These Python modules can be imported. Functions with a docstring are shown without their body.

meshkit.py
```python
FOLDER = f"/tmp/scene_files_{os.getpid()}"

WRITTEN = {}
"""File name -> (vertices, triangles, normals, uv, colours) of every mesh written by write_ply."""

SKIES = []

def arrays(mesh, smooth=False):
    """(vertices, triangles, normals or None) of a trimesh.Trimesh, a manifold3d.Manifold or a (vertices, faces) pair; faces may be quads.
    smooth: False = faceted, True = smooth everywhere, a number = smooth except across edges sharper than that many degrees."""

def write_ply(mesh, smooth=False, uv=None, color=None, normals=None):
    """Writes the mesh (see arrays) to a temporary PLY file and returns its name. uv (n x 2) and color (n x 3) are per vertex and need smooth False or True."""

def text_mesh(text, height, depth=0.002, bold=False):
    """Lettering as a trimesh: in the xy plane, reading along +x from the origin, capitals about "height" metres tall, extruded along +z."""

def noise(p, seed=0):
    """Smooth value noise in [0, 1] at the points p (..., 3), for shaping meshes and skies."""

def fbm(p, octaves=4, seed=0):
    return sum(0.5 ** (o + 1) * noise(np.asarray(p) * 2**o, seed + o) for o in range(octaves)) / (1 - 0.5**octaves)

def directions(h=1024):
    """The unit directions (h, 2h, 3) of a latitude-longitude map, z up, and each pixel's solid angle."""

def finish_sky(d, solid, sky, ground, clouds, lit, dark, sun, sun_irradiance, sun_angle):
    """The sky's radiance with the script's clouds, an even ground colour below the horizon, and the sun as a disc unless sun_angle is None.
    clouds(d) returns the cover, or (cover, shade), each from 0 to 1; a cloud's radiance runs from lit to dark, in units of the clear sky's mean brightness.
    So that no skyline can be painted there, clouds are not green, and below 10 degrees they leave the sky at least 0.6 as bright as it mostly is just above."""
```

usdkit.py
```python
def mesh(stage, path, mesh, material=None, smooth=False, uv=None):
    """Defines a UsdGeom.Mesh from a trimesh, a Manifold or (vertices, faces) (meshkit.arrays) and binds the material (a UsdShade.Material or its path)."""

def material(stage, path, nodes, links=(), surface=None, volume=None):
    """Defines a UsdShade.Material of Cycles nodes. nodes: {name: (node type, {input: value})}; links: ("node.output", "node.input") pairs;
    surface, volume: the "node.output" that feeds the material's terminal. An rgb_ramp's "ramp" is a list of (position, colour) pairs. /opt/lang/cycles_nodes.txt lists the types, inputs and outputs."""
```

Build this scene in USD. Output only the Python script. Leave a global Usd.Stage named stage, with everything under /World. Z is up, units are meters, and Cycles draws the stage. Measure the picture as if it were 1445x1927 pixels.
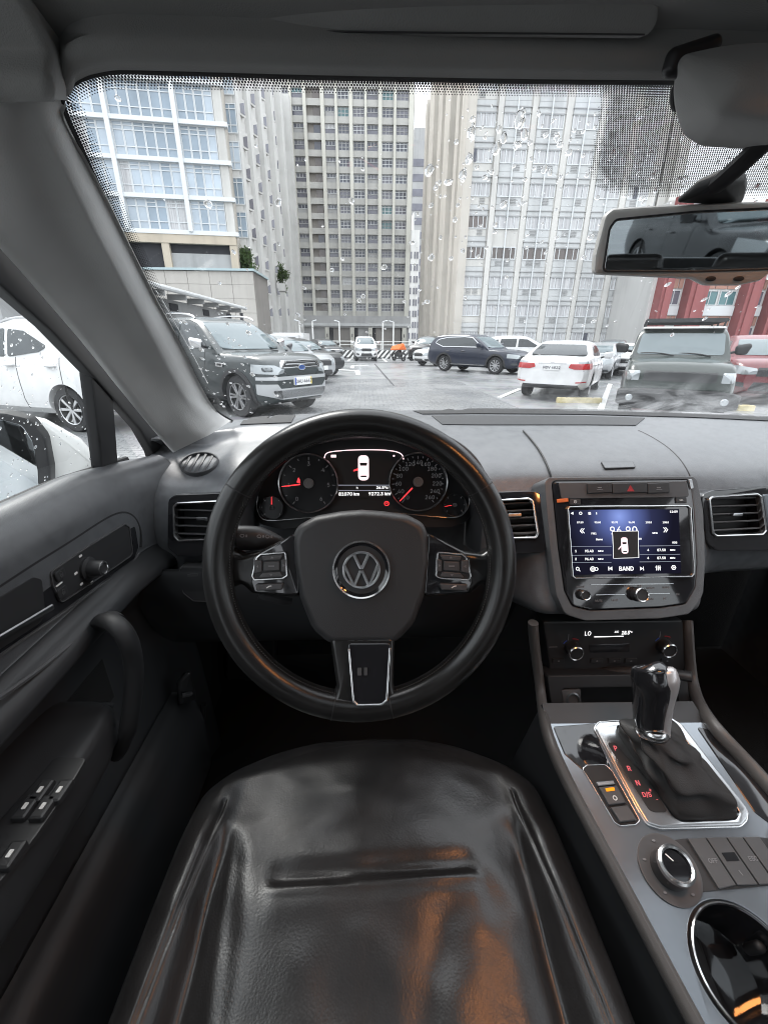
import math, random, numpy as np, trimesh, shapely, manifold3d, usdkit, meshkit
import mapbox_earcut
from math import sin, cos, pi, radians, sqrt, atan2, tan
from shapely.geometry import Polygon, LineString, Point, box as sbox
from shapely import affinity
from scipy.interpolate import PchipInterpolator, CubicSpline
from pxr import Usd, UsdGeom, UsdLux, UsdShade, Gf, Sdf, Vt

random.seed(7); np.random.seed(7)
stage = Usd.Stage.CreateInMemory()
UsdGeom.SetStageUpAxis(stage, 'Z'); UsdGeom.SetStageMetersPerUnit(stage, 1.0)
UsdGeom.Xform.Define(stage, '/World'); UsdGeom.Scope.Define(stage, '/World/Looks')
A = np.array

# ------------------------------------------------------------------ camera, sky, sun, exposure
EYE = A([0, 0, 1.45]); PITCH, YAW, ROLL, FPX = radians(22.4), radians(2.3), .0079, 785.0
CF = A([sin(YAW)*cos(PITCH), cos(YAW)*cos(PITCH), -sin(PITCH)])
_r0 = A([cos(YAW), -sin(YAW), 0.]); _u0 = np.cross(_r0, CF)
CR = cos(ROLL)*_r0 + sin(ROLL)*_u0; CU = -sin(ROLL)*_r0 + cos(ROLL)*_u0
cam = UsdGeom.Camera.Define(stage, '/World/camera')
_m = np.eye(4); _m[0, :3], _m[1, :3], _m[2, :3], _m[3, :3] = CR, CU, -CF, EYE
cam.AddTransformOp().Set(Gf.Matrix4d(_m.tolist()))
cam.CreateHorizontalApertureAttr(36.0); cam.CreateVerticalApertureAttr(48.0)
cam.CreateFocalLengthAttr(36*FPX/1445); cam.CreateClippingRangeAttr(Gf.Vec2f(.02, 20000))
cam.CreateExposureAttr(1.42)

SUN_AZ, SUN_EL = radians(-35), radians(52)          # hidden sun: bright overcast, from front left
sky_mat = usdkit.material(stage, '/World/Looks/sky_look', {
    't': ('sky_texture', {'sky_type': 'single_scattering', 'sun_disc': False, 'sun_elevation': SUN_EL, 'sun_rotation': SUN_AZ, 'aerosol_density': 3.0}),
    'bw': ('rgb_to_bw', {}),
    'co': ('texture_coordinate', {}),
    'n': ('noise_texture', {'scale': 2.2, 'detail': 5.0}),
    'r': ('rgb_ramp', {'ramp': [(.25, (4.3, 4.45, 4.7)), (.75, (5.6, 5.7, 5.8))]}),
    'mx': ('mix_color', {'fac': .92}), 's': ('separate_xyz', {}), 'z': ('map_range', {'from_min': 0.0, 'from_max': 1.0, 'to_min': .72, 'to_max': 1.7, 'clamp': True}), 'vm': ('vector_math', {'math_type': 'scale'}),
    'bg': ('background_shader', {'strength': .14})},
    [('co.generated', 'n.vector'), ('n.fac', 'r.fac'), ('t.color', 'mx.a'), ('r.color', 'mx.b'), ('mx.result', 'vm.vector1'), ('co.generated', 's.vector'), ('s.z', 'z.value'), ('z.result', 'vm.scale'), ('vm.vector', 'bg.color')], surface='bg.background')
dome = UsdLux.DomeLight.Define(stage, '/World/sky')
UsdShade.MaterialBindingAPI.Apply(dome.GetPrim()).Bind(sky_mat)
sun = UsdLux.DistantLight.Define(stage, '/World/sun')
sun.CreateIntensityAttr(.3); sun.CreateAngleAttr(25.0); sun.CreateColorAttr(Gf.Vec3f(1, .97, .93)); sun.CreateNormalizeAttr(True)
_d = A([sin(SUN_AZ)*cos(SUN_EL), cos(SUN_AZ)*cos(SUN_EL), sin(SUN_EL)])
_x = np.cross([0, 0, 1], _d); _x /= np.linalg.norm(_x); _y = np.cross(_d, _x)
_m = np.eye(4); _m[0, :3], _m[1, :3], _m[2, :3] = _x, _y, _d
sun.AddTransformOp().Set(Gf.Matrix4d(_m.tolist()))

# ------------------------------------------------------------------ picture geometry: where a point of the photograph lies on a real plane
def ray(u, v): return CF + CR*(u-722.5)/FPX - CU*(v-963.5)/FPX
def onX(u, v, X): d = ray(u, v); return EYE + d*(X-EYE[0])/d[0]
def onY(u, v, Y): d = ray(u, v); return EYE + d*(Y-EYE[1])/d[1]
def onZ(u, v, Z): d = ray(u, v); return EYE + d*(Z-EYE[2])/d[2]
def onD(u, v, D): return EYE + ray(u, v)*D
def unit(a): a = np.asarray(a, float); return a/np.linalg.norm(a)
class Frame:
    """A plane in the scene: origin, x and y axes, z the outward normal."""
    def __init__(s, o, x, y):
        s.o = np.asarray(o, float); s.x = unit(x); s.z = unit(np.cross(s.x, y)); s.y = np.cross(s.z, s.x)
        s.M = np.stack([s.x, s.y, s.z])
    def w(s, p):
        p = np.atleast_2d(np.asarray(p, float))
        if p.shape[1] == 2: p = np.hstack([p, np.zeros((len(p), 1))])
        return s.o + p @ s.M
    def px(s, u, v, z=0.0):
        d = ray(u, v); o = s.o + s.z*z; t = ((o-EYE) @ s.z)/(d @ s.z); q = EYE + d*t - s.o
        return A([q @ s.x, q @ s.y])
    def pxs(s, pts, z=0.0): return [tuple(s.px(u, v, z)) for u, v in pts]
    def at(s, x, y, z=0, rot=0):
        return Frame(s.w([[x, y, z]])[0], s.x*cos(rot)+s.y*sin(rot), s.y*cos(rot)-s.x*sin(rot))
WORLD = Frame([0, 0, 0], [1, 0, 0], [0, 1, 0])

# ------------------------------------------------------------------ mesh helpers; a mesh is (vertices, triangles)
def quads(f): f = np.asarray(f); return np.vstack([f[:, [0, 1, 2]], f[:, [0, 2, 3]]])
def cat(*ms):
    V, F, n = [], [], 0
    for m in ms:
        if m is None: continue
        if isinstance(m, list): m = cat(*m)
        if hasattr(m, 'vertices'): m = (np.asarray(m.vertices), np.asarray(m.faces))
        V.append(m[0]); F.append(np.asarray(m[1])+n); n += len(m[0])
    return np.vstack(V), np.vstack(F)
def put(fr, m): return fr.w(m[0]), m[1]
_BOXF = quads([[0, 3, 2, 1], [4, 5, 6, 7], [0, 1, 5, 4], [1, 2, 6, 5], [2, 3, 7, 6], [3, 0, 4, 7]])
def bx(x0, x1, y0, y1, z0, z1):
    return A([[x0, y0, z0], [x1, y0, z0], [x1, y1, z0], [x0, y1, z0], [x0, y0, z1], [x1, y0, z1], [x1, y1, z1], [x0, y1, z1]], float), _BOXF
def bbx(x0, x1, y0, y1, z0, z1, b):
    """box with rounded vertical edges and chamfered top"""
    return plate(rrect(x0, y0, x1, y1, b), z0, z1, b*.6)
def rrect(x0, y0, x1, y1, r, n=4): return sbox(x0+r, y0+r, x1-r, y1-r).buffer(r, quad_segs=n)
def rpoly(pts, r, n=4):
    p = Polygon(pts)
    if not p.is_valid: p = p.buffer(0)
    q = p.buffer(-r, quad_segs=n).buffer(2*r, quad_segs=n).buffer(-r, quad_segs=n)
    return q if not q.is_empty else p
def ell(cx, cy, rx, ry=None, n=32, rot=0):
    ry = rx if ry is None else ry
    a = np.linspace(0, 2*pi, n, endpoint=False); x, y = rx*np.cos(a), ry*np.sin(a)
    return Polygon(np.stack([cx+x*cos(rot)-y*sin(rot), cy+x*sin(rot)+y*cos(rot)], 1))
def _inset(r, b):
    """ring moved inwards (to its left) by b along mitred normals"""
    p, n = np.roll(r, 1, 0), np.roll(r, -1, 0)
    e0, e1 = r-p, n-r
    e0 = e0/np.maximum(np.linalg.norm(e0, axis=1, keepdims=True), 1e-12); e1 = e1/np.maximum(np.linalg.norm(e1, axis=1, keepdims=True), 1e-12)
    n0, n1 = np.stack([-e0[:, 1], e0[:, 0]], 1), np.stack([-e1[:, 1], e1[:, 0]], 1)
    m = n0+n1; m /= np.maximum((m*m).sum(1, keepdims=True)/2, .35)
    return r + m*b
def plate(poly, z0, z1, bev=0.0, back=True):
    """polygon (with holes) extruded along z from z0 to z1, its front edges rounded by bev"""
    if hasattr(poly, 'geoms'): return cat(*[plate(g, z0, z1, bev, back) for g in poly.geoms if g.area > 1e-12])
    if not isinstance(poly, Polygon): poly = Polygon(poly)
    for _ in range(5 if bev > 0 else 0):            # a bevel never wider than the piece
        q = poly.buffer(-bev*1.15)
        if q.geom_type == 'Polygon' and not q.is_empty and len(q.interiors) == len(poly.interiors): break
        bev *= .5
    else: bev = 0.0
    poly = shapely.geometry.polygon.orient(poly)
    rings = [np.asarray(poly.exterior.coords)[:-1]] + [np.asarray(r.coords)[:-1] for r in poly.interiors]
    ends = np.cumsum([len(r) for r in rings]); flat = np.vstack(rings); N = len(flat)
    levels = [(z0, 0.0)] + ([(z1-bev, 0.0), (z1-.3*bev, .3*bev), (z1, bev)] if bev > 0 else [(z1, 0.0)])
    V, loops = [], []
    for z, b in levels:
        rr = np.vstack([_inset(r, b) if b else r for r in rings]); V.append(np.hstack([rr, np.full((N, 1), z)])); loops.append(rr)
    F = []; st = np.concatenate([[0], ends[:-1]])
    nxt = np.concatenate([np.roll(np.arange(a, b), -1) for a, b in zip(st, ends)]); i = np.arange(N)
    for k in range(len(levels)-1):
        F.append(quads(np.stack([i+k*N, nxt+k*N, nxt+(k+1)*N, i+(k+1)*N], 1)))
    def capf(r): 
        t = mapbox_earcut.triangulate_float64(np.ascontiguousarray(r), ends.astype(np.uint32)).reshape(-1, 3).astype(int)
        a, b, c = r[t[:, 0]], r[t[:, 1]], r[t[:, 2]]
        s = (b[:, 0]-a[:, 0])*(c[:, 1]-a[:, 1])-(b[:, 1]-a[:, 1])*(c[:, 0]-a[:, 0]); t[s < 0] = t[s < 0][:, ::-1]
        return t
    F.append(capf(loops[-1])+(len(levels)-1)*N)
    if back: F.append(capf(loops[0])[:, ::-1])
    return np.vstack(V), np.vstack(F)
def tube(path, r, n=8, closed=False, squash=None, up=(0, 0, 1)):
    """tube along a path; r a number or one per point; squash: second radius as a share of r along the frame's second axis"""
    P = np.asarray(path, float); k = len(P); R = np.broadcast_to(np.asarray(r, float), (k,))
    T = (np.roll(P, -1, 0)-np.roll(P, 1, 0)) if closed else np.gradient(P, axis=0)
    T /= np.maximum(np.linalg.norm(T, axis=1, keepdims=True), 1e-12)
    a = np.asarray(up, float); n0 = a - T[0]*(a @ T[0])
    if np.linalg.norm(n0) < 1e-3: a = A([1., 0, 0]); n0 = a - T[0]*(a @ T[0])
    Ns = [unit(n0)]
    for i in range(1, k):
        v = Ns[-1] - T[i]*(Ns[-1] @ T[i]); Ns.append(unit(v))
    Ns = A(Ns); Bs = np.cross(T, Ns); th = np.linspace(0, 2*pi, n, endpoint=False)
    q = 1.0 if squash is None else squash
    V = (P[:, None] + R[:, None, None]*(np.cos(th)[None, :, None]*Ns[:, None]*q + np.sin(th)[None, :, None]*Bs[:, None])).reshape(-1, 3)
    i, j = np.meshgrid(np.arange(k if closed else k-1), np.arange(n), indexing='ij'); i, j = i.ravel(), j.ravel()
    i2, j2 = (i+1) % k, (j+1) % n
    F = quads(np.stack([i*n+j, i*n+j2, i2*n+j2, i2*n+j], 1))
    if not closed:
        c0, c1 = len(V), len(V)+1; V = np.vstack([V, P[0], P[-1]]); a = np.arange(n); b = (a+1) % n
        F = np.vstack([F, np.stack([np.full(n, c0), b, a], 1), np.stack([np.full(n, c1), (k-1)*n+a, (k-1)*n+b], 1)])
    return V, F
def lathe(prof, n=32, a0=0, a1=2*pi):
    """profile [(r, z)] turned round z"""
    P = np.asarray(prof, float); full = abs(a1-a0-2*pi) < 1e-6
    th = np.linspace(a0, a1, n, endpoint=not full); k = len(P)
    V = np.stack([P[None, :, 0]*np.cos(th)[:, None], P[None, :, 0]*np.sin(th)[:, None], np.broadcast_to(P[None, :, 1], (n, k))], -1).reshape(-1, 3)
    i, j = np.meshgrid(np.arange(n if full else n-1), np.arange(k-1), indexing='ij'); i, j = i.ravel(), j.ravel(); i2 = (i+1) % n
    return V, quads(np.stack([i*k+j, i2*k+j, i2*k+j+1, i*k+j+1], 1))
def spl(pts, n, closed=False):
    P = np.asarray(pts, float)
    if closed: P = np.vstack([P, P[:1]])
    d = np.concatenate([[0], np.cumsum(np.maximum(np.linalg.norm(np.diff(P, axis=0), axis=1), 1e-9)**.5)])
    if closed: return CubicSpline(d, P, bc_type='periodic')(np.linspace(0, d[-1], n, endpoint=False))
    return (CubicSpline(d, P) if len(P) > 2 else (lambda t: P[0]+(P[1]-P[0])*np.asarray(t)[:, None]/d[-1]))(np.linspace(0, d[-1], n))
def grid(rows, nu, nv):
    """control points rows x columns x 3 to a dense smooth grid nu x nv x 3 (monotone splines, no overshoot)"""
    G = np.asarray(rows, float)
    if nu: G = PchipInterpolator(np.arange(G.shape[0]), G, axis=0)(np.linspace(0, G.shape[0]-1, nu))
    if nv: G = PchipInterpolator(np.arange(G.shape[1]), G, axis=1)(np.linspace(0, G.shape[1]-1, nv))
    return G
def sheet(G, thick=0.0, flip=False):
    """grid of points to a surface, made solid by thick metres behind it"""
    a, b = G.shape[:2]; V = G.reshape(-1, 3)
    i, j = np.meshgrid(np.arange(a-1), np.arange(b-1), indexing='ij'); i, j = i.ravel(), j.ravel()
    Q = np.stack([i*b+j, (i+1)*b+j, (i+1)*b+j+1, i*b+j+1], 1)
    if flip: Q = Q[:, ::-1]
    F = quads(Q)
    if thick:
        _, _, N = meshkit.arrays((V, F), True)
        W = V - N*thick; n = len(V); F2 = F[:, ::-1]+n
        e = np.concatenate([np.arange(b), np.arange(1, a)*b+b-1, (a-1)*b+np.arange(b-2, -1, -1), np.arange(a-2, 0, -1)*b])
        e2 = np.roll(e, -1); S = np.stack([e, e2, e2+n, e+n], 1)
        if not flip: S = S[:, ::-1]
        return np.vstack([V, W]), np.vstack([F, F2, quads(S)])
    return V, F
def sheet_in(G, t):
    """a sheet whose thickness lies on the side away from the cabin"""
    V, F = sheet(G); _, _, N = meshkit.arrays((V, F), True)
    return sheet(G, t, flip=((N*(EYE-V)).sum(1).mean() < 0))
def hull(pts, r, n=2):
    s = trimesh.creation.icosphere(n, 1.0).vertices
    r = np.broadcast_to(np.asarray(r, float), (len(pts),))
    h = trimesh.convex.convex_hull(np.vstack([np.asarray(p)+s*q for p, q in zip(pts, r)]))
    return np.asarray(h.vertices), np.asarray(h.faces)
def soft(m, n=2):
    v, f = trimesh.remesh.subdivide_loop(*(lambda t: (t.vertices, t.faces))(trimesh.Trimesh(*m, process=True)), iterations=n); return np.asarray(v), np.asarray(f)
def ball(c, r, n=2):
    s = trimesh.creation.icosphere(n, 1.0); return np.asarray(s.vertices)*np.broadcast_to(np.asarray(r, float), (3,))+np.asarray(c, float), np.asarray(s.faces)
_txt = {}
def text(t, h, depth=.0004, bold=False):
    k = (t, bold)
    if k not in _txt:
        m = meshkit.text_mesh(t, 1.0, 1.0, bold); _txt[k] = (np.asarray(m.vertices), np.asarray(m.faces))
    V, F = _txt[k]
    return V*A([h, h, depth]), F
def text_at(fr, t, x, y, h, z=0.0, depth=.0004, bold=False, anchor='m', sx=1.0):
    V, F = text(t, h, depth, bold); V = V*A([sx, 1, 1]); w = V[:, 0].min()+V[:, 0].max()
    return fr.w(V + A([x-(w/2 if anchor == 'm' else (V[:, 0].max() if anchor == 'r' else 0)), y-h/2, z])), F
def stroke(pts, w, cap='flat', join='round'): return LineString(pts).buffer(w/2, cap_style=cap, join_style=join, quad_segs=4)
def to_man(m): return manifold3d.Manifold(manifold3d.Mesh(np.asarray(m[0], np.float32), np.asarray(m[1], np.uint32)))
def from_man(m): q = m.to_mesh(); return np.asarray(q.vert_properties[:, :3], float), np.asarray(q.tri_verts, int)

# ------------------------------------------------------------------ scene helpers
_used = {}
def numbered(base):
    k = _used.get(base, 0); _used[base] = k+1
    return base if k == 0 else f'{base}_{k:03d}'
def path_of(name, parent): return numbered((str(parent.GetPath()) if parent else '/World') + '/' + name)
def data(prim, label=None, cat=None, group=None, kind=None):
    for k, v in (('label', label), ('category', cat), ('group', group), ('kind', kind)):
        if v: prim.SetCustomDataByKey(k, v)
    return prim
def thing(name, label, cat, group=None, loc=(0, 0, 0), rotz=0.0):
    x = UsdGeom.Xform.Define(stage, path_of(name, None))
    x.AddTranslateOp().Set(Gf.Vec3d(*map(float, loc))); x.AddRotateZOp().Set(math.degrees(rotz))
    p = x.GetPrim(); p.SetCustomDataByKey('_o', '') if False else None
    _base[str(p.GetPath())] = (np.asarray(loc, float), rotz)
    return data(p, label, cat, group)
_base = {}
def local(prim, V):
    """world points into the coordinates of the thing they belong to"""
    top = '/'.join(str(prim.GetPath()).split('/')[:3]); o, r = _base.get(top, (np.zeros(3), 0.0))
    V = np.asarray(V, float)-o
    return V @ A([[cos(r), -sin(r), 0], [sin(r), cos(r), 0], [0, 0, 1]])
def obj(name, m, mat, parent=None, smooth=35, label=None, cat=None, group=None, kind=None):
    """one mesh, given in world coordinates"""
    if isinstance(m, list): m = globals()['cat'](*m)
    if parent is not None: m = (local(parent, m[0]), m[1])
    g = usdkit.mesh(stage, path_of(name, parent), m, M[mat], smooth=smooth)
    return data(g.GetPrim(), label, cat, group, kind)

M = {}
def mat(name, nodes, links, surface='p.BSDF'):
    M[name] = usdkit.material(stage, '/World/Looks/'+name, nodes, links, surface=surface)
def plain(name, color, rough=.5, metal=0.0, noise=None, bump=None, **kw):
    """principled with a little colour variation (noise = (scale, amount)) and fine relief (bump = (scale, strength, distance))"""
    n = {'p': ('principled_bsdf', {'base_color': color, 'roughness': rough, 'metallic': metal, **kw})}; l = []
    if noise or bump: n['co'] = ('texture_coordinate', {})
    if noise:
        s, a = noise; c = A(color, float)
        n['n'] = ('noise_texture', {'scale': s, 'detail': 4.0}); n['r'] = ('rgb_ramp', {'ramp': [(.3, tuple(c*(1-a))), (.7, tuple(np.minimum(c*(1+a), 1)))]})
        n['rr'] = ('map_range', {'to_min': max(rough-.07, .02), 'to_max': min(rough+.09, 1)})
        l += [('co.object', 'n.vector'), ('n.fac', 'r.fac'), ('r.color', 'p.base_color'), ('n.fac', 'rr.value'), ('rr.result', 'p.roughness')]
    if bump:
        s, st, di = bump
        n['b1'] = ('noise_texture', {'scale': s, 'detail': 3.0}); n['b'] = ('bump', {'strength': st, 'distance': di})
        l += [('co.object', 'b1.vector'), ('b1.fac', 'b.height'), ('b.normal', 'p.normal')]
    mat(name, n, l)

# ------------------------------------------------------------------ materials of the place
def walls(name, c, rough=.85, sc=.35, am=.12):
    """painted or stone wall: broad stains, rain streaks that run down, fine grain"""
    c = A(c, float)
    mat(name, {'g': ('geometry', {}), 'm': ('mapping', {'scale': (1.2, 1.2, .08)}), 'n1': ('noise_texture', {'scale': sc, 'detail': 5.0}),
               'n2': ('noise_texture', {'scale': 1.0, 'detail': 4.0}), 'n3': ('noise_texture', {'scale': 25.0, 'detail': 2.0}),
               'a': ('math', {'math_type': 'add'}), 'h': ('math', {'math_type': 'multiply', 'value2': .5}),
               'r': ('rgb_ramp', {'ramp': [(.32, tuple(c*(1-am*1.6))), (.5, tuple(c)), (.68, tuple(np.minimum(c*(1+am*.6), 1)))]}),
               'b': ('bump', {'strength': .25, 'distance': .02}), 'p': ('principled_bsdf', {'roughness': rough})},
        [('g.position', 'm.vector'), ('g.position', 'n1.vector'), ('m.vector', 'n2.vector'), ('g.position', 'n3.vector'), ('n1.fac', 'a.value1'), ('n2.fac', 'a.value2'),
         ('a.value', 'h.value1'), ('h.value', 'r.fac'), ('r.color', 'p.base_color'), ('n3.fac', 'b.height'), ('b.normal', 'p.normal')])
walls('white_wall', (.56, .555, .54)); walls('beige_wall', (.49, .46, .415)); walls('sand_wall', (.46, .40, .32)); walls('grey_wall', (.36, .36, .36))
walls('pilaster_wall', (.52, .51, .46)); walls('taupe_wall', (.23, .215, .20)); walls('spandrel_wall', (.41, .405, .385)); walls('stone_panel', (.42, .40, .37))
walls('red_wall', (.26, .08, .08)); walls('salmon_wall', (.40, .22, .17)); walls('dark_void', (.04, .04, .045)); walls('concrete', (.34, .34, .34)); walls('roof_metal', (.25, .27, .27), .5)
walls('panel_pale', (.50, .51, .51)); walls('panel_cream', (.55, .54, .515))
plain('frame_white', (.62, .64, .65), .45); plain('frame_dark', (.10, .10, .11), .4); plain('frame_teal', (.35, .44, .46), .4)
def pane(name, c, rough=.08):
    mat(name, {'g': ('geometry', {}), 'o': ('object_info', {}), 'n': ('noise_texture', {'scale': .25, 'detail': 3.0}), 'r': ('rgb_ramp', {'ramp': [(.2, tuple(A(c)*.65)), (.8, tuple(A(c)*1.35))]}),
               'n2': ('noise_texture', {'scale': .9}), 'b': ('bump', {'strength': .06, 'distance': .05}), 'p': ('principled_bsdf', {'roughness': rough, 'specular_ior_level': .9})},
        [('g.position', 'n.vector'), ('n.fac', 'r.fac'), ('r.color', 'p.base_color'), ('g.position', 'n2.vector'), ('n2.fac', 'b.height'), ('b.normal', 'p.normal')])
pane('pane_dark', (.06, .065, .085)); pane('pane_grey', (.12, .12, .145)); pane('pane_teal', (.06, .14, .15)); pane('pane_blue', (.25, .31, .37)); pane('pane_sky', (.40, .46, .52)); pane('pane_brown', (.09, .075, .07))
mat('curtain', {'g': ('geometry', {}), 'm': ('mapping', {'scale': (6.0, 6.0, .2)}), 'n': ('noise_texture', {'scale': 1.4, 'detail': 3.0}), 'r': ('rgb_ramp', {'ramp': [(.3, (.30, .30, .31)), (.5, (.44, .44, .45)), (.7, (.58, .58, .58))]}),
                'p': ('principled_bsdf', {'roughness': .35, 'coat_weight': .6})},
    [('g.position', 'm.vector'), ('m.vector', 'n.vector'), ('n.fac', 'r.fac'), ('r.color', 'p.base_color')])
# wet paving: pale grey concrete blocks, damp patches smoother and darker
mat('wet_deck', {'g': ('geometry', {}), 'n': ('noise_texture', {'scale': .35, 'detail': 6.0, 'roughness': .6}), 'n2': ('noise_texture', {'scale': 40.0, 'detail': 3.0}), 'n3': ('noise_texture', {'scale': 3.0, 'detail': 4.0}),
                 'r': ('rgb_ramp', {'ramp': [(.3, (.17, .178, .182)), (.5, (.26, .265, .27)), (.72, (.32, .325, .33))]}), 'rr': ('rgb_ramp', {'ramp': [(.38, (.16, .16, .16)), (.62, (.42, .42, .42))]}),
                 'mx': ('mix_color', {'blend_type': 'multiply', 'fac': .25}), 'b': ('bump', {'strength': .25, 'distance': .006}), 'p': ('principled_bsdf', {'specular_ior_level': .6})},
    [('g.position', 'n.vector'), ('g.position', 'n2.vector'), ('g.position', 'n3.vector'), ('n.fac', 'r.fac'), ('r.color', 'mx.a'), ('n3.color', 'mx.b'), ('mx.result', 'p.base_color'), ('n.fac', 'rr.fac'), ('rr.color', 'p.roughness'),
     ('n2.fac', 'b.height'), ('b.normal', 'p.normal')])
mat('paver', {'g': ('geometry', {}), 'n': ('noise_texture', {'scale': .6, 'detail': 5.0}), 'n2': ('noise_texture', {'scale': 60.0, 'detail': 3.0}), 'o': ('geometry', {}), 'w': ('rgb_ramp', {'ramp': [(0, (.8, .8, .8)), (1, (1.1, 1.1, 1.1))]}),
              'r': ('rgb_ramp', {'ramp': [(.3, (.20, .205, .21)), (.7, (.31, .312, .315))]}), 'mx': ('mix_color', {'blend_type': 'multiply', 'fac': 1.0}), 'rr': ('rgb_ramp', {'ramp': [(.35, (.15, .15, .15)), (.65, (.4, .4, .4))]}),
              'b': ('bump', {'strength': .3, 'distance': .004}), 'p': ('principled_bsdf', {'specular_ior_level': .6})},
    [('g.position', 'n.vector'), ('g.position', 'n2.vector'), ('n.fac', 'r.fac'), ('o.random_per_island', 'w.fac'), ('r.color', 'mx.a'), ('w.color', 'mx.b'), ('mx.result', 'p.base_color'), ('n.fac', 'rr.fac'), ('rr.color', 'p.roughness'),
     ('n2.fac', 'b.height'), ('b.normal', 'p.normal')])
plain('road_paint', (.72, .72, .70), .5, noise=(9, .12)); plain('yellow_paint', (.50, .43, .24), .6, noise=(7, .2))
mat('striped_paint', {'g': ('geometry', {}), 's': ('separate_xyz', {}), 'a': ('math', {'math_type': 'multiply', 'value2': .9}), 'b': ('math', {'math_type': 'subtract'}), 'c': ('math', {'math_type': 'multiply', 'value2': 2.4}),
                      'f': ('math', {'math_type': 'fraction'}), 'k': ('rgb_ramp', {'interpolate': False, 'ramp': [(0, (.035, .035, .035)), (.5, (.7, .7, .68))]}), 'p': ('principled_bsdf', {'roughness': .6})},
    [('g.position', 's.vector'), ('s.z', 'a.value1'), ('s.x', 'b.value1'), ('a.value', 'b.value2'), ('b.value', 'c.value1'), ('c.value', 'f.value1'), ('f.value', 'k.fac'), ('k.color', 'p.base_color')])
plain('orange_cloth', (.75, .16, .03), .7, noise=(12, .15)); plain('pole_paint', (.62, .62, .60), .5)
mat('leaf', {'g': ('geometry', {}), 'r': ('rgb_ramp', {'ramp': [(0, (.05, .085, .03)), (.6, (.11, .16, .05)), (1, (.22, .24, .09))]}), 'p': ('principled_bsdf', {'roughness': .6}), 't': ('translucent_bsdf', {'color': (.12, .18, .05)}), 'm': ('mix_closure', {'fac': .3})},
    [('g.random_per_island', 'r.fac'), ('r.color', 'p.base_color'), ('p.BSDF', 'm.closure1'), ('t.BSDF', 'm.closure2')], surface='m.closure')
plain('bark', (.10, .07, .05), .9)

# ------------------------------------------------------------------ the deck: ground, pavers, markings
ground = obj('ground', (A([[-2500, -2500, 0], [2500, -2500, 0], [2500, 4000, 0], [-2500, 4000, 0]], float), quads([[0, 1, 2, 3]])), 'wet_deck', smooth=False, kind='structure', label='wet pale grey concrete parking deck')
rng = random.Random(3)
pv = []
def pave(x0, x1, y0, y1, rot):
    c, s = cos(rot), sin(rot); L, W, g = .225, .1125, .011
    n, m = int((x1-x0)/L)+1, int((y1-y0)/W)+1
    for j in range(m):
        for i in range(n):
            x, y = x0+i*L+(L/2 if j % 2 else 0), y0+j*W
            pv.append((x, y, L-g, W-g, .012+rng.uniform(0, .004)))
pave(-6.4, -1.5, 1.4, 6.9, 0); pave(-2.2, 3.3, 7.0, 17.5, 0)
def paver_mesh(p):
    x, y, l, w, h = p; b = .008
    V = A([[x, y, .001], [x+l, y, .001], [x+l, y+w, .001], [x, y+w, .001], [x+b, y+b, h], [x+l-b, y+b, h], [x+l-b, y+w-b, h], [x+b, y+w-b, h]])
    return V, quads([[4, 5, 6, 7], [0, 1, 5, 4], [1, 2, 6, 5], [2, 3, 7, 6], [3, 0, 4, 7]])
pv = [p for p in pv if not (-2.4 < p[0] < 1.8 and p[1] < 5.5 and p[0] > -1.7)]
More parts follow.
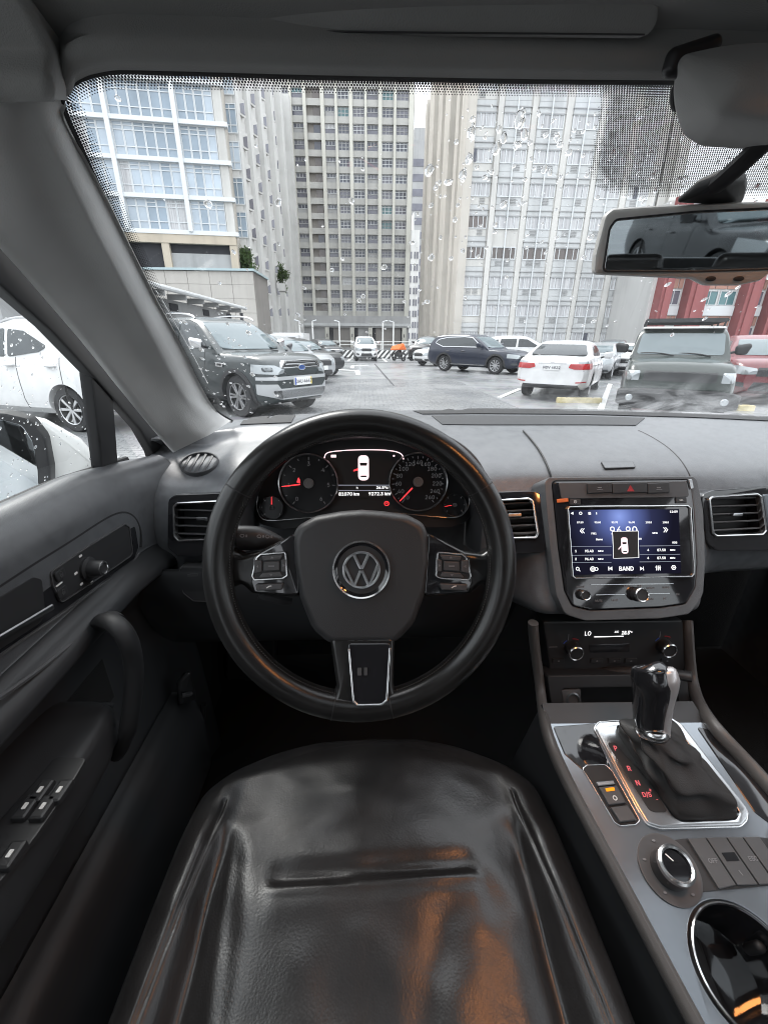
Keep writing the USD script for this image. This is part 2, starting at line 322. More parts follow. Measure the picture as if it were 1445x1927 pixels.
def pvsize(p): return -1.0/(p[0]**2+p[1]**2)*(1 if (p[0] < -2.0 and p[1] < 7) or p[1] > 8.6 else .05)
pv.sort(key=pvsize)
for p in pv[:300]: obj('paver', paver_mesh(p), 'paver', ground, smooth=False)
obj('pavers', cat(*[paver_mesh(p) for p in pv[300:]]), 'paver', ground, smooth=False, kind='stuff')
def line_mark(pts, w, name='road_marking', label='white painted line on the wet deck', z=.019, m='road_paint', group=None):
    poly = stroke(pts, w)
    return obj(name, plate(poly, .004 if z > .01 else z-.002, z), m, ground, smooth=False)
def gp(u, v): return tuple(onZ(u, v, 0.02)[:2])
line_mark([gp(940, 747), gp(978, 731)], .14); line_mark([gp(1130, 770), gp(1148, 722)], .14)
line_mark([gp(603, 697), gp(622, 694), gp(672, 697), gp(674, 704)], .22); line_mark([gp(662, 692), gp(664, 688), gp(692, 686.5)], .2)
line_mark([gp(655, 679), gp(659, 675), gp(668, 674)], .2); line_mark([gp(716, 671), gp(727, 680)], .15)
line_mark([gp(705, 684), gp(741, 725)], .05, m='dark_void'); line_mark([gp(640, 681.5), gp(800, 682)], .08, m='dark_void')
for (u0, v0), (u1, v1), lab in (((1047, 757), (1130, 758), 'yellow painted concrete wheel stop behind the white sedan'), ((1384, 772), (1416, 773), 'yellow painted concrete wheel stop at the right of the green off-roader')):
    a, b = onZ(u0, v0, 0), onZ(u1, v1, 0); fr = Frame((a+b)/2, b-a, np.cross([0, 0, 1], b-a)); L = np.linalg.norm(b-a)/2
    t = thing('wheel_stop', lab, 'wheel stop', None, (a+b)/2)
    obj('block', put(fr, plate(rrect(-L, -.08, L, .08, .03), 0, .13, .03)), 'yellow_paint', t)
    for k in (-.6, .6): obj('bolt', put(fr, lathe([(0, .137), (.02, .137), (.025, .13)], 10)[0:2] if False else (lathe([(.025, .128), (.02, .138), (0, .138)], 10)[0]+A([k*L, 0, 0]), lathe([(.025, .128), (.02, .138), (0, .138)], 10)[1])), 'frame_dark', t)
# striped barrier, rail, lamp posts at the far edge of the deck
YB = 38.0
xa, xb = onY(600, 660, YB)[0], onY(800, 660, YB)[0]
for k in range(6):
    w = (xb-xa)/6; x0 = xa+k*w
    t = thing('striped_barrier', f'{["first","second","third","fourth","fifth","sixth"][k]} black and white striped barrier section from the left at the far deck edge', 'barrier', None, (x0+w/2, YB, 0))
    obj('block', put(Frame([x0+.02, YB, 0], [0, 1, 0], [0, 0, 1]), plate(Polygon([(-.28, 0), (.28, 0), (.28, .14), (.13, .30), (.10, .66), (-.10, .66), (-.13, .30), (-.28, .14)]), 0, w-.04, .02)), 'striped_paint', t)
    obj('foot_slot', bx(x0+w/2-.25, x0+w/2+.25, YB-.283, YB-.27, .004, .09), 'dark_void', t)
t = thing('guard_rail', 'thin white pipe guard rail above the striped barrier', 'railing', None, ((xa+xb)/2, YB+1, 0))
for z in (1.08, 1.35): obj('pipe', tube([(xa-6, YB+1, z), (xb, YB+1, z)], .03, 6), 'pole_paint', t)
for k in range(9): x = xa-6+k*(xb-xa+6)/8; obj('post', tube([(x, YB+1, 0), (x, YB+1, 1.4)], .035, 6), 'pole_paint', t)
for k, (u, vt) in enumerate(((563, 604), (587.5, 604), (638, 605), (720.5, 605), (740.5, 606))):
    p = onY(u, vt, YB+.5); x = p[0]; h = p[2]
    t = thing('light_pole', f'slim white lamp post behind the barrier, {["leftmost","second from left","middle one, left of the white minivan","second from right, right of the white minivan","rightmost, by the orange cover"][k]}', 'lamp post', None, (x, YB+.5, 0))
    obj('pole', tube([(x, YB+.5, 0), (x, YB+.5, h)], [.075, .055], 8), 'pole_paint', t)
    obj('base_plate', bx(x-.15, x+.15, YB+.35, YB+.65, .004, .04), 'pole_paint', t)
    obj('lamp_head', hull([(x, YB+.5, h), (x+.35*(1 if k % 2 else -1), YB+.3, h+.08)], [.03, .05], 1), 'frame_white', t)

# ------------------------------------------------------------------ buildings
def facade(o, ang): return Frame(o, [cos(ang), sin(ang), 0], [0, 0, 1])
# centre tower: pale pilasters, dark windows, grey spandrels
YT = 95.0
tower = thing('pilaster_tower', 'tall grey tower with pale vertical pilasters and dark windows in the middle', 'building', None, (-4, YT, 0))
fx = lambda u, v=588, Y=YT: onY(u, v, Y)[0]
xl, xr = fx(549), fx(770)
F0 = facade([0, YT, 0], 0)
zb = onY(655, 585, YT)[2]; fh = (onY(655, 483.5, YT)[2]-zb)/4; NF = 15; wh = fh*.6
ztop = zb+NF*fh+2
piers = [(549, 551.5), (568, 572), (590, 595), (618, 624), (641, 645), (664, 669.5), (689, 692.5), (711, 717), (736, 740), (760.5, 768)]
obj('wall', bx(xl, xr, YT+.5, YT+22, 0, ztop), 'spandrel_wall', tower)
for a, b in piers: obj('pilaster', bx(fx(a), fx(b), YT-.35, YT+.5, zb-.9, ztop+.5), 'pilaster_wall', tower)
for r in range(NF+1):
    z0 = zb+r*fh-(fh-wh)
    for k in range(9): obj('spandrel', bx(fx(piers[k][1])+.004, fx(piers[k+1][0])-.004, YT, YT+.5, z0, z0+fh-wh), 'spandrel_wall', tower)
def window(parent, fr, x0, x1, y0, y1, z, cols, rows, fm, pm, bar=.06, name='window', inset=.04):
    """frame with mullions as one mesh, its pane behind it"""
    P = [bx(x0, x1, y0, y0+bar, z, z+.08), bx(x0, x1, y1-bar, y1, z, z+.08), bx(x0, x0+bar, y0+bar, y1-bar, z, z+.08), bx(x1-bar, x1, y0+bar, y1-bar, z, z+.08)]
    for c in cols: P.append(bx(x0+(x1-x0)*c-bar/2, x0+(x1-x0)*c+bar/2, y0+bar, y1-bar, z+.002, z+.075))
    for r in rows: P.append(bx(x0+bar, x1-bar, y0+(y1-y0)*r-bar/2, y0+(y1-y0)*r+bar/2, z+.004, z+.07))
    w = obj(name, put(fr, cat(*P)), fm, parent, smooth=False)
    obj('pane', put(fr, bx(x0+bar*.5, x1-bar*.5, y0+bar*.5, y1-bar*.5, z-.05, z+.02)), pm, w, smooth=False)
    return w
for r in range(NF):
    for k in range(9):
        x0, x1 = fx(piers[k][1]), fx(piers[k+1][0]); y0 = zb+r*fh
        if k == 2:                                  # balcony bay
            obj('balcony_recess', bx(x0+.01, x1-.01, YT+.46, YT+.497, y0, y0+wh), 'taupe_wall', tower, smooth=False)
            obj('balcony_door', bx(x0+(x1-x0)*.45, x1-.2, YT+.40, YT+.458, y0, y0+wh*.9), rng.choice(['pane_brown', 'pane_brown', 'pane_dark']), tower, smooth=False)
            continue
        pm = rng.choices(['pane_dark', 'pane_grey', 'pane_teal', 'curtain'], [5, 5, .5, 1.2 if k == 8 else .25])[0]
        if k in (1, 3, 6):                       # small upper windows over a solid panel
            window(tower, F0, x0+.05, x1-.05, y0+wh*.5, y0+wh-.02, -.3, [.35, .65], [], 'frame_white' if rng.random() < .3 else 'panel_pale', pm, .07)
            obj('lower_panel', bx(x0+.05, x1-.05, YT+.28, YT+.4, y0+.02, y0+wh*.5-.01), rng.choice(['pane_grey', 'pane_grey', 'grey_wall']), tower, smooth=False)
        else:
            window(tower, F0, x0+.05, x1-.05, y0+.02, y0+wh-.02, -.3, [.33, .66], [.38, .78], rng.choice(['frame_white', 'panel_pale', 'grey_wall']), pm, .08)
z0 = zb-.9
obj('podium_beam', bx(xl-.3, xr+.3, YT-.6, YT+.5, z0-2.2, z0-.004), 'grey_wall', tower); obj('beam_cap', bx(xl-.4, xr+.4, YT-.75, YT-.604, z0-1.9, z0-1.4), 'panel_pale', tower)
zc = z0-2.2
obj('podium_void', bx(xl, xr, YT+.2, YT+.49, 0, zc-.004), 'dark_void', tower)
cu = [549, 612.5, 622, 660, 667, 694, 702, 760]
for k in range(5):
    us = [549, 616, 663, 697, 755, 770]
    obj('podium_panel', bx(fx(us[k])+1.1, fx(us[k+1])-.1, YT-.2, YT+.15, 0, onY(660, 614, YT)[2]), 'taupe_wall' if k % 2 else 'grey_wall', tower)
for u in (611, 658.5, 693, 757): obj('column', bx(fx(u), fx(u+7.5), YT-.9, YT-.25, 0, zc-.004), 'pilaster_wall', tower); obj('column_slot', bx(fx(u+3), fx(u+4.6), YT-.93, YT-.905, 2, zc-1.2), 'dark_void', tower)

# left building: glass front over a parking podium
YL = 56.0; ANG = radians(6.0)
pc = onY(428, 438, YL); LB = facade([pc[0], YL, 0], ANG)
left = thing('glass_front_building', 'pale building with a large gridded glass front at the left', 'building', None, (pc[0], YL, 0))
def lz(v, u=400): return LB.px(u, v)[1]
def lx(u, v=438): return LB.px(u, v)[0]
zs = [lz(438), lz(371), lz(306), lz(232), lz(155)]; f_h = (zs[4]-zs[0])/4
zs = [zs[0]+k*f_h for k in range(8)]
bays = [(-26, lx(243)-.2), (lx(243)+.25, lx(361)-.2), (lx(361)+.25, 0.0)]
obj('wall', put(LB, bx(-27, 0.9, -.0, zs[7]+3, -14, -.4)), 'beige_wall', left)
for r in range(7):
    obj('floor_band', put(LB, bx(-27.2, 1.25, zs[r]-.28, zs[r]+.1, -.397, .3)), 'frame_white', left)
    obj('side_panel', put(LB, bx(.05, .9, zs[r]+.1, zs[r+1]-.282, -.397, .1)), 'panel_cream', left)
    for k, (a, b) in enumerate(bays):
        nb = max(2, int(round((b-a)/1.02))); y0, y1 = zs[r]+.12, zs[r+1]-.29
        for q in range(nb):
            xa_, xb_ = a+(b-a)*q/nb, a+(b-a)*(q+1)/nb
            if xb_ < -22: continue
            pm = rng.choices(['pane_sky', 'pane_blue', 'pane_grey', 'curtain'], [8, 3, .1, .8] if r < 2 else [3, 6, .35, .5])[0]
            window(left, LB, xa_+.01, xb_-.01, y0, y1, -.1, [], [.27, .75, .88] if rng.random() < .8 else [.27, .75], 'frame_white', pm, .075, name='glazing_panel')
for a in (lx(243)-.2, lx(361)-.2): obj('mullion_post', put(LB, bx(a, a+.45, zs[0], zs[7]+1, -.39, .42)), 'frame_white', left)
zo0, zo1 = lz(500), lz(460)
obj('podium_fascia', put(LB, bx(-27.3, .9, zo1, zs[0]-.284, -.397, .25)), 'sand_wall', left)
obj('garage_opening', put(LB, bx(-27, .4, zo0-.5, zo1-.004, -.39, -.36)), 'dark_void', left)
for u in (308, 322): pass
for a in (lx(308, 480), lx(228, 480)): obj('garage_column', put(LB, bx(a, a+.8, zo0-.5, zo1-.004, -.355, .2)), 'sand_wall', left)
obj('garage_column', put(LB, bx(.1, .9, zo0-.5, zo1-.004, -.355, .2)), 'sand_wall', left)
obj('garage_wall', put(LB, bx(lx(320, 480), .1, zo0-.5, zo0+1.2, -.355, -.2)), 'grey_wall', left)
zp = onY(470, 508, 51)[2]; xp = onY(481, 560, 51)[0]
for k in range(12):
    for j in range(6):
        w_ = 2.3; x1_ = xp-k*w_; hgt = zp/6
        obj('stone_panel', bx(x1_-w_+.02, x1_-.02, 50.85+rng.uniform(0, .02), 51, j*hgt+.01, (j+1)*hgt-.01-(.15 if j == 5 else 0)), 'stone_panel', left, smooth=False)
obj('podium', bx(xp-28, xp-.05, 51, 58, 0, zp-.1), 'taupe_wall', left); obj('podium_coping', bx(xp-28.1, xp+.15, 50.7, 58, zp-.098, zp+.12), 'frame_teal', left)

# white slab tower at the left with saw-tooth bays on its long flank
YS = 58.5; xc = onY(474, 560, YS)[0]; slab = thing('white_slab_tower', 'white slab tower with small triangular bays on its receding flank', 'building', None, (xc, YS, 0))
x_in = onY(420, 438, YS)[0]
obj('wall', bx(x_in-6, xc, YS, 93.5, 0, 40), 'white_wall', slab)
FS = facade([0, YS, 0], 0)
for r in range(7):
    y0 = zs[r]+.1
    if r < 7: window(slab, FS, onY(431, 438, YS)[0], onY(467, 438, YS)[0], y0, y0+2.55, .02, [.36, .68], [.28, .82], 'frame_white', rng.choice(['pane_blue', 'pane_sky', 'pane_blue']), .08)
FF = Frame([xc, YS, 0], [0, 1, 0], [0, 0, 1])         # flank, facing +x
for y_, w_, d_ in ((.3, 1.2, .35), (5.2, 1.6, .5), (12, 1.6, .6), (19, 1.8, .8), (27, 2.2, .9), (33.2, 1.8, 1.4)): obj('fin', put(FF, bx(y_, y_+w_, 0, 39.5, .002, d_)), 'white_wall', slab)
for c, y_ in enumerate((3.0, 9.2, 16.0, 23.2, 30.5)):
    for r in range(11):
        z_ = 4.0+r*f_h*.93+c*.4
        b = obj('bay_hood', put(FF, (A([[y_-.1, z_, .0], [y_+.9, z_, .0], [y_+.9, z_, .42], [y_-.1, z_+1.6, 0], [y_+.9, z_+1.6, 0], [y_+.9, z_+1.6, .42]]), A([[0, 1, 2], [3, 5, 4], [0, 2, 5], [0, 5, 3], [1, 4, 5], [1, 5, 2]]))), 'white_wall', slab, smooth=False)
        obj('bay_pane', put(FF, (A([[y_+.1, z_+.2, .084], [y_+.82, z_+.2, .386], [y_+.82, z_+1.35, .386], [y_+.1, z_+1.0, .084]])+A([-.01, 0, .02]), quads([[0, 1, 2, 3]]))), 'pane_grey', b, smooth=False)
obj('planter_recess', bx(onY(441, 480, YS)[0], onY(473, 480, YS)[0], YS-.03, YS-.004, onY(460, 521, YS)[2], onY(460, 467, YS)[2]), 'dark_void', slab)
obj('planter_ledge', bx(onY(441, 480, YS)[0], xc+.8, YS-1.3, YS-.034, onY(460, 521, YS)[2]-1.2, onY(460, 521, YS)[2]), 'white_wall', slab)
obj('planter_ledge', bx(xc+.95, xc+2.0, 71, 73.2, onY(524, 534, 72)[2]-1, onY(524, 534, 72)[2]), 'white_wall', slab)
def bush(name, c, rx, rz, n, seed, lab):
    r = np.random.RandomState(seed); t = thing(name, lab, 'bush', None, c)
    c = A(c, float)
    for k in range(4): obj('stem', tube([c+A([0, 0, -.15]), c+A([r.uniform(-.6, .6)*rx, r.uniform(-.5, .5)*rx, rz*1.2])], [.05, .015], 5), 'bark', t)
    cl = r.normal(size=(22, 3))*A([rx*.42, rx*.35, rz*.4])+A([0, 0, rz*.75])
    q = cl[r.randint(0, 22, n)]+r.normal(size=(n, 3))*A([rx, rx, rz])*.16+c
    d = r.normal(size=(n, 3)); d[:, 2] += .7; d /= np.linalg.norm(d, axis=1)[:, None]; s = np.cross(d, r.normal(size=(n, 3))); s /= np.linalg.norm(s, axis=1)[:, None]
    L, W = r.uniform(.28, .5, n)[:, None], r.uniform(.05, .1, n)[:, None]
    V = np.stack([q, q+d*L*.5+s*W, q+d*L, q+d*L*.5-s*W], 1).reshape(-1, 3)
    f = np.arange(n)*4
    obj('foliage', (V, np.vstack([np.stack([f, f+1, f+2], 1), np.stack([f, f+2, f+3], 1)])), 'leaf', t, smooth=False)
bush('potted_bush', A([onY(461, 500, YS-.7)[0], YS-.7, onY(460, 521, YS)[2]]), 1.5, 1.45, 1700, 4, 'green bush on the ledge of the white slab tower, left one beside the dark recess')
bush('potted_bush', A([xc+1.5, 72, onY(524, 534, 72)[2]]), .8, 1.5, 1000, 5, 'smaller green bush on the receding flank of the white slab tower')

# hut with a long eave on the left of the deck
pe0, pe1 = onX(254, 513, -9.0), onX(460, 581, -9.0)
hut = thing('roadside_shed', 'low grey shed with a long overhanging metal eave behind the dark green SUV', 'shed', None, (-10.5, (pe0[1]+pe1[1])/2, 0))
ze = pe1[2]; ya, yb = pe0[1]-6, pe1[1]
FE = Frame([-9.0, ya, 0], [0, 1, 0], [0, 0, 1])
obj('wall', bx(-14, -9.9, ya, yb-.6, 0, ze-.25), 'grey_wall', hut)
obj('roof', (A([[-8.95, ya-.3, ze], [-8.95, yb, ze], [-14.4, yb, ze+1.2], [-14.4, ya-.3, ze+1.2], [-8.95, ya-.3, ze+.08], [-8.95, yb, ze+.08], [-14.4, yb, ze+1.3], [-14.4, ya-.3, ze+1.3]]), _BOXF[:, ::-1]), 'roof_metal', hut)
obj('gutter', tube([(-8.9, ya-.3, ze+.02), (-8.9, yb, ze+.02)], .11, 8), 'panel_pale', hut)
for k in range(9): y = ya+1+k*(yb-ya-2)/8; obj('rafter', bx(-9.9, -9.0, y-.08, y+.08, ze-.28, ze-.02), 'grey_wall', hut)
for k in range(5): y = ya+2+k*(yb-ya-3)/4; obj('wall_vent', bx(-9.9+.003, -9.86, y-.5, y+.5, ze-.75, ze-.4), 'dark_void', hut)
obj('corner_post', bx(-9.2, -9.0, yb-.7, yb-.5, 0, ze-.3), 'frame_dark', hut)

# right tower
YR = 50.0
rt = thing('curtained_tower', 'pale beige tower with columns of curtained windows at the right', 'building', None, (onY(1000, 600, YR)[0], YR, 0))
rx = lambda u, v=614: onY(u, v, YR)[0]
FR_ = facade([0, YR, 0], 0)
x0t, x1t = rx(858), rx(1181)
obj('wall', bx(x0t, x1t, YR, 83, 0, 34), 'panel_cream', rt)
zr0 = onY(930, 624, YR)[2]; frh = (onY(930, 464, YR)[2]-zr0)/3
cols = [(865, 899), (912, 954), (967, 1009), (1023, 1065), (1077, 1119), (1133, 1168)]
for r in range(-1, 15):
    zt = zr0+r*frh                                   # top of this floor's window
    if zt > 33 or zt < 1.2: continue
    for k, (ua, ub) in enumerate(cols):
        xa_, xb_ = rx(ua), rx(ub)
        blank = (k == 1 and r == 4) or (k in (2, 3) and r == 2 and False)
        h_ = frh*.42
        dark = rng.random() < (.5 if r == 3 else .03) and not (k >= 4 and r > 4)
        window(rt, FR_, xa_, xb_, zt-h_, zt, .02, ([.3, .55, .8] if k == 0 else [.2, .5, .8]), [], 'frame_white', 'pane_brown' if dark else 'curtain', .07)
        if rng.random() < .10 and not dark:
            c = rng.choice([.05, .28, .55]); w_ = (xb_-xa_)
            obj('open_sash', put(FR_, bx(xa_+w_*c, xa_+w_*(c+.17), zt-h_+.06, zt-.06, .105, .12)), 'pane_dark', rt, smooth=False)
        if not blank:
            obj('vent_panel', put(FR_, bx(xa_, xb_, zt-h_-frh*.24, zt-h_-.004, .002, .05)), 'panel_pale' if k else 'panel_cream', rt, smooth=False)
            for c in ((.18, .44), (.53, .8)):
                if rng.random() < .7: obj('louvre', put(FR_, cat(*[bx(xa_+(xb_-xa_)*c[0], xa_+(xb_-xa_)*c[1], zt-h_-frh*.2+q*.13, zt-h_-frh*.2+q*.13+.06, .052, .09) for q in range(4)])), 'grey_wall', rt, smooth=False)
            for q in range(2):
                y_ = zt-h_-frh*.24-frh*.17*(q+1)
                obj('spandrel_panel', put(FR_, bx(xa_, xb_, y_+.05, y_+frh*.17-.03, .002, .07)), 'panel_pale', rt, smooth=False)
                obj('shadow_rail', put(FR_, bx(xa_-.1, xb_+.1, y_-.028, y_+.048, .002, .13)), 'grey_wall', rt, smooth=False)
for k, (ua, ub) in enumerate(cols[1:]): m_ = (rx(ua)+rx(ub))/2; obj('downpipe', put(FR_, tube([(m_, .5, .17), (m_, 33.5, .17)], .07, 6)), 'frame_white', rt)
for k in range(len(cols)-1):
    a, b = rx(cols[k][1])+.14, rx(cols[k+1][0])-.14
    obj('pier', put(FR_, bx(a, b, 0, 34.3, .002, .12 if k else .3)), 'panel_cream', rt)
for r in range(0, 15, 1): obj('joint_line', put(FR_, bx(x0t, x0t+.6, zr0+r*frh-.03, zr0+r*frh+.03, .002, .01)), 'grey_wall', rt, smooth=False)
obj('corner_pier', bx(x0t-.35, x0t+.5, YR-.4, YR+2.5, 0, 34.5), 'beige_wall', rt)
FRF = Frame([x0t, 83, 0], [0, -1, 0], [0, 0, 1])         # left flank, facing -x
for y_, w_, d_ in ((1, 2.2, .6), (5.5, 2.8, .5), (10, 3.4, .9), (15.5, 3.2, .6), (20, 2.6, .45), (24, 2.2, .8), (27.5, 1.8, .4)): obj('fin', put(FRF, bx(y_, y_+w_, 0, 34.4, .002, d_)), 'beige_wall', rt)
for y_ in (9, 14.6, 23.2):
    for r in range(6): obj('slit_window', put(FRF, bx(y_, y_+.5, 5+r*4.3, 6.5+r*4.3, .002, .03)), 'pane_brown', rt, smooth=False)
obj('side_return', bx(x1t+.002, x1t+.5, YR+.6, 80, 0, 33.8), 'grey_wall', rt)

# link block and red-and-white building
YK = 50.5
lk = thing('cream_link_block', 'narrow cream wall block between the curtained tower and the red building', 'building', None, (onY(1205, 600, YK)[0], YK, 0))
obj('wall', bx(onY(1186.5, 614, YK)[0], onY(1222, 614, YK)[0], YK, 70, 0, 31), 'panel_cream', lk); obj('pilaster', bx(onY(1200, 614, YK)[0], onY(1212, 614, YK)[0], YK-.5, YK-.002, 0, 31.2), 'panel_cream', lk)
YD = 43.0
rd = thing('red_white_building', 'white building with tall red columns and salmon panels at the far right', 'building', None, (onY(1330, 600, YD)[0], YD, 0))
dx = lambda u, v=600: onY(u, v, YD)[0]
FD = facade([0, YD, 0], 0)
xd0, xd1 = dx(1217), dx(1590)
obj('wall', bx(xd0, xd1, YD+.3, YD+14, 0, 13), 'white_wall', rd)
zd = onY(1275, 573, YD)[2]; dh = onY(1268, 526, YD)[2]-zd-.35; dh = 3.15
redc = [(1224, 1243), (1275, 1308), (1379, 1404), (1430, 1458), (1530, 1556)]
for a, b in redc: obj('red_column', bx(dx(a), dx(b), YD-.8, YD+.3, 0, 13.2), 'red_wall', rd); obj('column_rib', bx(dx(a)+.25*(dx(b)-dx(a)), dx(b)-.3*(dx(b)-dx(a)), YD-.95, YD-.804, 0, 13.1), 'red_wall', rd)
edges = [1217]+[x for c in redc for x in c]+[1590]
for r in range(-1, 3):
    z_ = zd+r*dh
    if z_ < .2: continue
    for k in range(0, len(edges), 2):
        a, b = dx(edges[k])+.1, dx(edges[k+1])-.1
        if b-a < .5: continue
        n = 1 if b-a < 2.2 else 2
        for q in range(n):
            xa_, xb_ = a+(b-a)*q/n+.1, a+(b-a)*(q+1)/n-.1
            window(rd, FD, xa_, xb_, z_-.004, z_+1.25, -.28, [.5], [], 'frame_white', rng.choice(['pane_dark', 'pane_teal', 'pane_grey', 'curtain']), .06)
        for q in range(3):
            xa_, xb_ = a+(b-a)*q/3+.05, a+(b-a)*(q+1)/3-.05
            obj('salmon_panel', put(FD, bx(xa_, xb_, z_-1.75, z_-.95, -.297, -.2)), 'salmon_wall', rd, smooth=False)
        obj('balcony_band', put(FD, bx(a, b, z_-.9, z_-.05, -.297, -.1)), 'frame_white', rd, smooth=False)

# far towers seen through the gap
def far_tower(name, u0, u1, vt, Y, lab, bandm, wallm, fh_, hor, depth=20):
    xa_, xb_ = onY(u0, 500, Y)[0], onY(u1, 500, Y)[0]; zt = onY((u0+u1)/2, vt, Y)[2]
    t = thing(name, lab, 'building', None, ((xa_+xb_)/2, Y, 0))
    obj('wall', bx(xa_, xb_, Y, Y+depth, 0, zt), wallm, t)
    n = int(zt/fh_)
    for k in range(n-1):
        if hor: obj('window', bx(xa_+.4, xb_-.4, Y-.12, Y-.004, 2+k*fh_, 2+k*fh_+fh_*.5), bandm, t, smooth=False)
        else:
            for q in (.12, .5, .75): obj('window', bx(xa_+(xb_-xa_)*q, xa_+(xb_-xa_)*(q+.16), Y-.12, Y-.004, 2+k*fh_, 2+k*fh_+fh_*.55), bandm, t, smooth=False)
    obj('parapet', bx(xa_+1.5, xb_-2, Y+2, Y+depth-3, zt, zt+5), wallm, t)
far_tower('banded_far_tower', 768, 812, 262, 235, 'far grey tower with dark horizontal window bands in the gap', 'pane_grey', 'grey_wall', 5.6, True)
far_tower('white_far_tower', 769, 788, 432, 150, 'slim white far tower low in the gap beside the pilaster tower', 'pane_grey', 'white_wall', 3.3, False)

# ------------------------------------------------------------------ parked cars
def paint(name, c, metal=.0, rough=.35):
    mat(name, {'co': ('texture_coordinate', {}), 'v': ('voronoi_texture', {'scale': 55.0}), 'n2': ('noise_texture', {'scale': 3.0, 'detail': 3.0}), 'r': ('rgb_ramp', {'ramp': [(.0, (1, 1, 1)), (.16, (.6, .6, .6)), (.2, (0, 0, 0))]}),
               'b': ('bump', {'strength': .18, 'distance': .002}), 'cr': ('rgb_ramp', {'ramp': [(.3, tuple(A(c)*.9)), (.7, tuple(np.minimum(A(c)*1.08, 1)))]}),
               'p': ('principled_bsdf', {'metallic': metal, 'roughness': rough, 'coat_weight': .7, 'coat_roughness': .06})},
        [('co.object', 'v.vector'), ('co.object', 'n2.vector'), ('v.distance', 'r.fac'), ('r.color', 'b.height'), ('b.normal', 'p.coat_normal'), ('n2.fac', 'cr.fac'), ('cr.color', 'p.base_color')])
paint('paint_darkgreen', (.011, .016, .017), .15); paint('paint_white', (.60, .60, .60)); paint('paint_navy', (.007, .010, .021), .15); paint('paint_black', (.008, .008, .009), .1)
paint('paint_silver', (.33, .34, .35), .6); paint('paint_olive', (.012, .018, .015), .1); paint('paint_red', (.10, .008, .012), .1); paint('paint_grey', (.035, .037, .04), .2); paint('paint_pearl', (.62, .62, .60))
plain('car_glass', (.018, .022, .024), .04, specular_ior_level=.8); plain('car_glass_light', (.10, .13, .14), .06, specular_ior_level=1.0)
plain('tyre', (.022, .022, .023), .8, bump=(120, .3, .003)); plain('alloy', (.62, .62, .63), .28, 1.0); plain('chrome', (.72, .72, .73), .1, 1.0); plain('wheel_dark', (.02, .02, .02), .6)
plain('lamp_clear', (.28, .30, .31), .05, .4, coat_weight=1.0); plain('lamp_red', (.32, .014, .016), .1, coat_weight=1.0); plain('lamp_inner', (.08, .085, .09), .15, .6); plain('trim_black', (.02, .02, .021), .55); plain('number_plate', (.66, .66, .65), .45); plain('plate_ink', (.03, .03, .05), .5)
plain('plate_blue', (.03, .08, .38), .5); plain('plate_yellow', (.7, .55, .05), .5); plain('bumper_silver', (.40, .41, .42), .4, .5); plain('badge_blue', (.03, .07, .22), .2, coat_weight=1.0)

def wheel_set(prim, fr, r, w, style, nsp=10):
    """fr: z outwards from the hub's outer face"""
    wt = UsdGeom.Xform.Define(stage, path_of('wheel', prim)).GetPrim()
    k = r
    obj('tyre', put(fr, lathe([(r*.66, -w), (r*.9, -w), (r*.985, -w+.03), (r, -w+.06), (r, -.06), (r*.985, -.02), (r*.93, .0), (r*.7, .004), (r*.66, -.012)], 36)), 'tyre', wt)
    ri = r*.665
    P = [lathe([(ri, -.09), (ri, -.004), (ri*.985, .004), (ri*.94, -.002), (ri*.93, -.09)], 36)]
    hub = lathe([(ri*.2, -.07), (ri*.2, -.025), (ri*.16, -.015), (0, -.014)], 16); P.append(hub)
    for q in range(nsp):
        a = 2*pi*q/nsp; wdt = ri*(.10 if nsp > 7 else .17)
        if style == 'twin':
            for s in (-1, 1):
                sp = Polygon([(ri*.15, s*ri*.05-wdt*.4), (ri*.15, s*ri*.05+wdt*.4), (ri*.95, s*ri*.13+wdt*.45), (ri*.95, s*ri*.13-wdt*.45)])
                V, F = plate(sp, -.05, -.012, .008); c, s_ = cos(a), sin(a); P.append((V @ A([[c, s_, 0], [-s_, c, 0], [0, 0, 1]]), F))
        else:
            sp = Polygon([(ri*.15, -wdt*.8), (ri*.15, wdt*.8), (ri*.95, wdt*1.15), (ri*.95, -wdt*1.15)])
            V, F = plate(sp, -.05, -.012, .008); c, s_ = cos(a), sin(a); P.append((V @ A([[c, s_, 0], [-s_, c, 0], [0, 0, 1]]), F))
    obj('rim', put(fr, cat(*P)), 'alloy', wt)
    obj('brake_disc', put(fr, lathe([(ri*.92, -.1), (ri*.92, -.088), (0, -.086)], 24)), 'wheel_dark', wt)

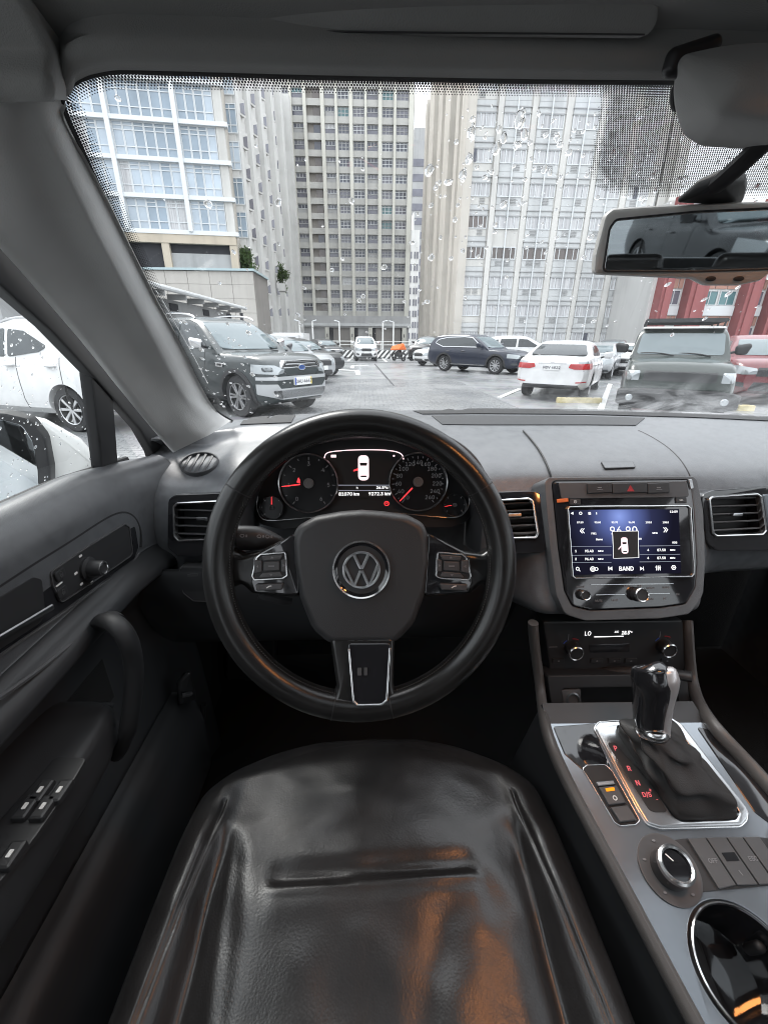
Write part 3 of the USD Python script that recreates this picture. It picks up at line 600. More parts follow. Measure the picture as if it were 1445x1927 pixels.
def make_car(name, label, cat_, x, y, yaw, c, group=None):
    """c: dict of the car's shape in metres; local x forwards, y to its left"""
    t = thing(name, label, cat_, group, (x, y, 0), yaw)
    FC = Frame([x, y, 0], [cos(yaw), sin(yaw), 0], [-sin(yaw), cos(yaw), 0])
    L, W = c['L']/2, c['W']/2
    hx = PchipInterpolator(*zip(*c['belt'])); rx_ = PchipInterpolator(*zip(*c['roof'])); wx = PchipInterpolator(*zip(*c['plan'])); bx_ = PchipInterpolator(*zip(*c['under']))
    tum = c.get('tumble', .17)
    def lower(e=0.0):
        n = 46; X = np.concatenate([[-L-e], np.linspace(-L+.015, L-.015, n-2), [L+e]]); secs = []
        for q in X:
            qq = min(max(q, -L), L); w, zt, zb_ = float(wx(qq))+e, float(hx(qq))+e, float(bx_(qq))-e
            endk = .985 if abs(q) >= L-1e-6 else 1
            w *= endk; H = zt-zb_
            pr = [(0, zb_), (w-.14, zb_), (w-.035, zb_+.10*min(1, H/.5)), (w-.004, zb_+.24*min(1, H/.6)), (w, zb_+H*.50), (w-.006, zb_+H*.66), (w-.022, zt-.16*min(1, H/.6)), (w-.05, zt-.06*min(1, H/.6)), (w-.12, zt-.008), (w*.55, zt+.018), (0, zt+.028)]
            secs.append([(q, -a, b) for a, b in pr] + [(q, a, b) for a, b in pr[::-1][1:-1]])
        return skin(A(secs))
    def upper(e=0.0):
        x0, x1 = c['roof'][0][0], c['roof'][-1][0]; n = 40; X = np.linspace(x0-e*1.5, x1+e*1.5, n); secs = []
        for q in X:
            qq = min(max(q, x0), x1); zr = float(rx_(qq))+e; zb_ = float(hx(min(max(qq, -L), L)))-.12
            wb = float(wx(min(max(qq, -L), L)))-.055+e; k = max(0.0, (zr-zb_-.12)/(c['H']-zb_-.12))
            wr = wb-tum*k
            H = max(zr-zb_, .02)
            pr = [(0, zb_), (wb, zb_), (wb-.006, zb_+min(.12, H*.5)), (wb+(wr-wb)*.55, zb_+.12*.5+H*.5), (wr+.012, zr-.10*k-.004), (wr-.03, zr-.035*k-.002), (wr-.13, zr), (wr*.5, zr+.016), (0, zr+.02)]
            secs.append([(q, -a, b) for a, b in pr] + [(q, a, b) for a, b in pr[::-1][1:-1]])
        return skin(A(secs))
    lo, up = to_man(lower()), to_man(upper()); loe, upe = to_man(lower(.008)), to_man(upper(.008))
    def prism_y(pts, y0=-2, y1=2): return to_man((lambda m: (np.stack([m[0][:, 0], -m[0][:, 2], m[0][:, 1]], 1), m[1]))(plate(pts if isinstance(pts, Polygon) else Polygon(pts), -y1, -y0)))
    def prism_x(pts, x0, x1): return to_man((lambda m: (np.stack([m[0][:, 2], m[0][:, 0], m[0][:, 1]], 1), m[1]))(plate(pts if isinstance(pts, Polygon) else Polygon(pts), x0, x1)))
    body = lo + up
    r, tw = c['tyre'], .235
    ar = r*1.13
    for ax in c['axles']:
        body = body - to_man((lambda m: (np.stack([m[0][:, 0]+ax, -m[0][:, 2], m[0][:, 1]+r], 1), m[1]))(plate(Point(0, 0).buffer(ar, quad_segs=10), -2, 2))) + to_man(bx(ax-ar, ax+ar, -W+.3, W-.3, .25, r*2))
    P = c['paint']
    obj('body', put(FC, from_man(body)), P, t, smooth=32)
    if c.get('clad'):
        for s in (-1, 1):
            for ax in c['axles']:
                arch = Point(ax, r).buffer(ar+.075, quad_segs=10).difference(Point(ax, r).buffer(ar-.005, quad_segs=10)).intersection(sbox(-5, .24, 5, 3))
                m = to_man(lower(.014)) ^ prism_y(arch, *((.5, 2) if s > 0 else (-2, -.5)))
                obj('arch_trim', put(FC, from_man(m)), 'trim_black', t, smooth=32)
    for nm, pts in c['glass'].items():
        for s in (1, -1):
            m = upe ^ prism_y(rpoly(pts, .03), *((.3, 2) if s > 0 else (-2, -.3)))
            if not m.is_empty(): obj('side_window', put(FC, from_man(m)), c.get('side_glass', 'car_glass'), t, smooth=32)
        if c.get('chromeline'):
            for s in (1, -1):
                rim = rpoly(pts, .03); m = to_man(upper(.014)) ^ prism_y(rim.buffer(.03).difference(rim.buffer(.004)), *((.3, 2) if s > 0 else (-2, -.3)))
                if nm == c['chromeline'] or c['chromeline'] is True: obj('window_trim', put(FC, from_man(m)), 'chrome', t, smooth=32)
    for nm, pts, xa, xb, mt in c['ends_upper']:
        m = upe ^ prism_x(rpoly(pts, .05), xa, xb)
        if not m.is_empty(): obj(nm, put(FC, from_man(m)), mt, t, smooth=32)
    for nm, pts, xa, xb, mt, mirror in c['ends_lower']:
        for s in ((1, -1) if mirror else (1,)):
            pp = [(a*s, b) for a, b in pts]
            m = loe ^ prism_x(rpoly(pp, .02), xa, xb)
            if not m.is_empty(): obj(nm, put(FC, from_man(m)), mt, t, smooth=32)
    for xg in c.get('gaps', []):                        # door shut lines
        for s in (1, -1):
            m = to_man(lower(.002)) ^ prism_y([(xg-.006, .35), (xg+.006, .35), (xg+.006, float(hx(xg))-.02), (xg-.006, float(hx(xg))-.02)], *((.5, 2) if s > 0 else (-2, -.5)))
            if not m.is_empty(): obj('door_gap', put(FC, from_man(m)), 'wheel_dark', t, smooth=False)
    for xh in c.get('handles', []):
        for s in (1, -1):
            yy = s*(float(wx(xh))-.012); zz = float(hx(xh))-.17
            obj('door_handle', put(FC, hull([(xh-.09, yy+s*.03, zz), (xh+.09, yy+s*.03, zz), (xh-.09, yy-s*.02, zz), (xh+.09, yy-s*.02, zz)], .016, 1)), c.get('handle', P), t)
    if 'mirror' in c:
        xm, zm = c['mirror']
        for s in (1, -1):
            yy = s*(float(wx(xm))-.03)
            mm = obj('side_mirror', put(FC, hull([(xm+.03, yy+s*.10, zm), (xm-.02, yy+s*.24, zm+.03), (xm-.03, yy+s*.22, zm-.07), (xm+.03, yy+s*.10, zm-.07)], [.06, .055, .045, .05], 2)), c.get('mirror_paint', P), t)
            obj('mirror_arm', put(FC, hull([(xm+.02, yy-s*.06, zm-.1), (xm+.02, yy+s*.1, zm-.06)], .025, 1)), 'trim_black', mm)
    for ax in c['axles']:
        for s in (1, -1):
            wheel_set(t, Frame(FC.w([[ax, s*(W-.035), r]])[0], FC.x*(-s), [0, 0, 1]), r, tw, c.get('rim', 'twin'), c.get('spokes', 5))
    for z_, e_, text_, xp, yp in c.get('plates', []):
        s = 1 if xp > 0 else -1
        fp = Frame(FC.w([[xp, yp, z_]])[0], FC.y*s, [0, 0, 1])
        pl = obj('number_plate', put(fp, plate(rrect(-.195, -.07, .195, .07, .012), 0, .012, .003)), 'number_plate', t, label=None)
        if text_:
            obj('plate_text', text_at(fp, text_, 0, -.004, .062, .0125, .002, True), 'plate_ink', pl, smooth=False)
            if e_: obj('plate_band', put(fp, plate(sbox(-.19, -.062, -.165, .062), .012, .0135)), 'plate_blue', pl); obj('plate_band', put(fp, plate(sbox(.168, -.062, .19, .062), .012, .0135)), 'plate_yellow', pl)
    return t, FC
def skin(S):
    """closed solid from sections (n x k x 3)"""
    n, k = S.shape[:2]; V = S.reshape(-1, 3)
    i, j = np.meshgrid(np.arange(n-1), np.arange(k), indexing='ij'); i, j = i.ravel(), j.ravel(); j2 = (j+1) % k
    F = quads(np.stack([i*k+j, (i+1)*k+j, (i+1)*k+j2, i*k+j2], 1))
    c0, c1 = len(V), len(V)+1; V = np.vstack([V, S[0].mean(0), S[-1].mean(0)]); a = np.arange(k); b = (a+1) % k
    F = np.vstack([F, np.stack([np.full(k, c0), a, b], 1), np.stack([np.full(k, c1), (n-1)*k+b, (n-1)*k+a], 1)])
    m = trimesh.Trimesh(V, F, process=False)
    if m.volume < 0: F = F[:, ::-1]
    return V, F
def suv(L=4.9, W=1.86, H=1.84, tyre=.385, wb=2.85, fo=.9, hood=1.12, paint_='paint_darkgreen', cowl=.75, nose=.98, tail=None, rear_top=None, **kw):
    h = L/2; fa = h-fo; ra = fa-wb; w = W/2
    b = hood+.07
    d = dict(L=L, W=W, H=H, tyre=tyre, axles=(fa, ra), paint=paint_,
        belt=[(-h, b-.18), (-h+.12, b), (-h+1.2, b), (cowl-.2, b-.01), (cowl+.1, hood), (h-.55, nose+.09), (h-.18, nose), (h, nose-.16)],
        roof=[(-h+.10, b-.05), (-h+.30, H-.24), (-h+.55, H-.06), (-.9, H), (-.2, H-.01), (.1, H-.07), (cowl-.1, b+.12), (cowl+.16, hood-.03)],
        plan=[(-h, w-.14), (-h+.14, w-.04), (-h+.8, w), (h-1.0, w), (h-.4, w-.05), (h-.14, w-.16), (h, w-.3)],
        under=[(-h, .45), (-h+.3, .33), (ra, .27), (fa, .27), (h-.3, .27), (h, .36)],
        glass={'front': [(cowl-.20, b+.02), (.12, H-.17), (-.32, H-.14), (-.34, b+.02)], 'rear': [(-.44, b+.02), (-.42, H-.14), (-1.25, H-.16), (-1.3, b+.02)], 'quarter': [(-1.42, b+.03), (-1.38, H-.18), (-h+.62, H-.23), (-h+.45, b+.1)]},
        ends_upper=[('windshield', [(-w+.20, hood+.06), (w-.20, hood+.06), (w-.30, H-.11), (-w+.30, H-.11)], .05, 3, 'car_glass_light'), ('rear_window', [(-w+.24, b+.06), (w-.24, b+.06), (w-.34, H-.2), (-w+.34, H-.2)], -4, -h+.75, 'car_glass')],
        ends_lower=[], gaps=[cowl-.3, -.38, -1.32], handles=[-.25, -1.15], mirror=(cowl-.28, b+.12), chromeline=None)
    d.update(kw); return d
def front_kit(w, z, grille='trim_black', x0=1.72):
    """headlights, grille, lower grille for a car w wide whose bonnet edge is at z"""
    h = w/2
    return [('headlight', [(h-.52, z-.23), (h-.5, z-.1), (h-.03, z-.03), (h+.1, z-.06), (h+.1, z-.2), (h-.25, z-.25)], x0, 4, 'lamp_clear', True), ('grille', [(-h+.5, z-.28), (h-.5, z-.28), (h-.52, z-.08), (-h+.52, z-.08)], x0, 4, grille, False),
            ('lower_grille', [(-h+.42, z-.62), (h-.42, z-.62), (h-.5, z-.42), (-h+.5, z-.42)], 1.0, 4, 'trim_black', False), ('fog_lamp', [(h-.33, z-.55), (h-.12, z-.52), (h-.14, z-.42), (h-.32, z-.44)], x0, 4, 'lamp_inner', True)]

# dark green SUV, first of the left row
fk = [('headlight', [(.47, .86), (.43, .92), (.60, 1.0), (.98, 1.02), (.98, .90), (.85, .85), (.62, .835)], 2.02, 4, 'lamp_clear', True), ('headlight_lens', [(.66, .885), (.80, .885), (.80, .965), (.66, .965)], 2.0, 4, 'lamp_inner', True),
      ('lower_intake', [(-.62, .40), (.62, .40), (.7, .55), (-.7, .55)], 1.0, 4, 'trim_black', False), ('bumper_bar', [(-.95, .50), (-.55, .38), (.55, .38), (.95, .50), (.95, .66), (.62, .665), (.55, .58), (-.55, .58), (-.62, .665), (-.95, .66)], 2.12, 4, 'bumper_silver', False), ('bumper_strip', [(-.98, .735), (.98, .735), (.98, .79), (.45, .80), (-.45, .80), (-.98, .79)], 2.12, 4, 'bumper_silver', False)]
d = suv(L=4.9, W=1.87, H=1.88, tyre=.4, wb=2.85, fo=.9, hood=1.2, nose=1.08, cowl=.9, clad=True, spokes=6, ends_lower=fk, mirror_paint='chrome')
t, FC = make_car('parked_suv', 'dark green SUV with chrome barred grille nearest on the left beside the windshield pillar', 'car', -3.2, 10.25, radians(-38.9), d, None)
FG = Frame(FC.w([[2.385, 0, .95]])[0], FC.y, [0, 0, 1])
gr = obj('grille', put(FG, plate(rpoly([(-.50, 0), (-.40, .125), (.40, .125), (.50, 0), (.40, -.135), (-.40, -.135)], .03), -.08, .045, .01)), 'trim_black', t)
ring = rpoly([(-.50, 0), (-.40, .125), (.40, .125), (.50, 0), (.40, -.135), (-.40, -.135)], .03)
obj('grille_frame', put(FG, plate(ring.buffer(.012).difference(ring.buffer(-.022)), -.05, .065, .006)), 'chrome', gr)
for y_ in (-.062, .0, .062): obj('grille_bar', put(FG, plate(rrect(-.445+abs(y_)*.9, y_-.013, .445-abs(y_)*.9, y_+.013, .008), .03, .062, .006)), 'chrome', gr)
bd = obj('badge', put(FG, plate(ell(0, .0, .085, .048, 32), .05, .078, .005)), 'badge_blue', gr); obj('badge_rim', put(FG, plate(ell(0, 0, .092, .054, 32).difference(ell(0, 0, .081, .044, 32)), .05, .083, .003)), 'chrome', gr)
obj('badge_text', text_at(FG, 'Ford', 0, 0, .034, .0785, .002), 'chrome', gr, smooth=False)
fp = Frame(FC.w([[2.475, 0, .70]])[0], FC.y, [0, 0, 1])
pl = obj('number_plate', put(fp, plate(rrect(-.225, -.075, .225, .075, .012), -.05, .012, .003)), 'number_plate', t)
obj('plate_text', text_at(fp, 'DAU 4647', .01, -.004, .062, .0125, .002, True), 'plate_ink', pl, smooth=False)
obj('plate_band', put(fp, plate(sbox(-.22, -.068, -.19, .068), .012, .0135)), 'plate_blue', pl); obj('plate_band', put(fp, plate(sbox(.192, -.068, .22, .068), .012, .0135)), 'plate_yellow', pl)
for s in (1, -1):
    vn = Frame(FC.w([[1.12, s*.938, .98]])[0], FC.x*(-s), [0, 0, 1]); fv = obj('fender_vent', put(vn, plate(rpoly([(-.12, -.03), (.10, -.045), (.14, .035), (-.09, .05)], .012), -.02, .012, .006)), 'chrome', t)
    obj('vent_insert', put(vn, plate(rpoly([(-.07, -.01), (.07, -.02), (.09, .018), (-.05, .025)], .006), .005, .0135)), 'trim_black', fv)
    obj('roof_rail', put(FC, tube(spl([(.15, s*.72, 1.84), (-.2, s*.71, 1.93), (-1.4, s*.71, 1.93), (-1.9, s*.71, 1.83)], 14), .02, 6)), 'chrome', t)
for y_ in (-.3, .35): obj('wiper', put(FC, tube([(1.02, y_+.3, 1.215), (.93, y_-.25, 1.29)], .012, 5)), 'trim_black', t)

# the rest of the left row, angled the same way
row = A([cos(radians(-38.9)), sin(radians(-38.9))])
for k, (dx_, dy_, nm, lab, d) in enumerate((
    (-.3, 3.2, 'parked_crossover', 'dark grey SUV parked directly behind the dark green SUV', suv(L=4.7, W=1.85, H=1.7, hood=1.08, nose=.98, paint_='paint_grey', cowl=.85, ends_lower=front_kit(1.85, .98, 'chrome'), spokes=5)),
    (-.1, 6.5, 'parked_sedan', 'silver car with blue tinted headlights third in the left row', suv(L=4.6, W=1.8, H=1.55, hood=1.0, nose=.9, tyre=.33, paint_='paint_silver', cowl=.85, ends_lower=front_kit(1.8, .9), plates=[(.55, 0, '', 2.31, 0)])),
    (.1, 9.8, 'parked_hatchback', 'black car fourth in the left row, only its nose showing', suv(L=4.5, W=1.78, H=1.5, hood=.98, nose=.88, tyre=.33, paint_='paint_black', cowl=.8, ends_lower=front_kit(1.78, .88))))):
    make_car(nm, lab, 'car', -3.2+dx_, 10.25+dy_, radians(-38.9), d)
q = onZ(621, 677, 0)
make_car('parked_saloon', 'dark car facing us at the far end of the left row before the striped barrier', 'car', q[0]-.6, q[1]+2.2, radians(-62), suv(L=4.4, W=1.75, H=1.5, hood=.98, nose=.86, tyre=.32, paint_='paint_black', cowl=.8, ends_lower=front_kit(1.75, .86, 'chrome')))
# white truck cab
pt = onY(560, 630, 31)
t = thing('box_truck', 'white box truck behind the left row of cars', 'truck', None, (pt[0], 31, 0))
FT = Frame([pt[0]-.8, 31, 0], [0, -1, 0], [1, 0, 0])
zt = onY(560, 628.5, 31)[2]
obj('cab', put(FT, plate(rpoly([(-.9, -.95), (.9, -.95), (.9, .95), (-.9, .95)], .15), .5, zt, .12)), 'paint_white', t)
obj('cargo_box', put(FT, bx(-4.4, -1.0, -1.05, 1.05, .6, zt+.1)), 'paint_white', t)
obj('windshield', put(FT, bx(.895, .91, -.8, .8, zt-.85, zt-.2)), 'car_glass', t); obj('side_window', put(FT, bx(-.2, .7, .945, .957, zt-.85, zt-.25)), 'car_glass', t); obj('bumper', put(FT, bx(.85, .98, -.92, .92, .4, .7)), 'trim_black', t)
for xq in (-3.4, .2):
    for s in (1, -1): wheel_set(t, Frame(FT.w([[xq, s*.95, .4]])[0], FT.x*(-s), [0, 0, 1]), .4, .25, 'solid', 6)
# white minivan facing us
d = suv(L=4.43, W=1.72, H=1.71, hood=1.13, nose=1.0, tyre=.34, wb=2.68, fo=.85, paint_='paint_white', cowl=.95, ends_lower=front_kit(1.72, .98), spokes=5, plates=[(.62, 0, '', 2.24, 0)])
make_car('white_minivan', 'white minivan facing us in front of the striped barrier', 'car', -.19, 34.9, radians(-86.4), d)
# orange-covered motorcycle
q = onZ(750, 679, 0); mc = thing('motorcycle', 'parked motorcycle under a bright orange cover beside the dark SUV', 'motorcycle', None, q)
FM = Frame(q, [.5, -.86, 0], [.86, .5, 0])
for a in (-.62, .62): obj('wheel', put(Frame(FM.w([[a, 0, .3]])[0], FM.x, [0, 0, 1]), lathe([(.2, -.05), (.3, -.04), (.3, .04), (.2, .05)], 20)), 'tyre', mc)
obj('engine', put(FM, hull([(-.35, 0, .45), (.3, 0, .42), (.1, 0, .75)], [.16, .14, .12])), 'trim_black', mc)
obj('cover', put(FM, hull([(-.75, 0, .95), (.5, 0, 1.15), (-.6, .3, .8), (-.6, -.3, .8), (.45, .3, .85), (.45, -.3, .85)], [.12, .1, .05, .05, .05, .05])), 'orange_cloth', mc)
# dark SUV facing us, right of the aisle
q = onZ(768, 679, 0); d = suv(L=4.8, W=1.86, H=1.78, hood=1.16, nose=1.06, tyre=.38, paint_='paint_black', cowl=.85, clad=True, ends_lower=front_kit(1.86, 1.04, 'trim_black'), plates=[(.6, 0, '', 2.42, 0)])
make_car('parked_offroader', 'black SUV facing us at the far right of the aisle beside the orange cover', 'car', q[0]+1.75, q[1]+2.0, radians(-118), d)
# white sedan half hidden behind the navy SUV
q = onZ(797, 689.5, 0); d = suv(L=4.6, W=1.8, H=1.48, hood=.98, nose=.86, tyre=.33, wb=2.7, fo=.9, paint_='paint_white', cowl=.85, ends_lower=front_kit(1.8, .86), rim='solid', spokes=7)
make_car('white_hatchback', 'white car half hidden behind the navy SUV', 'car', q[0]+1.7, q[1]+1.6, radians(-150), d)
# navy SUV
d = suv(L=5.07, W=1.96, H=1.75, tyre=.39, wb=2.93, fo=.99, hood=1.10, nose=.95, paint_='paint_navy', cowl=.95, clad=True, chromeline=True, ends_lower=front_kit(1.96, .95, 'lamp_inner', 2.1)+[('nose_trim', [(-.6, .42), (.6, .42), (.6, .45), (-.6, .45)], 1, 4, 'chrome', False)], spokes=10, rim='solid')
d['glass'] = {'all': [(.72, 1.2), (.12, 1.59), (-.32, 1.62), (-1.25, 1.6), (-1.85, 1.5), (-2.0, 1.36), (-1.5, 1.2)]}
t, FC = make_car('navy_suv', 'navy blue SUV with chrome window line standing across the right of the aisle', 'car', 5.55, 22.2, radians(-46), d)
for s in (1, -1): obj('sill_trim', put(FC, bx(-.95, 1.0, s*.975-.012, s*.975+.012, .36, .40)), 'chrome', t)
# white MPV behind the navy SUV, and others further right
def mid(u, v, Y, dz): p = onY(u, v, Y); return p
p = onY(995, 636, 24.0)
make_car('white_mpv', 'white people carrier with dark windows behind the navy SUV', 'car', p[0], 24.5, radians(-20), suv(L=4.5, W=1.75, H=1.72, hood=1.08, nose=.95, tyre=.33, paint_='paint_white', cowl=1.0, ends_lower=front_kit(1.75, .95)))
for nm, lab, u, Y, yaw, pn, H_ in (('grey_sedan', 'pale blue grey sedan behind the right shoulder of the white sedan', 1128, 19.5, -125, 'paint_silver', 1.42), ('black_sedan', 'long black car roof behind the white sedan', 1092, 23.0, -122, 'paint_black', 1.50),
        ('white_compact', 'white compact car showing between the white sedan and the off-roader', 1182, 21.5, -125, 'paint_white', 1.40), ('dark_van', 'dark car roof in front of the curtained tower beside the off-roader', 1152, 26.0, -122, 'paint_grey', 1.58)):
    p = onY(u, 650, Y)
    make_car(nm, lab, 'car', p[0], Y, radians(yaw), suv(L=4.5, W=1.76, H=H_, hood=.98, nose=.85, tyre=.33, paint_=pn, cowl=.85, ends_lower=front_kit(1.76, .85)))
# white sedan seen from behind
h = 4.85/2
d = suv(L=4.85, W=1.83, H=1.47, tyre=.335, wb=2.78, fo=.98, hood=1.0, nose=.85, paint_='paint_white', cowl=.9, spokes=5)
d['belt'] = [(-h, .90), (-h+.08, 1.05), (-h+.35, 1.09), (-h+.75, 1.07), (-1.2, 1.04), (.7, 1.02), (1.0, .98), (h-.5, .90), (h-.15, .82), (h, .66)]
d['roof'] = [(-h+.62, 1.03), (-1.35, 1.27), (-.95, 1.42), (-.4, 1.47), (.1, 1.45), (.35, 1.37), (.85, 1.08), (1.05, .96)]
d['glass'] = {'front': [(.6, 1.08), (.15, 1.33), (-.22, 1.36), (-.24, 1.08)], 'rear': [(-.32, 1.08), (-.30, 1.36), (-.95, 1.31), (-1.25, 1.1)]}
d['ends_upper'] = [('windshield', [(-.72, 1.08), (.72, 1.08), (.6, 1.38), (-.6, 1.38)], .1, 3, 'car_glass'), ('rear_window', [(-.74, 1.10), (.74, 1.10), (.58, 1.385), (-.58, 1.385)], -3, -.9, 'car_glass')]
d['ends_lower'] = [('taillight', [(.40, .84), (.44, .93), (1.0, .945), (1.0, .81), (.55, .80)], -4, -1.95, 'lamp_red', True), ('taillight_clear', [(.52, .945), (.60, .985), (1.0, 1.01), (1.0, .953)], -4, -2.05, 'lamp_clear', True),
    ('lower_valance', [(-.75, .28), (.75, .28), (.68, .42), (-.68, .42)], -4, -2, 'trim_black', False), ('reflector', [(.62, .47), (.86, .49), (.86, .52), (.62, .50)], -4, -2, 'lamp_red', True)]
d['under'] = [(-h, .40), (-h+.3, .30), (-1.4, .24), (1.3, .2), (h-.3, .2), (h, .3)]
d['plates'] = [(.84, 0, 'NDV 4822', -2.425, 0)]; d['mirror'] = (.75, 1.1)
t, FC = make_car('white_sedan', 'white sedan seen from behind with red taillights right of the aisle', 'car', 6.03, 13.2, radians(57.5), d)
fb = Frame(FC.w([[-2.415, 0, 1.0]])[0], -FC.y, [0, 0, 1]); obj('badge', cat(put(fb, plate(ell(0, 0, .07, .048, 28).difference(ell(0, 0, .06, .038, 28)), 0, .01)), put(fb, plate(ell(0, .01, .035, .022, 24).difference(ell(0, .01, .028, .016, 24)), 0, .01))), 'chrome', t)
obj('trunk_gap', put(fb, bx(-.78, .78, -.232, -.226, -.03, .004)), 'wheel_dark', t, smooth=False)
obj('plate_garnish', put(fb, bx(-.34, .34, -.075, -.05, -.03, .012)), 'chrome', t)
# green off-roader with roof rack, facing us
h = 4.1/2
d = suv(L=4.1, W=1.78, H=1.74, tyre=.39, wb=2.5, fo=.75, hood=1.17, nose=1.1, paint_='paint_olive', cowl=.85, clad=True, tumble=.08, spokes=6, rim='solid', mirror_paint='trim_black')
d['belt'] = [(-h, 1.1), (-h+.1, 1.2), (.5, 1.2), (.85, 1.17), (h-.25, 1.10), (h-.08, 1.02), (h, .92)]
d['roof'] = [(-h+.05, 1.1), (-h+.15, 1.62), (-h+.3, 1.70), (-.3, 1.74), (.35, 1.72), (.46, 1.66), (.74, 1.25), (.86, 1.12)]
d['plan'] = [(-h, .80), (-h+.1, .88), (h-.8, .89), (h-.1, .84), (h, .78)]
d['glass'] = {'front': [(.62, 1.22), (.38, 1.6), (-.3, 1.62), (-.3, 1.22)], 'rear': [(-.4, 1.22), (-.4, 1.62), (-1.3, 1.6), (-1.3, 1.22)]}
d['ends_upper'] = [('windshield', [(-.74, 1.23), (.74, 1.23), (.70, 1.625), (-.70, 1.625)], .3, 3, 'car_glass_light')]
d['ends_lower'] = [('grille', [(-.55, .80), (.55, .80), (.55, .97), (-.55, .97)], 1, 4, 'trim_black', False), ('headlight', [(.62, .80), (.82, .80), (.82, .97), (.62, .97)], 1.86, 4, 'lamp_clear', True)]
t, FC = make_car('green_offroader', 'dark green off-roader with black roof rack and steel bumper facing us at the right', 'car', 6.62, 9.35, radians(-121.2), d)
FB = Frame(FC.w([[2.06, 0, .52]])[0], FC.y, [0, 0, 1])
bmp = obj('bumper', put(FB, plate(rpoly([(-.93, -.13), (-.7, -.2), (.7, -.2), (.93, -.13), (.93, .1), (.6, .15), (-.6, .15), (-.93, .1)], .03), -.2, .14, .03)), 'trim_black', t)
for s in (1, -1): obj('fog_lamp', put(FB, lathe([(.06, .13), (.06, .15), (.05, .165), (0, .17)], 20)[0:2] if False else ((lathe([(.062, .13), (.062, .15), (.05, .165), (0, .17)], 20)[0]+A([s*.72, -.02, 0])), lathe([(.062, .13), (.062, .15), (.05, .165), (0, .17)], 20)[1])), 'lamp_clear', bmp)
obj('roof_visor', put(FC, plate(rpoly([(.28, -.72), (.55, -.66), (.55, .66), (.28, .72)], .04), 1.715, 1.75, .012)), 'paint_pearl', t)
rk = obj('roof_rack', put(FC, cat(tube([(.5, -.68, 1.86), (.5, .68, 1.86), (-1.7, .68, 1.86), (-1.7, -.68, 1.86)], .022, 6, True), *[tube([(x_, -.68, 1.85), (x_, .68, 1.85)], .018, 6) for x_ in np.linspace(-1.5, .3, 7)], bx(.5, .53, -.68, .68, 1.83, 1.90))), 'trim_black', t)
for s in (1, -1):
    for x_ in (.3, -.6, -1.5): obj('rack_foot', put(FC, tube([(x_, s*.68, 1.86), (x_, s*.66, 1.70)], .018, 6)), 'trim_black', rk)
for y_ in (-.35, .25): obj('wiper', put(FC, tube(spl([(.80, y_+.28, 1.205), (.77, y_, 1.25), (.75, y_-.32, 1.245)], 8), .011, 5)), 'trim_black', t)
for y_ in (-.28, .28): obj('seat_headrest', put(FC, ball((.1, y_, 1.42), (.06, .13, .1), 2)), 'trim_black', t) if False else None
# red SUV at the right edge
make_car('red_suv', 'dark red SUV at the right edge beside the green off-roader', 'car', *(onY(1452, 660, 11.2)[:2]+A([.55, .9])), radians(-121), suv(L=4.6, W=1.84, H=1.66, hood=1.1, nose=.98, tyre=.36, paint_='paint_red', cowl=.85, ends_lower=front_kit(1.84, .98), mirror_paint='trim_black'))
# white hatchback close on the left, seen through the side window
d = suv(L=4.45, W=1.86, H=1.74, tyre=.36, wb=2.62, fo=.89, hood=1.14, nose=1.0, paint_='paint_white', cowl=.95, spokes=8, rim='solid')
h = 2.225
d['glass'] = {'front': [(.7, 1.16), (.1, 1.52), (-.12, 1.54), (-.14, 1.14)], 'rear': [(-.22, 1.16), (-.2, 1.58), (-.55, 1.55), (-1.08, 1.32), (-.9, 1.24)]}
d['roof'] = [(-h+.08, 1.16), (-h+.25, 1.5), (-h+.5, 1.66), (-.9, 1.73), (-.2, 1.73), (.15, 1.65), (.85, 1.30), (1.1, 1.12)]
d['glass']['front'] = [(.7, 1.18), (.1, 1.57), (-.12, 1.59), (-.14, 1.16)]
t, FC = make_car('white_crossover', 'white crossover close by outside the driver side window, seen from its flank', 'car', -5.75, 8.35, radians(161), d)
for s in (1, -1): obj('roof_rail', put(FC, tube(spl([(.1, s*.66, 1.64), (-.2, s*.66, 1.73), (-1.3, s*.66, 1.72), (-1.6, s*.66, 1.6)], 12), .018, 6)), 'alloy', t)

# two cars behind us, seen only in the mirrors
make_car('rear_suv', 'dark SUV behind our car, seen small in the rear view mirror', 'car', 2.3, -9.5, radians(70), suv(L=4.7, W=1.85, H=1.75, hood=1.1, nose=1.0, paint_='paint_black', ends_lower=front_kit(1.85, 1.0)))
make_car('rear_sedan', 'silver car behind our car, seen beside the dark SUV in the rear view mirror', 'car', 4.9, -9.0, radians(70), suv(L=4.6, W=1.8, H=1.5, hood=1.0, nose=.9, tyre=.33, paint_='paint_silver', ends_lower=front_kit(1.8, .9)))

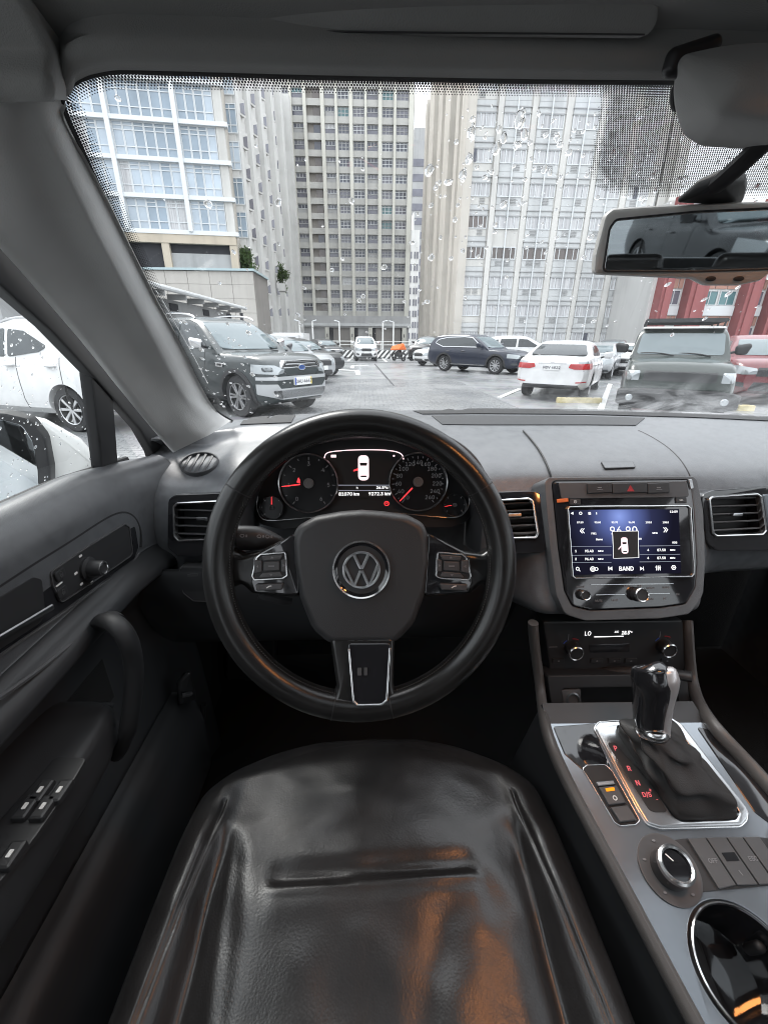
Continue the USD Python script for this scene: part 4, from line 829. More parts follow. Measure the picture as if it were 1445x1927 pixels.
# ================================================================== the car we sit in
plain('dash_soft', (.100, .105, .112), .33, bump=(700, .4, .0008), noise=(40, .12), specular_ior_level=.9); plain('dash_dark', (.03, .031, .033), .5, bump=(900, .3, .0005)); plain('door_soft', (.07, .073, .077), .36, bump=(700, .4, .0008), noise=(40, .12), specular_ior_level=.8)
plain('piano_black', (.008, .008, .009), .06, coat_weight=1.0); plain('plastic_black', (.018, .018, .019), .45, bump=(1200, .25, .0004)); plain('plastic_grey', (.06, .06, .062), .42, bump=(1200, .2, .0004))
plain('rubber_black', (.012, .012, .013), .6); plain('satin_metal', (.55, .56, .57), .22, 1.0); plain('chrome_trim', (.82, .82, .82), .2, 1.0)
mat('cloth_trim', {'co': ('texture_coordinate', {}), 'n': ('noise_texture', {'scale': 700.0, 'detail': 2.0}), 'n2': ('noise_texture', {'scale': 9.0, 'detail': 4.0}), 'r': ('rgb_ramp', {'ramp': [(.3, (.47, .47, .46)), (.7, (.55, .55, .54))]}), 'b': ('bump', {'strength': .35, 'distance': .001}),
                   'p': ('principled_bsdf', {'roughness': .95, 'sheen_weight': .25, 'specular_ior_level': .2})}, [('co.object', 'n.vector'), ('co.object', 'n2.vector'), ('n2.fac', 'r.fac'), ('r.color', 'p.base_color'), ('n.fac', 'b.height'), ('b.normal', 'p.normal')])
mat('headliner', {'co': ('texture_coordinate', {}), 'n': ('noise_texture', {'scale': 900.0, 'detail': 2.0}), 'n2': ('noise_texture', {'scale': 7.0, 'detail': 4.0}), 'r': ('rgb_ramp', {'ramp': [(.3, (.25, .25, .243)), (.7, (.30, .30, .292))]}), 'b': ('bump', {'strength': .4, 'distance': .001}),
                   'p': ('principled_bsdf', {'roughness': .95, 'sheen_weight': .2, 'specular_ior_level': .2})}, [('co.object', 'n.vector'), ('co.object', 'n2.vector'), ('n2.fac', 'r.fac'), ('r.color', 'p.base_color'), ('n.fac', 'b.height'), ('b.normal', 'p.normal')])
plain('carpet', (.012, .012, .012), .95, bump=(500, .8, .003))
# leather: fine pebble grain with soft wrinkles
mat('leather', {'co': ('texture_coordinate', {}), 'v': ('voronoi_texture', {'scale': 420.0, 'feature': 'smooth_f1'}), 'm': ('mapping', {'scale': (16, 5, 8)}), 'n': ('noise_texture', {'scale': 1.3, 'detail': 4.0, 'distortion': .6}), 'n2': ('noise_texture', {'scale': 14.0, 'detail': 4.0}),
                'b1': ('bump', {'strength': .2, 'distance': .0007}), 'b2': ('bump', {'strength': .16, 'distance': .003}), 'rr': ('map_range', {'to_min': .24, 'to_max': .37}), 'r': ('rgb_ramp', {'ramp': [(.3, (.014, .0135, .0135)), (.7, (.021, .020, .020))]}),
                'p': ('principled_bsdf', {'specular_ior_level': .6})},
    [('co.object', 'v.vector'), ('co.object', 'm.vector'), ('m.vector', 'n.vector'), ('co.object', 'n2.vector'), ('n.fac', 'b2.height'), ('b2.normal', 'b1.normal'), ('v.distance', 'b1.height'), ('b1.normal', 'p.normal'), ('n2.fac', 'rr.value'), ('rr.result', 'p.roughness'), ('n2.fac', 'r.fac'), ('r.color', 'p.base_color')])
plain('wheel_leather', (.009, .0088, .0086), .22, bump=(1100, .2, .0004), noise=(14, .2)); plain('hub_plastic', (.032, .032, .033), .42, bump=(1300, .35, .0006))
plain('gaiter_leather', (.022, .021, .021), .55, bump=(600, .35, .0008), noise=(30, .15))
plain('stitch', (.05, .05, .05), .7)
def thin_glass(name, tint, fog=None):
    n = {'t': ('transparent_bsdf', {'color': tint}), 'g': ('glossy_bsdf', {'color': (1, 1, 1), 'roughness': .0}), 'f': ('fresnel', {'IOR': 1.45}), 'm': ('mix_closure', {})}
    l = [('f.fac', 'm.fac'), ('t.BSDF', 'm.closure1'), ('g.BSDF', 'm.closure2')]; out = 'm.closure'
    if fog:
        x0, x1, z0, z1, amt, sc = fog
        n.update({'p': ('geometry', {}), 's': ('separate_xyz', {}), 'mx': ('map_range', {'range_type': 'smoothstep', 'from_min': x0, 'from_max': x1, 'clamp': True}), 'mz': ('map_range', {'range_type': 'smoothstep', 'from_min': z1, 'from_max': z0, 'clamp': True}),
                  'mp': ('mapping', {'scale': (4.0, 4.0, 9.0), 'rotation': (0, .6, 0)}), 'n': ('noise_texture', {'scale': 1.6, 'detail': 6.0, 'roughness': .62, 'distortion': 1.6}), 'r': ('rgb_ramp', {'ramp': [(.38, (0, 0, 0)), (.66, (1, 1, 1))]}),
                  'a': ('math', {'math_type': 'multiply'}), 'b': ('math', {'math_type': 'multiply'}), 'c': ('math', {'math_type': 'multiply', 'value2': amt}), 'd': ('translucent_bsdf', {'color': (.55, .57, .58)}), 'm2': ('mix_closure', {})})
        l += [('p.position', 's.vector'), ('s.x', 'mx.value'), ('s.z', 'mz.value'), ('p.position', 'mp.vector'), ('mp.vector', 'n.vector'), ('n.fac', 'r.fac'), ('mx.result', 'a.value1'), ('mz.result', 'a.value2'), ('a.value', 'b.value1'), ('r.color', 'b.value2'), ('b.value', 'c.value1'),
              ('c.value', 'm2.fac'), ('m.closure', 'm2.closure1'), ('d.BSDF', 'm2.closure2')]; out = 'm2.closure'
    mat(name, n, l, out)
thin_glass('windshield_glass', (.93, .95, .95), (.30, .62, 1.275, 1.40, .20, 1)); thin_glass('side_glass', (.90, .93, .93)); thin_glass('rear_glass', (.42, .45, .46)); thin_glass('roof_glass', (.33, .35, .36))
mat('water_drop', {'g': ('glass_bsdf', {'IOR': 1.33, 'roughness': 0.0, 'color': (1, 1, 1)})}, [], 'g.BSDF')

def W(a, t):
    """a point of the windshield: a from -1 (driver side) to 1 across, t from 0 (scuttle) to 1 (roof)"""
    a, t = np.asarray(a, float), np.asarray(t, float)
    b = np.stack([.40+.80*a, 1.15-.20*a*a, 1.235+0*a], -1); c = np.stack([.40+.66*a, .46-.07*a*a, 1.65-.02*a*a], -1)
    return b+(c-b)*t[..., None]+(.09*t*(1-t))[..., None]*A([0, .5, .87])
def on_glass(u, v):
    d = ray(u, v); x = A([-.3, .6])
    def f(x): p = W(x[0], x[1])-EYE; return A([p @ CR/(p @ CF)-d @ CR, p @ CU/(p @ CF)-d @ CU])
    for _ in range(12):
        r = f(x); J = np.stack([(f(x+A([1e-5, 0]))-r)/1e-5, (f(x+A([0, 1e-5]))-r)/1e-5], 1); x = x-np.linalg.solve(J, r)
    return x
def gl(u, v, off=0.0): x = on_glass(u, v); return W(x[0], x[1])-A([0, .5, .87])*off

ws = thing('windshield', 'wide curved windshield speckled with rain drops and misted at its lower right', 'windshield', None, (.4, 1.0, 1.25))
aa, tt = np.meshgrid(np.linspace(-1.02, 1.02, 41), np.linspace(-.12, 1.02, 25), indexing='ij')
GW = W(aa, tt); obj('glass', sheet(GW), 'windshield_glass', ws, smooth=True)
_, _, _n = meshkit.arrays(sheet(GW), True); UPN = unit(A([0, .55, .83]))
# black ceramic dots printed along the glass edge and round the mirror foot
TOP = PchipInterpolator([-400, 60, 116, 124, 140, 165, 210, 400, 560, 800, 1000, 1270, 1500, 1800], [195, 186, 180, 163, 149, 137, 128.5, 132, 138, 143, 147, 150, 156, 166])
PIL = [(437, 790), (412, 775), (395, 758), (370, 715), (345, 662), (318, 610), (290, 560), (260, 500), (230, 440), (200, 378), (170, 318), (145, 262), (126, 222), (115, 188), (112, 170), (112, 120)]
def spot(p, n, r, k=6):
    x = unit(np.cross(n, [0, 0, 1])); y = np.cross(n, x); a = np.linspace(0, 2*pi, k, endpoint=False)
    V = p+np.outer(np.cos(a)*r, x)+np.outer(np.sin(a)*r, y); return np.vstack([V, p]), np.stack([np.arange(k), (np.arange(k)+1) % k, np.full(k, k)], 1)
dots = []
def band(P, rows, pitch, r0, r1, inward):
    P = spl(P, 400); s = np.concatenate([[0], np.cumsum(np.linalg.norm(np.diff(P, axis=0), axis=1))])
    for j in range(rows):
        for q in np.arange((j % 2)*pitch/2, s[-1], pitch):
            p = A([np.interp(q, s, P[:, k]) for k in range(3)]); p = p+inward(p)*(j*pitch*.85)
            dots.append(spot(p-UPN*.0012, UPN, r0+(r1-r0)*j/max(rows-1, 1)))
topP = [gl(u, float(TOP(u))+1) for u in list(np.linspace(119, 230, 9))+list(np.linspace(280, 1480, 18))]
band(topP, 7, .00235, .00135, .0005, lambda p: unit(W(0, .9)-W(0, 1.0)))
pilP = [gl(u+1, v) for u, v in PIL[2:-2]]
band(pilP, 8, .0025, .0014, .0005, lambda p: A([.95, .2, -.12])/.978)
patch = rpoly([(1132, 150), (1500, 150), (1500, 372), (1180, 368), (1130, 355), (1106, 320), (1118, 262)], 14)
PF = Frame(gl(1250, 260), W(.1, .8)-W(-.1, .8), W(0, .9)-W(0, .7)); pp = Polygon(PF.pxs(list(patch.exterior.coords)))
x0, y0, x1, y1 = pp.bounds; hp = .00225
for j in range(int((y1-y0)/(hp*.866))+1):
    for i in range(int((x1-x0)/hp)+1):
        q = (x0+i*hp+(hp/2 if j % 2 else 0), y0+j*hp*.866)
        if pp.contains(Point(q)):
            e = min(1, pp.exterior.distance(Point(q))/.012); p = PF.w([q])[0]
            dots.append(spot(p-UPN*.0018, UPN, 0.00052+.00046*e))
obj('frit_dots', cat(*dots), 'rubber_black', ws, smooth=False, kind='stuff')
# solid black edge under the trim
edge = [gl(u, float(TOP(u))-4, -.001) for u in np.linspace(100, 1500, 30)]
def drops(fr_pts, n, seed, rr):
    """flat water beads on the outer face: fr_pts gives (point, outward normal) from a random pair"""
    r = np.random.RandomState(seed); out = []
    ico = trimesh.creation.icosphere(2, 1.0); sv, sf = np.asarray(ico.vertices), np.asarray(ico.faces)
    for _ in range(n):
        g = fr_pts(r)
        if g is None: continue
        p, nrm = g; s = rr(r); x = unit(np.cross(nrm, [0, .1, 1])); y = np.cross(nrm, x)
        st = r.uniform(.8, 1.8); th = r.uniform(-.6, .6); x2, y2 = x*cos(th)+y*sin(th), y*cos(th)-x*sin(th)
        V = sv.copy(); V *= 1+.22*(meshkit.noise(V*1.6+r.uniform(0, 50, 3))[:, None]-.5)*2
        V = V*A([s, s*st, s*.55]); V[:, 2] = np.maximum(V[:, 2], .0)
        out.append((p+np.outer(V[:, 0], x2)+np.outer(V[:, 1], y2)+np.outer(V[:, 2]+.0006, nrm), sf))
    return cat(*out)
def wspot(r):
    k = r.rand()
    if k < .62: a, t = r.uniform(-.50, .32), 1-abs(r.normal())*.13-.02
    elif k < .76: a, t = -.93+abs(r.normal())*.09, r.uniform(.12, .6)
    else: a, t = r.uniform(-.9, .5), r.uniform(.5, .98)
    if t < .05 or t > .99: return None
    return W(a, t), UPN
obj('rain_drops', drops(wspot, 950, 11, lambda r: min(.0005+abs(r.normal())**1.5*.0012, .0042)), 'water_drop', ws, smooth=True, kind='stuff')
wl = [gl(*q, -.002) for q in ((212, 445), (246, 480), (268, 520), (290, 545), (318, 590), (352, 650), (390, 722))]
wpr = thing('wiper', 'black wiper blade resting at the foot of the windshield', 'wiper', None, (-.1, 1.1, 1.25))
wb_ = [W(a, t)+UPN*.012 for a, t in zip(np.linspace(-.86, .10, 14), np.interp(np.linspace(0, 1, 14), [0, 1], [.050, .028]))]
obj('blade', tube(wb_, .0055, 6), 'rubber_black', wpr); obj('arm', tube([wb_[6]+UPN*.012, W(.25, .0)+UPN*.03], [.006, .009], 8), 'plastic_black', wpr)
obj('wiper_streak', tube(spl(wl, 40), .0007, 6), 'water_drop', ws, smooth=True)
obj('edge_seal', tube(spl([gl(u, v+1, .001) for u, v in PIL[:-2]]+[gl(u, float(TOP(u)), .001) for u in (118, 124, 135, 150, 165, 210, 300, 400, 560, 800, 1000, 1270, 1500)], 90), .0026, 6), 'rubber_black', ws)

# ---------------------------------------------------------------- body shell of our car
car = thing('car_cabin', 'dark cabin of the car around the camera with grey pillar trim and headliner', 'car', None, (.4, 0, .3))
# pillar trim: inner edge on the glass, a ridge towards the driver, outer edge at the door seal
RID = [(398, 816), (372, 790), (345, 748), (318, 700), (292, 652), (266, 604), (238, 552), (205, 488), (172, 425), (138, 358), (106, 296), (80, 244), (58, 205), (36, 165), (16, 132), (-4, 80)]
OUT = [(327, 851), (310, 832), (288, 806), (262, 775), (238, 746), (214, 717), (186, 682), (150, 638), (112, 594), (74, 550), (38, 508), (8, 475), (-22, 440), (-50, 405), (-80, 360), (-120, 300)]
rows = []
for k, ((u, v), (u1, v1), (u2, v2)) in enumerate(zip(PIL, RID, OUT)):
    f = k/(len(PIL)-1); a = gl(u, v, .004); c = onX(u2, v2, -.405+.10*f); da, dc = (a-EYE) @ CF, (c-EYE) @ CF
    try: gm_, g1_ = (gl((u+u1)/2, (v+v1)/2)-EYE) @ CF, (gl(u1, v1)-EYE) @ CF
    except np.linalg.LinAlgError: gm_ = g1_ = da
    if not (.1 < gm_ < 2 and .1 < g1_ < 2): gm_ = g1_ = da
    if f > .6: gm_, g1_ = min(gm_, da), min(g1_, da)
    kr_ = min(1, max(0, (f-.5)/.4)); bd_ = min((da*.42+dc*.58)*(.94+.03*kr_), g1_*(.915+.055*kr_)); md_ = min((da*.75+dc*.25)*.965, gm_*(.945+.03*kr_), (da*.97+bd_)/2)
    a1 = onD(u+(u1-u)*.12, v+(v1-v)*.12, da*.982); b = onD(u1, v1, bd_); b1 = onD(u1+(u2-u1)*.35, v1+(v2-v1)*.35, min((da*.2+dc*.8)*.94, bd_*.6+dc*.4))
    rows.append([a, a1, onD((u+u1)/2, (v+v1)/2, md_), b, b1, onD(u2+(u1-u2)*.08, v2+(v1-v2)*.08, dc*.97), c])
obj('pillar_trim', sheet(grid(rows, 60, 26), .004), 'cloth_trim', car, smooth=True)
# headliner: header strip at the glass, then back over the camera
cu_ = [-420, -260, -140, -40, 40, 90, 116, 124, 135, 150, 170, 210, 300, 500, 700, 900, 1100, 1270, 1450, 1700, 2000]
rows = []
for u in cu_:
    v = float(TOP(u))-(15 if u > 130 else 4); uu = max(u, 112); e = gl(uu, v-1, .003); de = (e-EYE) @ CF
    sh = max(0, 116-u)*.00012
    e = onD(u, v-1, .292) if u < 112 else e
    de = (e-EYE) @ CF
    x = e[0]; q = min(max((x-.4)/.66, -1.25), 1.25); dz = -.05*max(0, abs(q)-.7)**1.5
    f1 = .975 if u > 116 else .985
    rows.append([e, onD(u, v-5, de*(f1+.01)), onD(u, v-12, de*f1), onD(u, v-34, de*(f1-.015)), onD(u, v-85, de*(f1-.015)), A([x*.97, .33, 1.676+dz*2]), A([x*1.02, 0, 1.70+dz*2]), A([x, -.8, 1.71+dz*2]), A([x, -1.95, 1.66+dz*2])])
HG = grid(rows, 110, 90); V_, F_ = sheet(HG, -.004); c_ = V_[F_].mean(1)
keep = ~((c_[:, 0] > -.115) & (c_[:, 0] < .915) & (c_[:, 1] > -1.145) & (c_[:, 1] < .175))
obj('headliner', (V_, F_[keep]), 'headliner', car, smooth=True)
roof_hole = rrect(-.12, -1.15, .92, .18, .06)
obj('roof', plate(rrect(-.42, -2.1, 1.22, .46, .12).difference(roof_hole), 1.735, 1.76, .01), 'paint_white', car)
obj('glass_roof', (A([[-.14, -1.17, 1.748], [.94, -1.17, 1.748], [.94, .20, 1.748], [-.14, .20, 1.748]]), quads([[0, 1, 2, 3]])), 'roof_glass', car, smooth=False)
obj('roof_frame', plate(roof_hole.buffer(.012).difference(roof_hole.buffer(-.012)), 1.66, 1.7345), 'plastic_black', car)
# floor, bulkhead, sides and back of the cabin
obj('floor', bx(-.52, 1.32, -2.1, 1.3, .38, .42), 'carpet', car); obj('bulkhead', bx(-.52, 1.32, 1.18, 1.24, .42, 1.215), 'carpet', car)
obj('bonnet', sheet(grid([[(-.5, 1.17, 1.19), (.4, 1.27, 1.205), (1.3, 1.17, 1.19)], [(-.5, 1.6, 1.15), (.4, 1.65, 1.17), (1.3, 1.6, 1.15)], [(-.42, 2.05, 1.02), (.4, 2.15, 1.05), (1.22, 2.05, 1.02)], [(-.35, 2.2, .7), (.4, 2.3, .7), (1.15, 2.2, .7)]], 24, 16), .01), 'paint_white', car, smooth=True)
def side(x, s, holes, y0, y1, nm='side_panel'):
    fr = Frame([x, 0, 0], [0, 1, 0], [0, 0, 1])
    poly = Polygon([(y0, .40), (y1, .40), (y1, 1.24), (min(y1, .5), 1.70) if y1 > .5 else (y1, 1.70), (y0+.15, 1.66), (y0, 1.25)])
    for h in holes: poly = poly.difference(rpoly(h, .05))
    obj(nm, put(fr, plate(poly, -.02, .02)), 'door_soft', car)
side(1.30, 1, [[(.85, 1.24), (.36, 1.60), (-.28, 1.63), (-.30, 1.24)], [(-.42, 1.24), (-.40, 1.63), (-1.05, 1.62), (-1.12, 1.24)], [(-1.25, 1.27), (-1.2, 1.6), (-1.6, 1.56), (-1.8, 1.32)]], -2.1, 1.17)
side(-.50, -1, [[(-.42, .55), (-.40, 1.63), (-1.05, 1.62), (-1.22, 1.24), (-1.1, .55)], [(-1.25, 1.27), (-1.2, 1.6), (-1.6, 1.56), (-1.8, 1.32)]], -2.1, -.28)
obj('outer_side', bx(-.60, -.565, -2.1, -1.2, .35, 1.22), 'paint_white', car); obj('outer_side', bx(-.60, -.565, -.38, .95, .35, 1.20), 'paint_white', car); obj('outer_pillar', bx(-.55, -.53, -.42, -.28, 1.2, 1.68), 'piano_black', car)
fr = Frame([.4, -2.1, 0], [1, 0, 0], [0, 0, 1])
obj('tailgate', put(fr, plate(Polygon([(-.9, .4), (.9, .4), (.9, 1.3), (.72, 1.68), (-.72, 1.68), (-.9, 1.3)]).difference(rpoly([(-.72, 1.27), (.72, 1.27), (.6, 1.6), (-.6, 1.6)], .06)), -.02, .02)), 'door_soft', car)
obj('rear_glass', put(fr, (A([[-.74, 1.25, .0], [.74, 1.25, .0], [.62, 1.62, .0], [-.62, 1.62, .0]]), quads([[0, 1, 2, 3]]))), 'rear_glass', car)
obj('rear_window', (A([[1.31, .9, 1.22], [1.31, -1.85, 1.22], [1.31, -1.6, 1.65], [1.31, .3, 1.65]]), quads([[0, 1, 2, 3]])), 'side_glass', car, smooth=False)
# rear bench, seen in the mirror only
for k, xs in enumerate((-.05, .40, .85)):
    obj('rear_seatback', hull([(xs-.19, -1.05, .80), (xs+.19, -1.05, .80), (xs-.19, -1.26, 1.18), (xs+.19, -1.26, 1.18)], .06, 2), 'leather', car); obj('rear_headrest', hull([(xs-.10, -1.30, 1.27), (xs+.10, -1.30, 1.27), (xs-.09, -1.31, 1.33), (xs+.09, -1.31, 1.33)], .04, 2), 'leather', car)

# ---------------------------------------------------------------- roof console with the lit reading lamps (the doors are open)
ov_ = thing('reading_lamp', 'warm lit reading lamp unit in the roof between the front seats', 'lamp', None, (.38, .26, 1.67))
FO = Frame([.40, .25, 1.650], [1, 0, 0], [0, -1, 0])
mat('lamp_warm', {'e': ('emission', {'color': (1.0, .36, .10), 'strength': 19.0})}, [], 'e.emission')
obj('housing', put(FO, plate(rrect(-.13, -.06, .13, .065, .03).difference(rrect(-.112, -.032, -.028, .032, .01)).difference(rrect(.028, -.032, .112, .032, .01)), -.02, .010, .003)), 'plastic_grey', ov_)
for sx in (-1, 1): obj('lamp_lens', put(FO, plate(rrect(sx*.07-.036, -.03, sx*.07+.036, .03, .01), -.018, -.010, .002)), 'lamp_warm', ov_)
for x_ in (-.03, 0, .03): obj('lamp_button', put(FO, plate(rrect(x_-.011, .037, x_+.011, .055, .003), .009, .014, .001)), 'plastic_black', ov_)

# ---------------------------------------------------------------- sun visor, mirror, sensor cover
vis = thing('sun_visor', 'grey cloth sun visor folded up against the roof header', 'sun visor', None, (.1, .36, 1.64))
def vp(u, v, off=0): p = onD(u, v, .302-.0); return p
FV = Frame(onD(740, 40, .30), [1, 0, 0], onD(740, 0, .285)-onD(740, 80, .30))
obj('panel', put(FV, plate(rpoly(FV.pxs([(228, -90), (222, 30), (250, 62), (800, 68), (1215, 72), (1245, 50), (1240, -90)]), .008), -.012, .0, .005)), 'headliner', vis)
p = onD(165, 36, .30); obj('pivot', hull([onD(120, 8, .305), onD(150, 10, .30), onD(215, 62, .30), onD(185, 70, .305)], [.006, .007, .006, .006], 2), 'dash_dark', vis)
p = onD(1300, 110, .31); obj('clip', hull([onD(1268, 108, .315), onD(1340, 84, .315), onD(1300, 128, .318), onD(1262, 128, .318)], .006, 2), 'plastic_black', vis)
obj('panel_seam', tube([FV.w([FV.px(u, v)])[0]+FV.z*.0006 for u, v in ((252, 54), (800, 60), (1212, 64))], .0006, 5), 'dash_dark', vis)
sen = thing('mirror_base_cover', 'grey rounded cover of the mirror foot at the top right of the windshield', 'cover', None, (.32, .42, 1.62))
def ong(u, v, k): g = gl(u, v); return onD(u, v, ((g-EYE) @ CF)*k)
pts = [ong(1290, 120, .93), ong(1283, 160, .93), ong(1286, 200, .93), ong(1300, 240, .93), ong(1325, 258, .93), ong(1400, 264, .93), ong(1560, 268, .93), ong(1620, 110, .93), ong(1400, 95, .93), ong(1450, 180, .84), ong(1380, 170, .85), ong(1520, 190, .84)]
obj('cover', soft(hull(pts, [.006]*9+[.018, .018, .018], 1)), 'headliner', sen, smooth=True); obj('cover_gap', tube(spl([ong(1272, 158, .95), ong(1267, 185, .95), ong(1272, 205, .95)], 10), [.0015]+[.0028]*8+[.0015], 8), 'rubber_black', sen)
mir = thing('rear_view_mirror', 'wide rear view mirror in a grey housing hanging on a black arm', 'mirror', None, onD(1330, 450, .46))
plain('mirror_grey', (.42, .41, .39), .4, bump=(1000, .2, .0004))
MN = unit([-.22, -.95, -.125]); FMi = Frame(onD(1300, 452, .46), np.cross([0, 0, 1], MN), np.cross(MN, np.cross([0, 0, 1], MN)))
hs = rpoly(FMi.pxs([(1114, 516), (1117, 480), (1136, 404), (1152, 392), (1250, 386), (1460, 378), (1620, 373), (1640, 512), (1445, 514), (1428, 528), (1385, 537), (1325, 537), (1300, 524), (1240, 522)]), .006)
obj('housing', put(FMi, plate(hs, -.006, .006, .005)), 'mirror_grey', mir)
hb_ = hs.buffer(-.006); V_, F_ = plate(hb_, -.034, -.0062); V_ = V_.copy(); k_ = (V_[:, 2] < -.02); c_ = V_[:, :2].mean(0); V_[k_, :2] = c_+(V_[k_, :2]-c_)*.78; obj('housing_back', put(FMi, (V_, F_)), 'mirror_grey', mir)
gs = rpoly(FMi.pxs([(1134, 508), (1146, 430), (1156, 416), (1300, 402), (1600, 388), (1616, 498), (1300, 508)]), .004)
plain('mirror_face', (.62, .66, .68), .02, 1.0)
obj('mirror_glass', put(FMi, plate(gs, .0045, .0068, .0005)), 'mirror_face', mir); obj('glass_bezel', put(FMi, plate(gs.buffer(.0022).difference(gs.buffer(.0004)), .0045, .0078, .001)), 'plastic_black', mir)
for u in (1332, 1384):
    x, y = FMi.px(u, 524); b_ = obj('mirror_button', put(FMi, plate(ell(x, y, .0052, .0026, 20), .005, .0082, .001)), 'plastic_black', mir)
obj('arm', tube(spl([ong(1345, 350, .92), ong(1390, 312, .90), ong(1430, 275, .90), ong(1470, 240, .90)], 14), .010, 10, squash=.7), 'plastic_black', mir)
obj('arm_boot', hull([ong(1282, 374, .93), ong(1320, 348, .93), ong(1352, 338, .92), ong(1390, 338, .94), ong(1394, 352, .94), ong(1386, 374, .94)], [.003, .006, .008, .006, .005, .006], 2), 'plastic_black', mir)

# ---------------------------------------------------------------- driver's door
door = thing('driver_door', "black driver's door with window, mirror switch panel, pull handle and armrest", 'car door', None, (-.45, .35, .6))
FS_ = Frame([-.462, 0, 1.245], [0, 1, 0], [.33, 0, .94])
obj('window_frame', put(FS_, plate(Polygon(FS_.pxs([(-160, 290), (-60, 405), (8, 478), (74, 553), (150, 642), (238, 749), (327, 852), (306, 868), (285, 878), (276, 850), (251, 806), (203, 752), (163, 708), (75, 617), (0, 553), (-60, 498), (-160, 410)])), -.006, .014, .004)), 'rubber_black', door)
obj('window_divider', put(FS_, plate(Polygon(FS_.pxs([(160, 704), (203, 750), (212, 860), (218, 925), (188, 940), (174, 820)])), -.008, .010, .004)), 'rubber_black', door)
obj('window_glass', put(FS_, plate(Polygon([(-.28, -.03), (.86, -.03), (.82, .03), (.33, .40), (-.26, .42)]), -.004, -.0035)[0:2] if False else (A([[-.28, -.03, -.004], [.86, -.03, -.004], [.42, .37, -.004], [-.26, .42, -.004]]), quads([[0, 1, 2, 3]]))), 'side_glass', door, smooth=False)
def sspot(r):
    u, v = r.uniform(-20, 190), r.uniform(600, 985)
    if v < 553+u*.95+10: return None
    p = FS_.w([FS_.px(u, v)])[0]-FS_.z*.0065; return p, -FS_.z
obj('rain_drops', drops(sspot, 330, 5, lambda r: min(.0004+abs(r.normal())*.0006, .0020)), 'water_drop', door, smooth=True, kind='stuff')
prof = [(-.478, 1.236), (-.470, 1.250), (-.452, 1.254), (-.436, 1.246), (-.424, 1.225), (-.418, 1.200), (-.418, 1.165), (-.420, 1.125), (-.421, 1.098), (-.412, 1.082), (-.400, 1.075), (-.392, 1.064), (-.394, 1.052), (-.410, 1.042), (-.435, 1.020), (-.455, .98), (-.462, .90), (-.452, .75), (-.445, .60), (-.44, .45)]
ys = [-.35, -.1, .1, .3, .45, .6, .7, .76, .80, .83]
rows = [[(x+(.0 if y < .72 else (y-.72)*.28), y, z-(0 if y < .6 else (y-.6)*.10)) for x, z in prof] for y in ys]
DP = grid(rows, 40, 90); kz = int(np.argmin(np.abs(DP[10, :, 2]-1.097)))
obj('door_panel', sheet(DP[:, :kz+1], .004), 'door_soft', door, smooth=True); obj('lower_panel', sheet(DP[:, kz:], .004), 'dash_dark', door, smooth=True)
obj('panel_seam', tube(DP[:, kz]+A([.001, 0, 0]), .0022, 6), 'rubber_black', door)
obj('belt_seal', tube(np.stack([np.full(20, -.466), np.linspace(-.3, .80, 20), np.interp(np.linspace(-.3, .80, 20), [-.3, .6, .80], [1.252, 1.252, 1.234])], 1), .006, 8), 'rubber_black', door)
FDr = Frame([-.4185, 0, 0], [0, 1, 0], [0, 0, 1])
tp = rpoly(FDr.pxs([(-70, 1150), (0, 1108), (60, 1068), (140, 1017), (215, 974), (240, 976), (252, 992), (258, 1030), (250, 1052), (190, 1095), (120, 1146), (60, 1187), (0, 1228), (-70, 1275)]), .006)
dt = obj('switch_trim', put(FDr, plate(tp, -.004, .004, .003)), 'piano_black', door)
ip = rpoly(FDr.pxs([(88, 1078), (150, 1036), (228, 988), (236, 992), (242, 1040), (238, 1046), (170, 1092), (108, 1132), (92, 1100)]), .004)
obj('switch_plate', put(FDr, plate(ip, .0035, .0055, .0012)), 'plastic_black', dt)
obj('plate_edge', put(FDr, plate(ip.buffer(.0022).difference(ip.buffer(.0004)), .0035, .0068, .0008)), 'plastic_grey', dt)
hp_ = rpoly(FDr.pxs([(-70, 1160), (0, 1118), (55, 1086), (72, 1090), (78, 1150), (70, 1172), (0, 1218), (-70, 1262)]), .006)
obj('handle_recess', put(FDr, plate(hp_, .0035, .005, .001)), 'rubber_black', dt)
obj('inner_door_handle', put(FDr, tube(spl([np.append(FDr.px(u, v), .016) for u, v in ((-70, 1226), (0, 1186), (40, 1163), (74, 1143))], 12), .0042, 8, squash=.6)), 'satin_metal', door)
for (u, v), tx in (((103, 1082), None), ((107, 1115), None)):
    x, y = FDr.px(u, v); bt = obj('lock_button', put(FDr, plate(rrect(x-.009, y-.007, x+.009, y+.007, .003), .005, .0085, .0015)), 'plastic_black', door)
    obj('lock_symbol', put(FDr, cat(plate(rrect(x-.003, y-.003, x+.003, y+.001, .0006), .0085, .009), plate(ell(x, y+.002, .0026, .003, 16).difference(ell(x, y+.002, .0018, .0021, 16)), .0085, .009))), 'icon_grey' if 'icon_grey' in M else 'plastic_grey', bt)
x, y = FDr.px(102, 1100); obj('switch_lamp', put(FDr, plate(rrect(x-.006, y-.0008, x+.006, y+.0008, .0006), .0055, .007)), 'road_paint', door)
x, y = FDr.px(157, 1070)
FK = FDr.at(x, y, .005); kn = obj('mirror_knob', put(FK, lathe([(.017, -.001), (.017, .004), (.0125, .006), (.0115, .022), (.0105, .0245), (0, .0245)], 28)), 'plastic_black', door)
obj('knob_ring', put(FK, lathe([(.0108, .022), (.0108, .0252), (.0082, .0258), (.0078, .0245)], 28)), 'chrome_trim', kn)
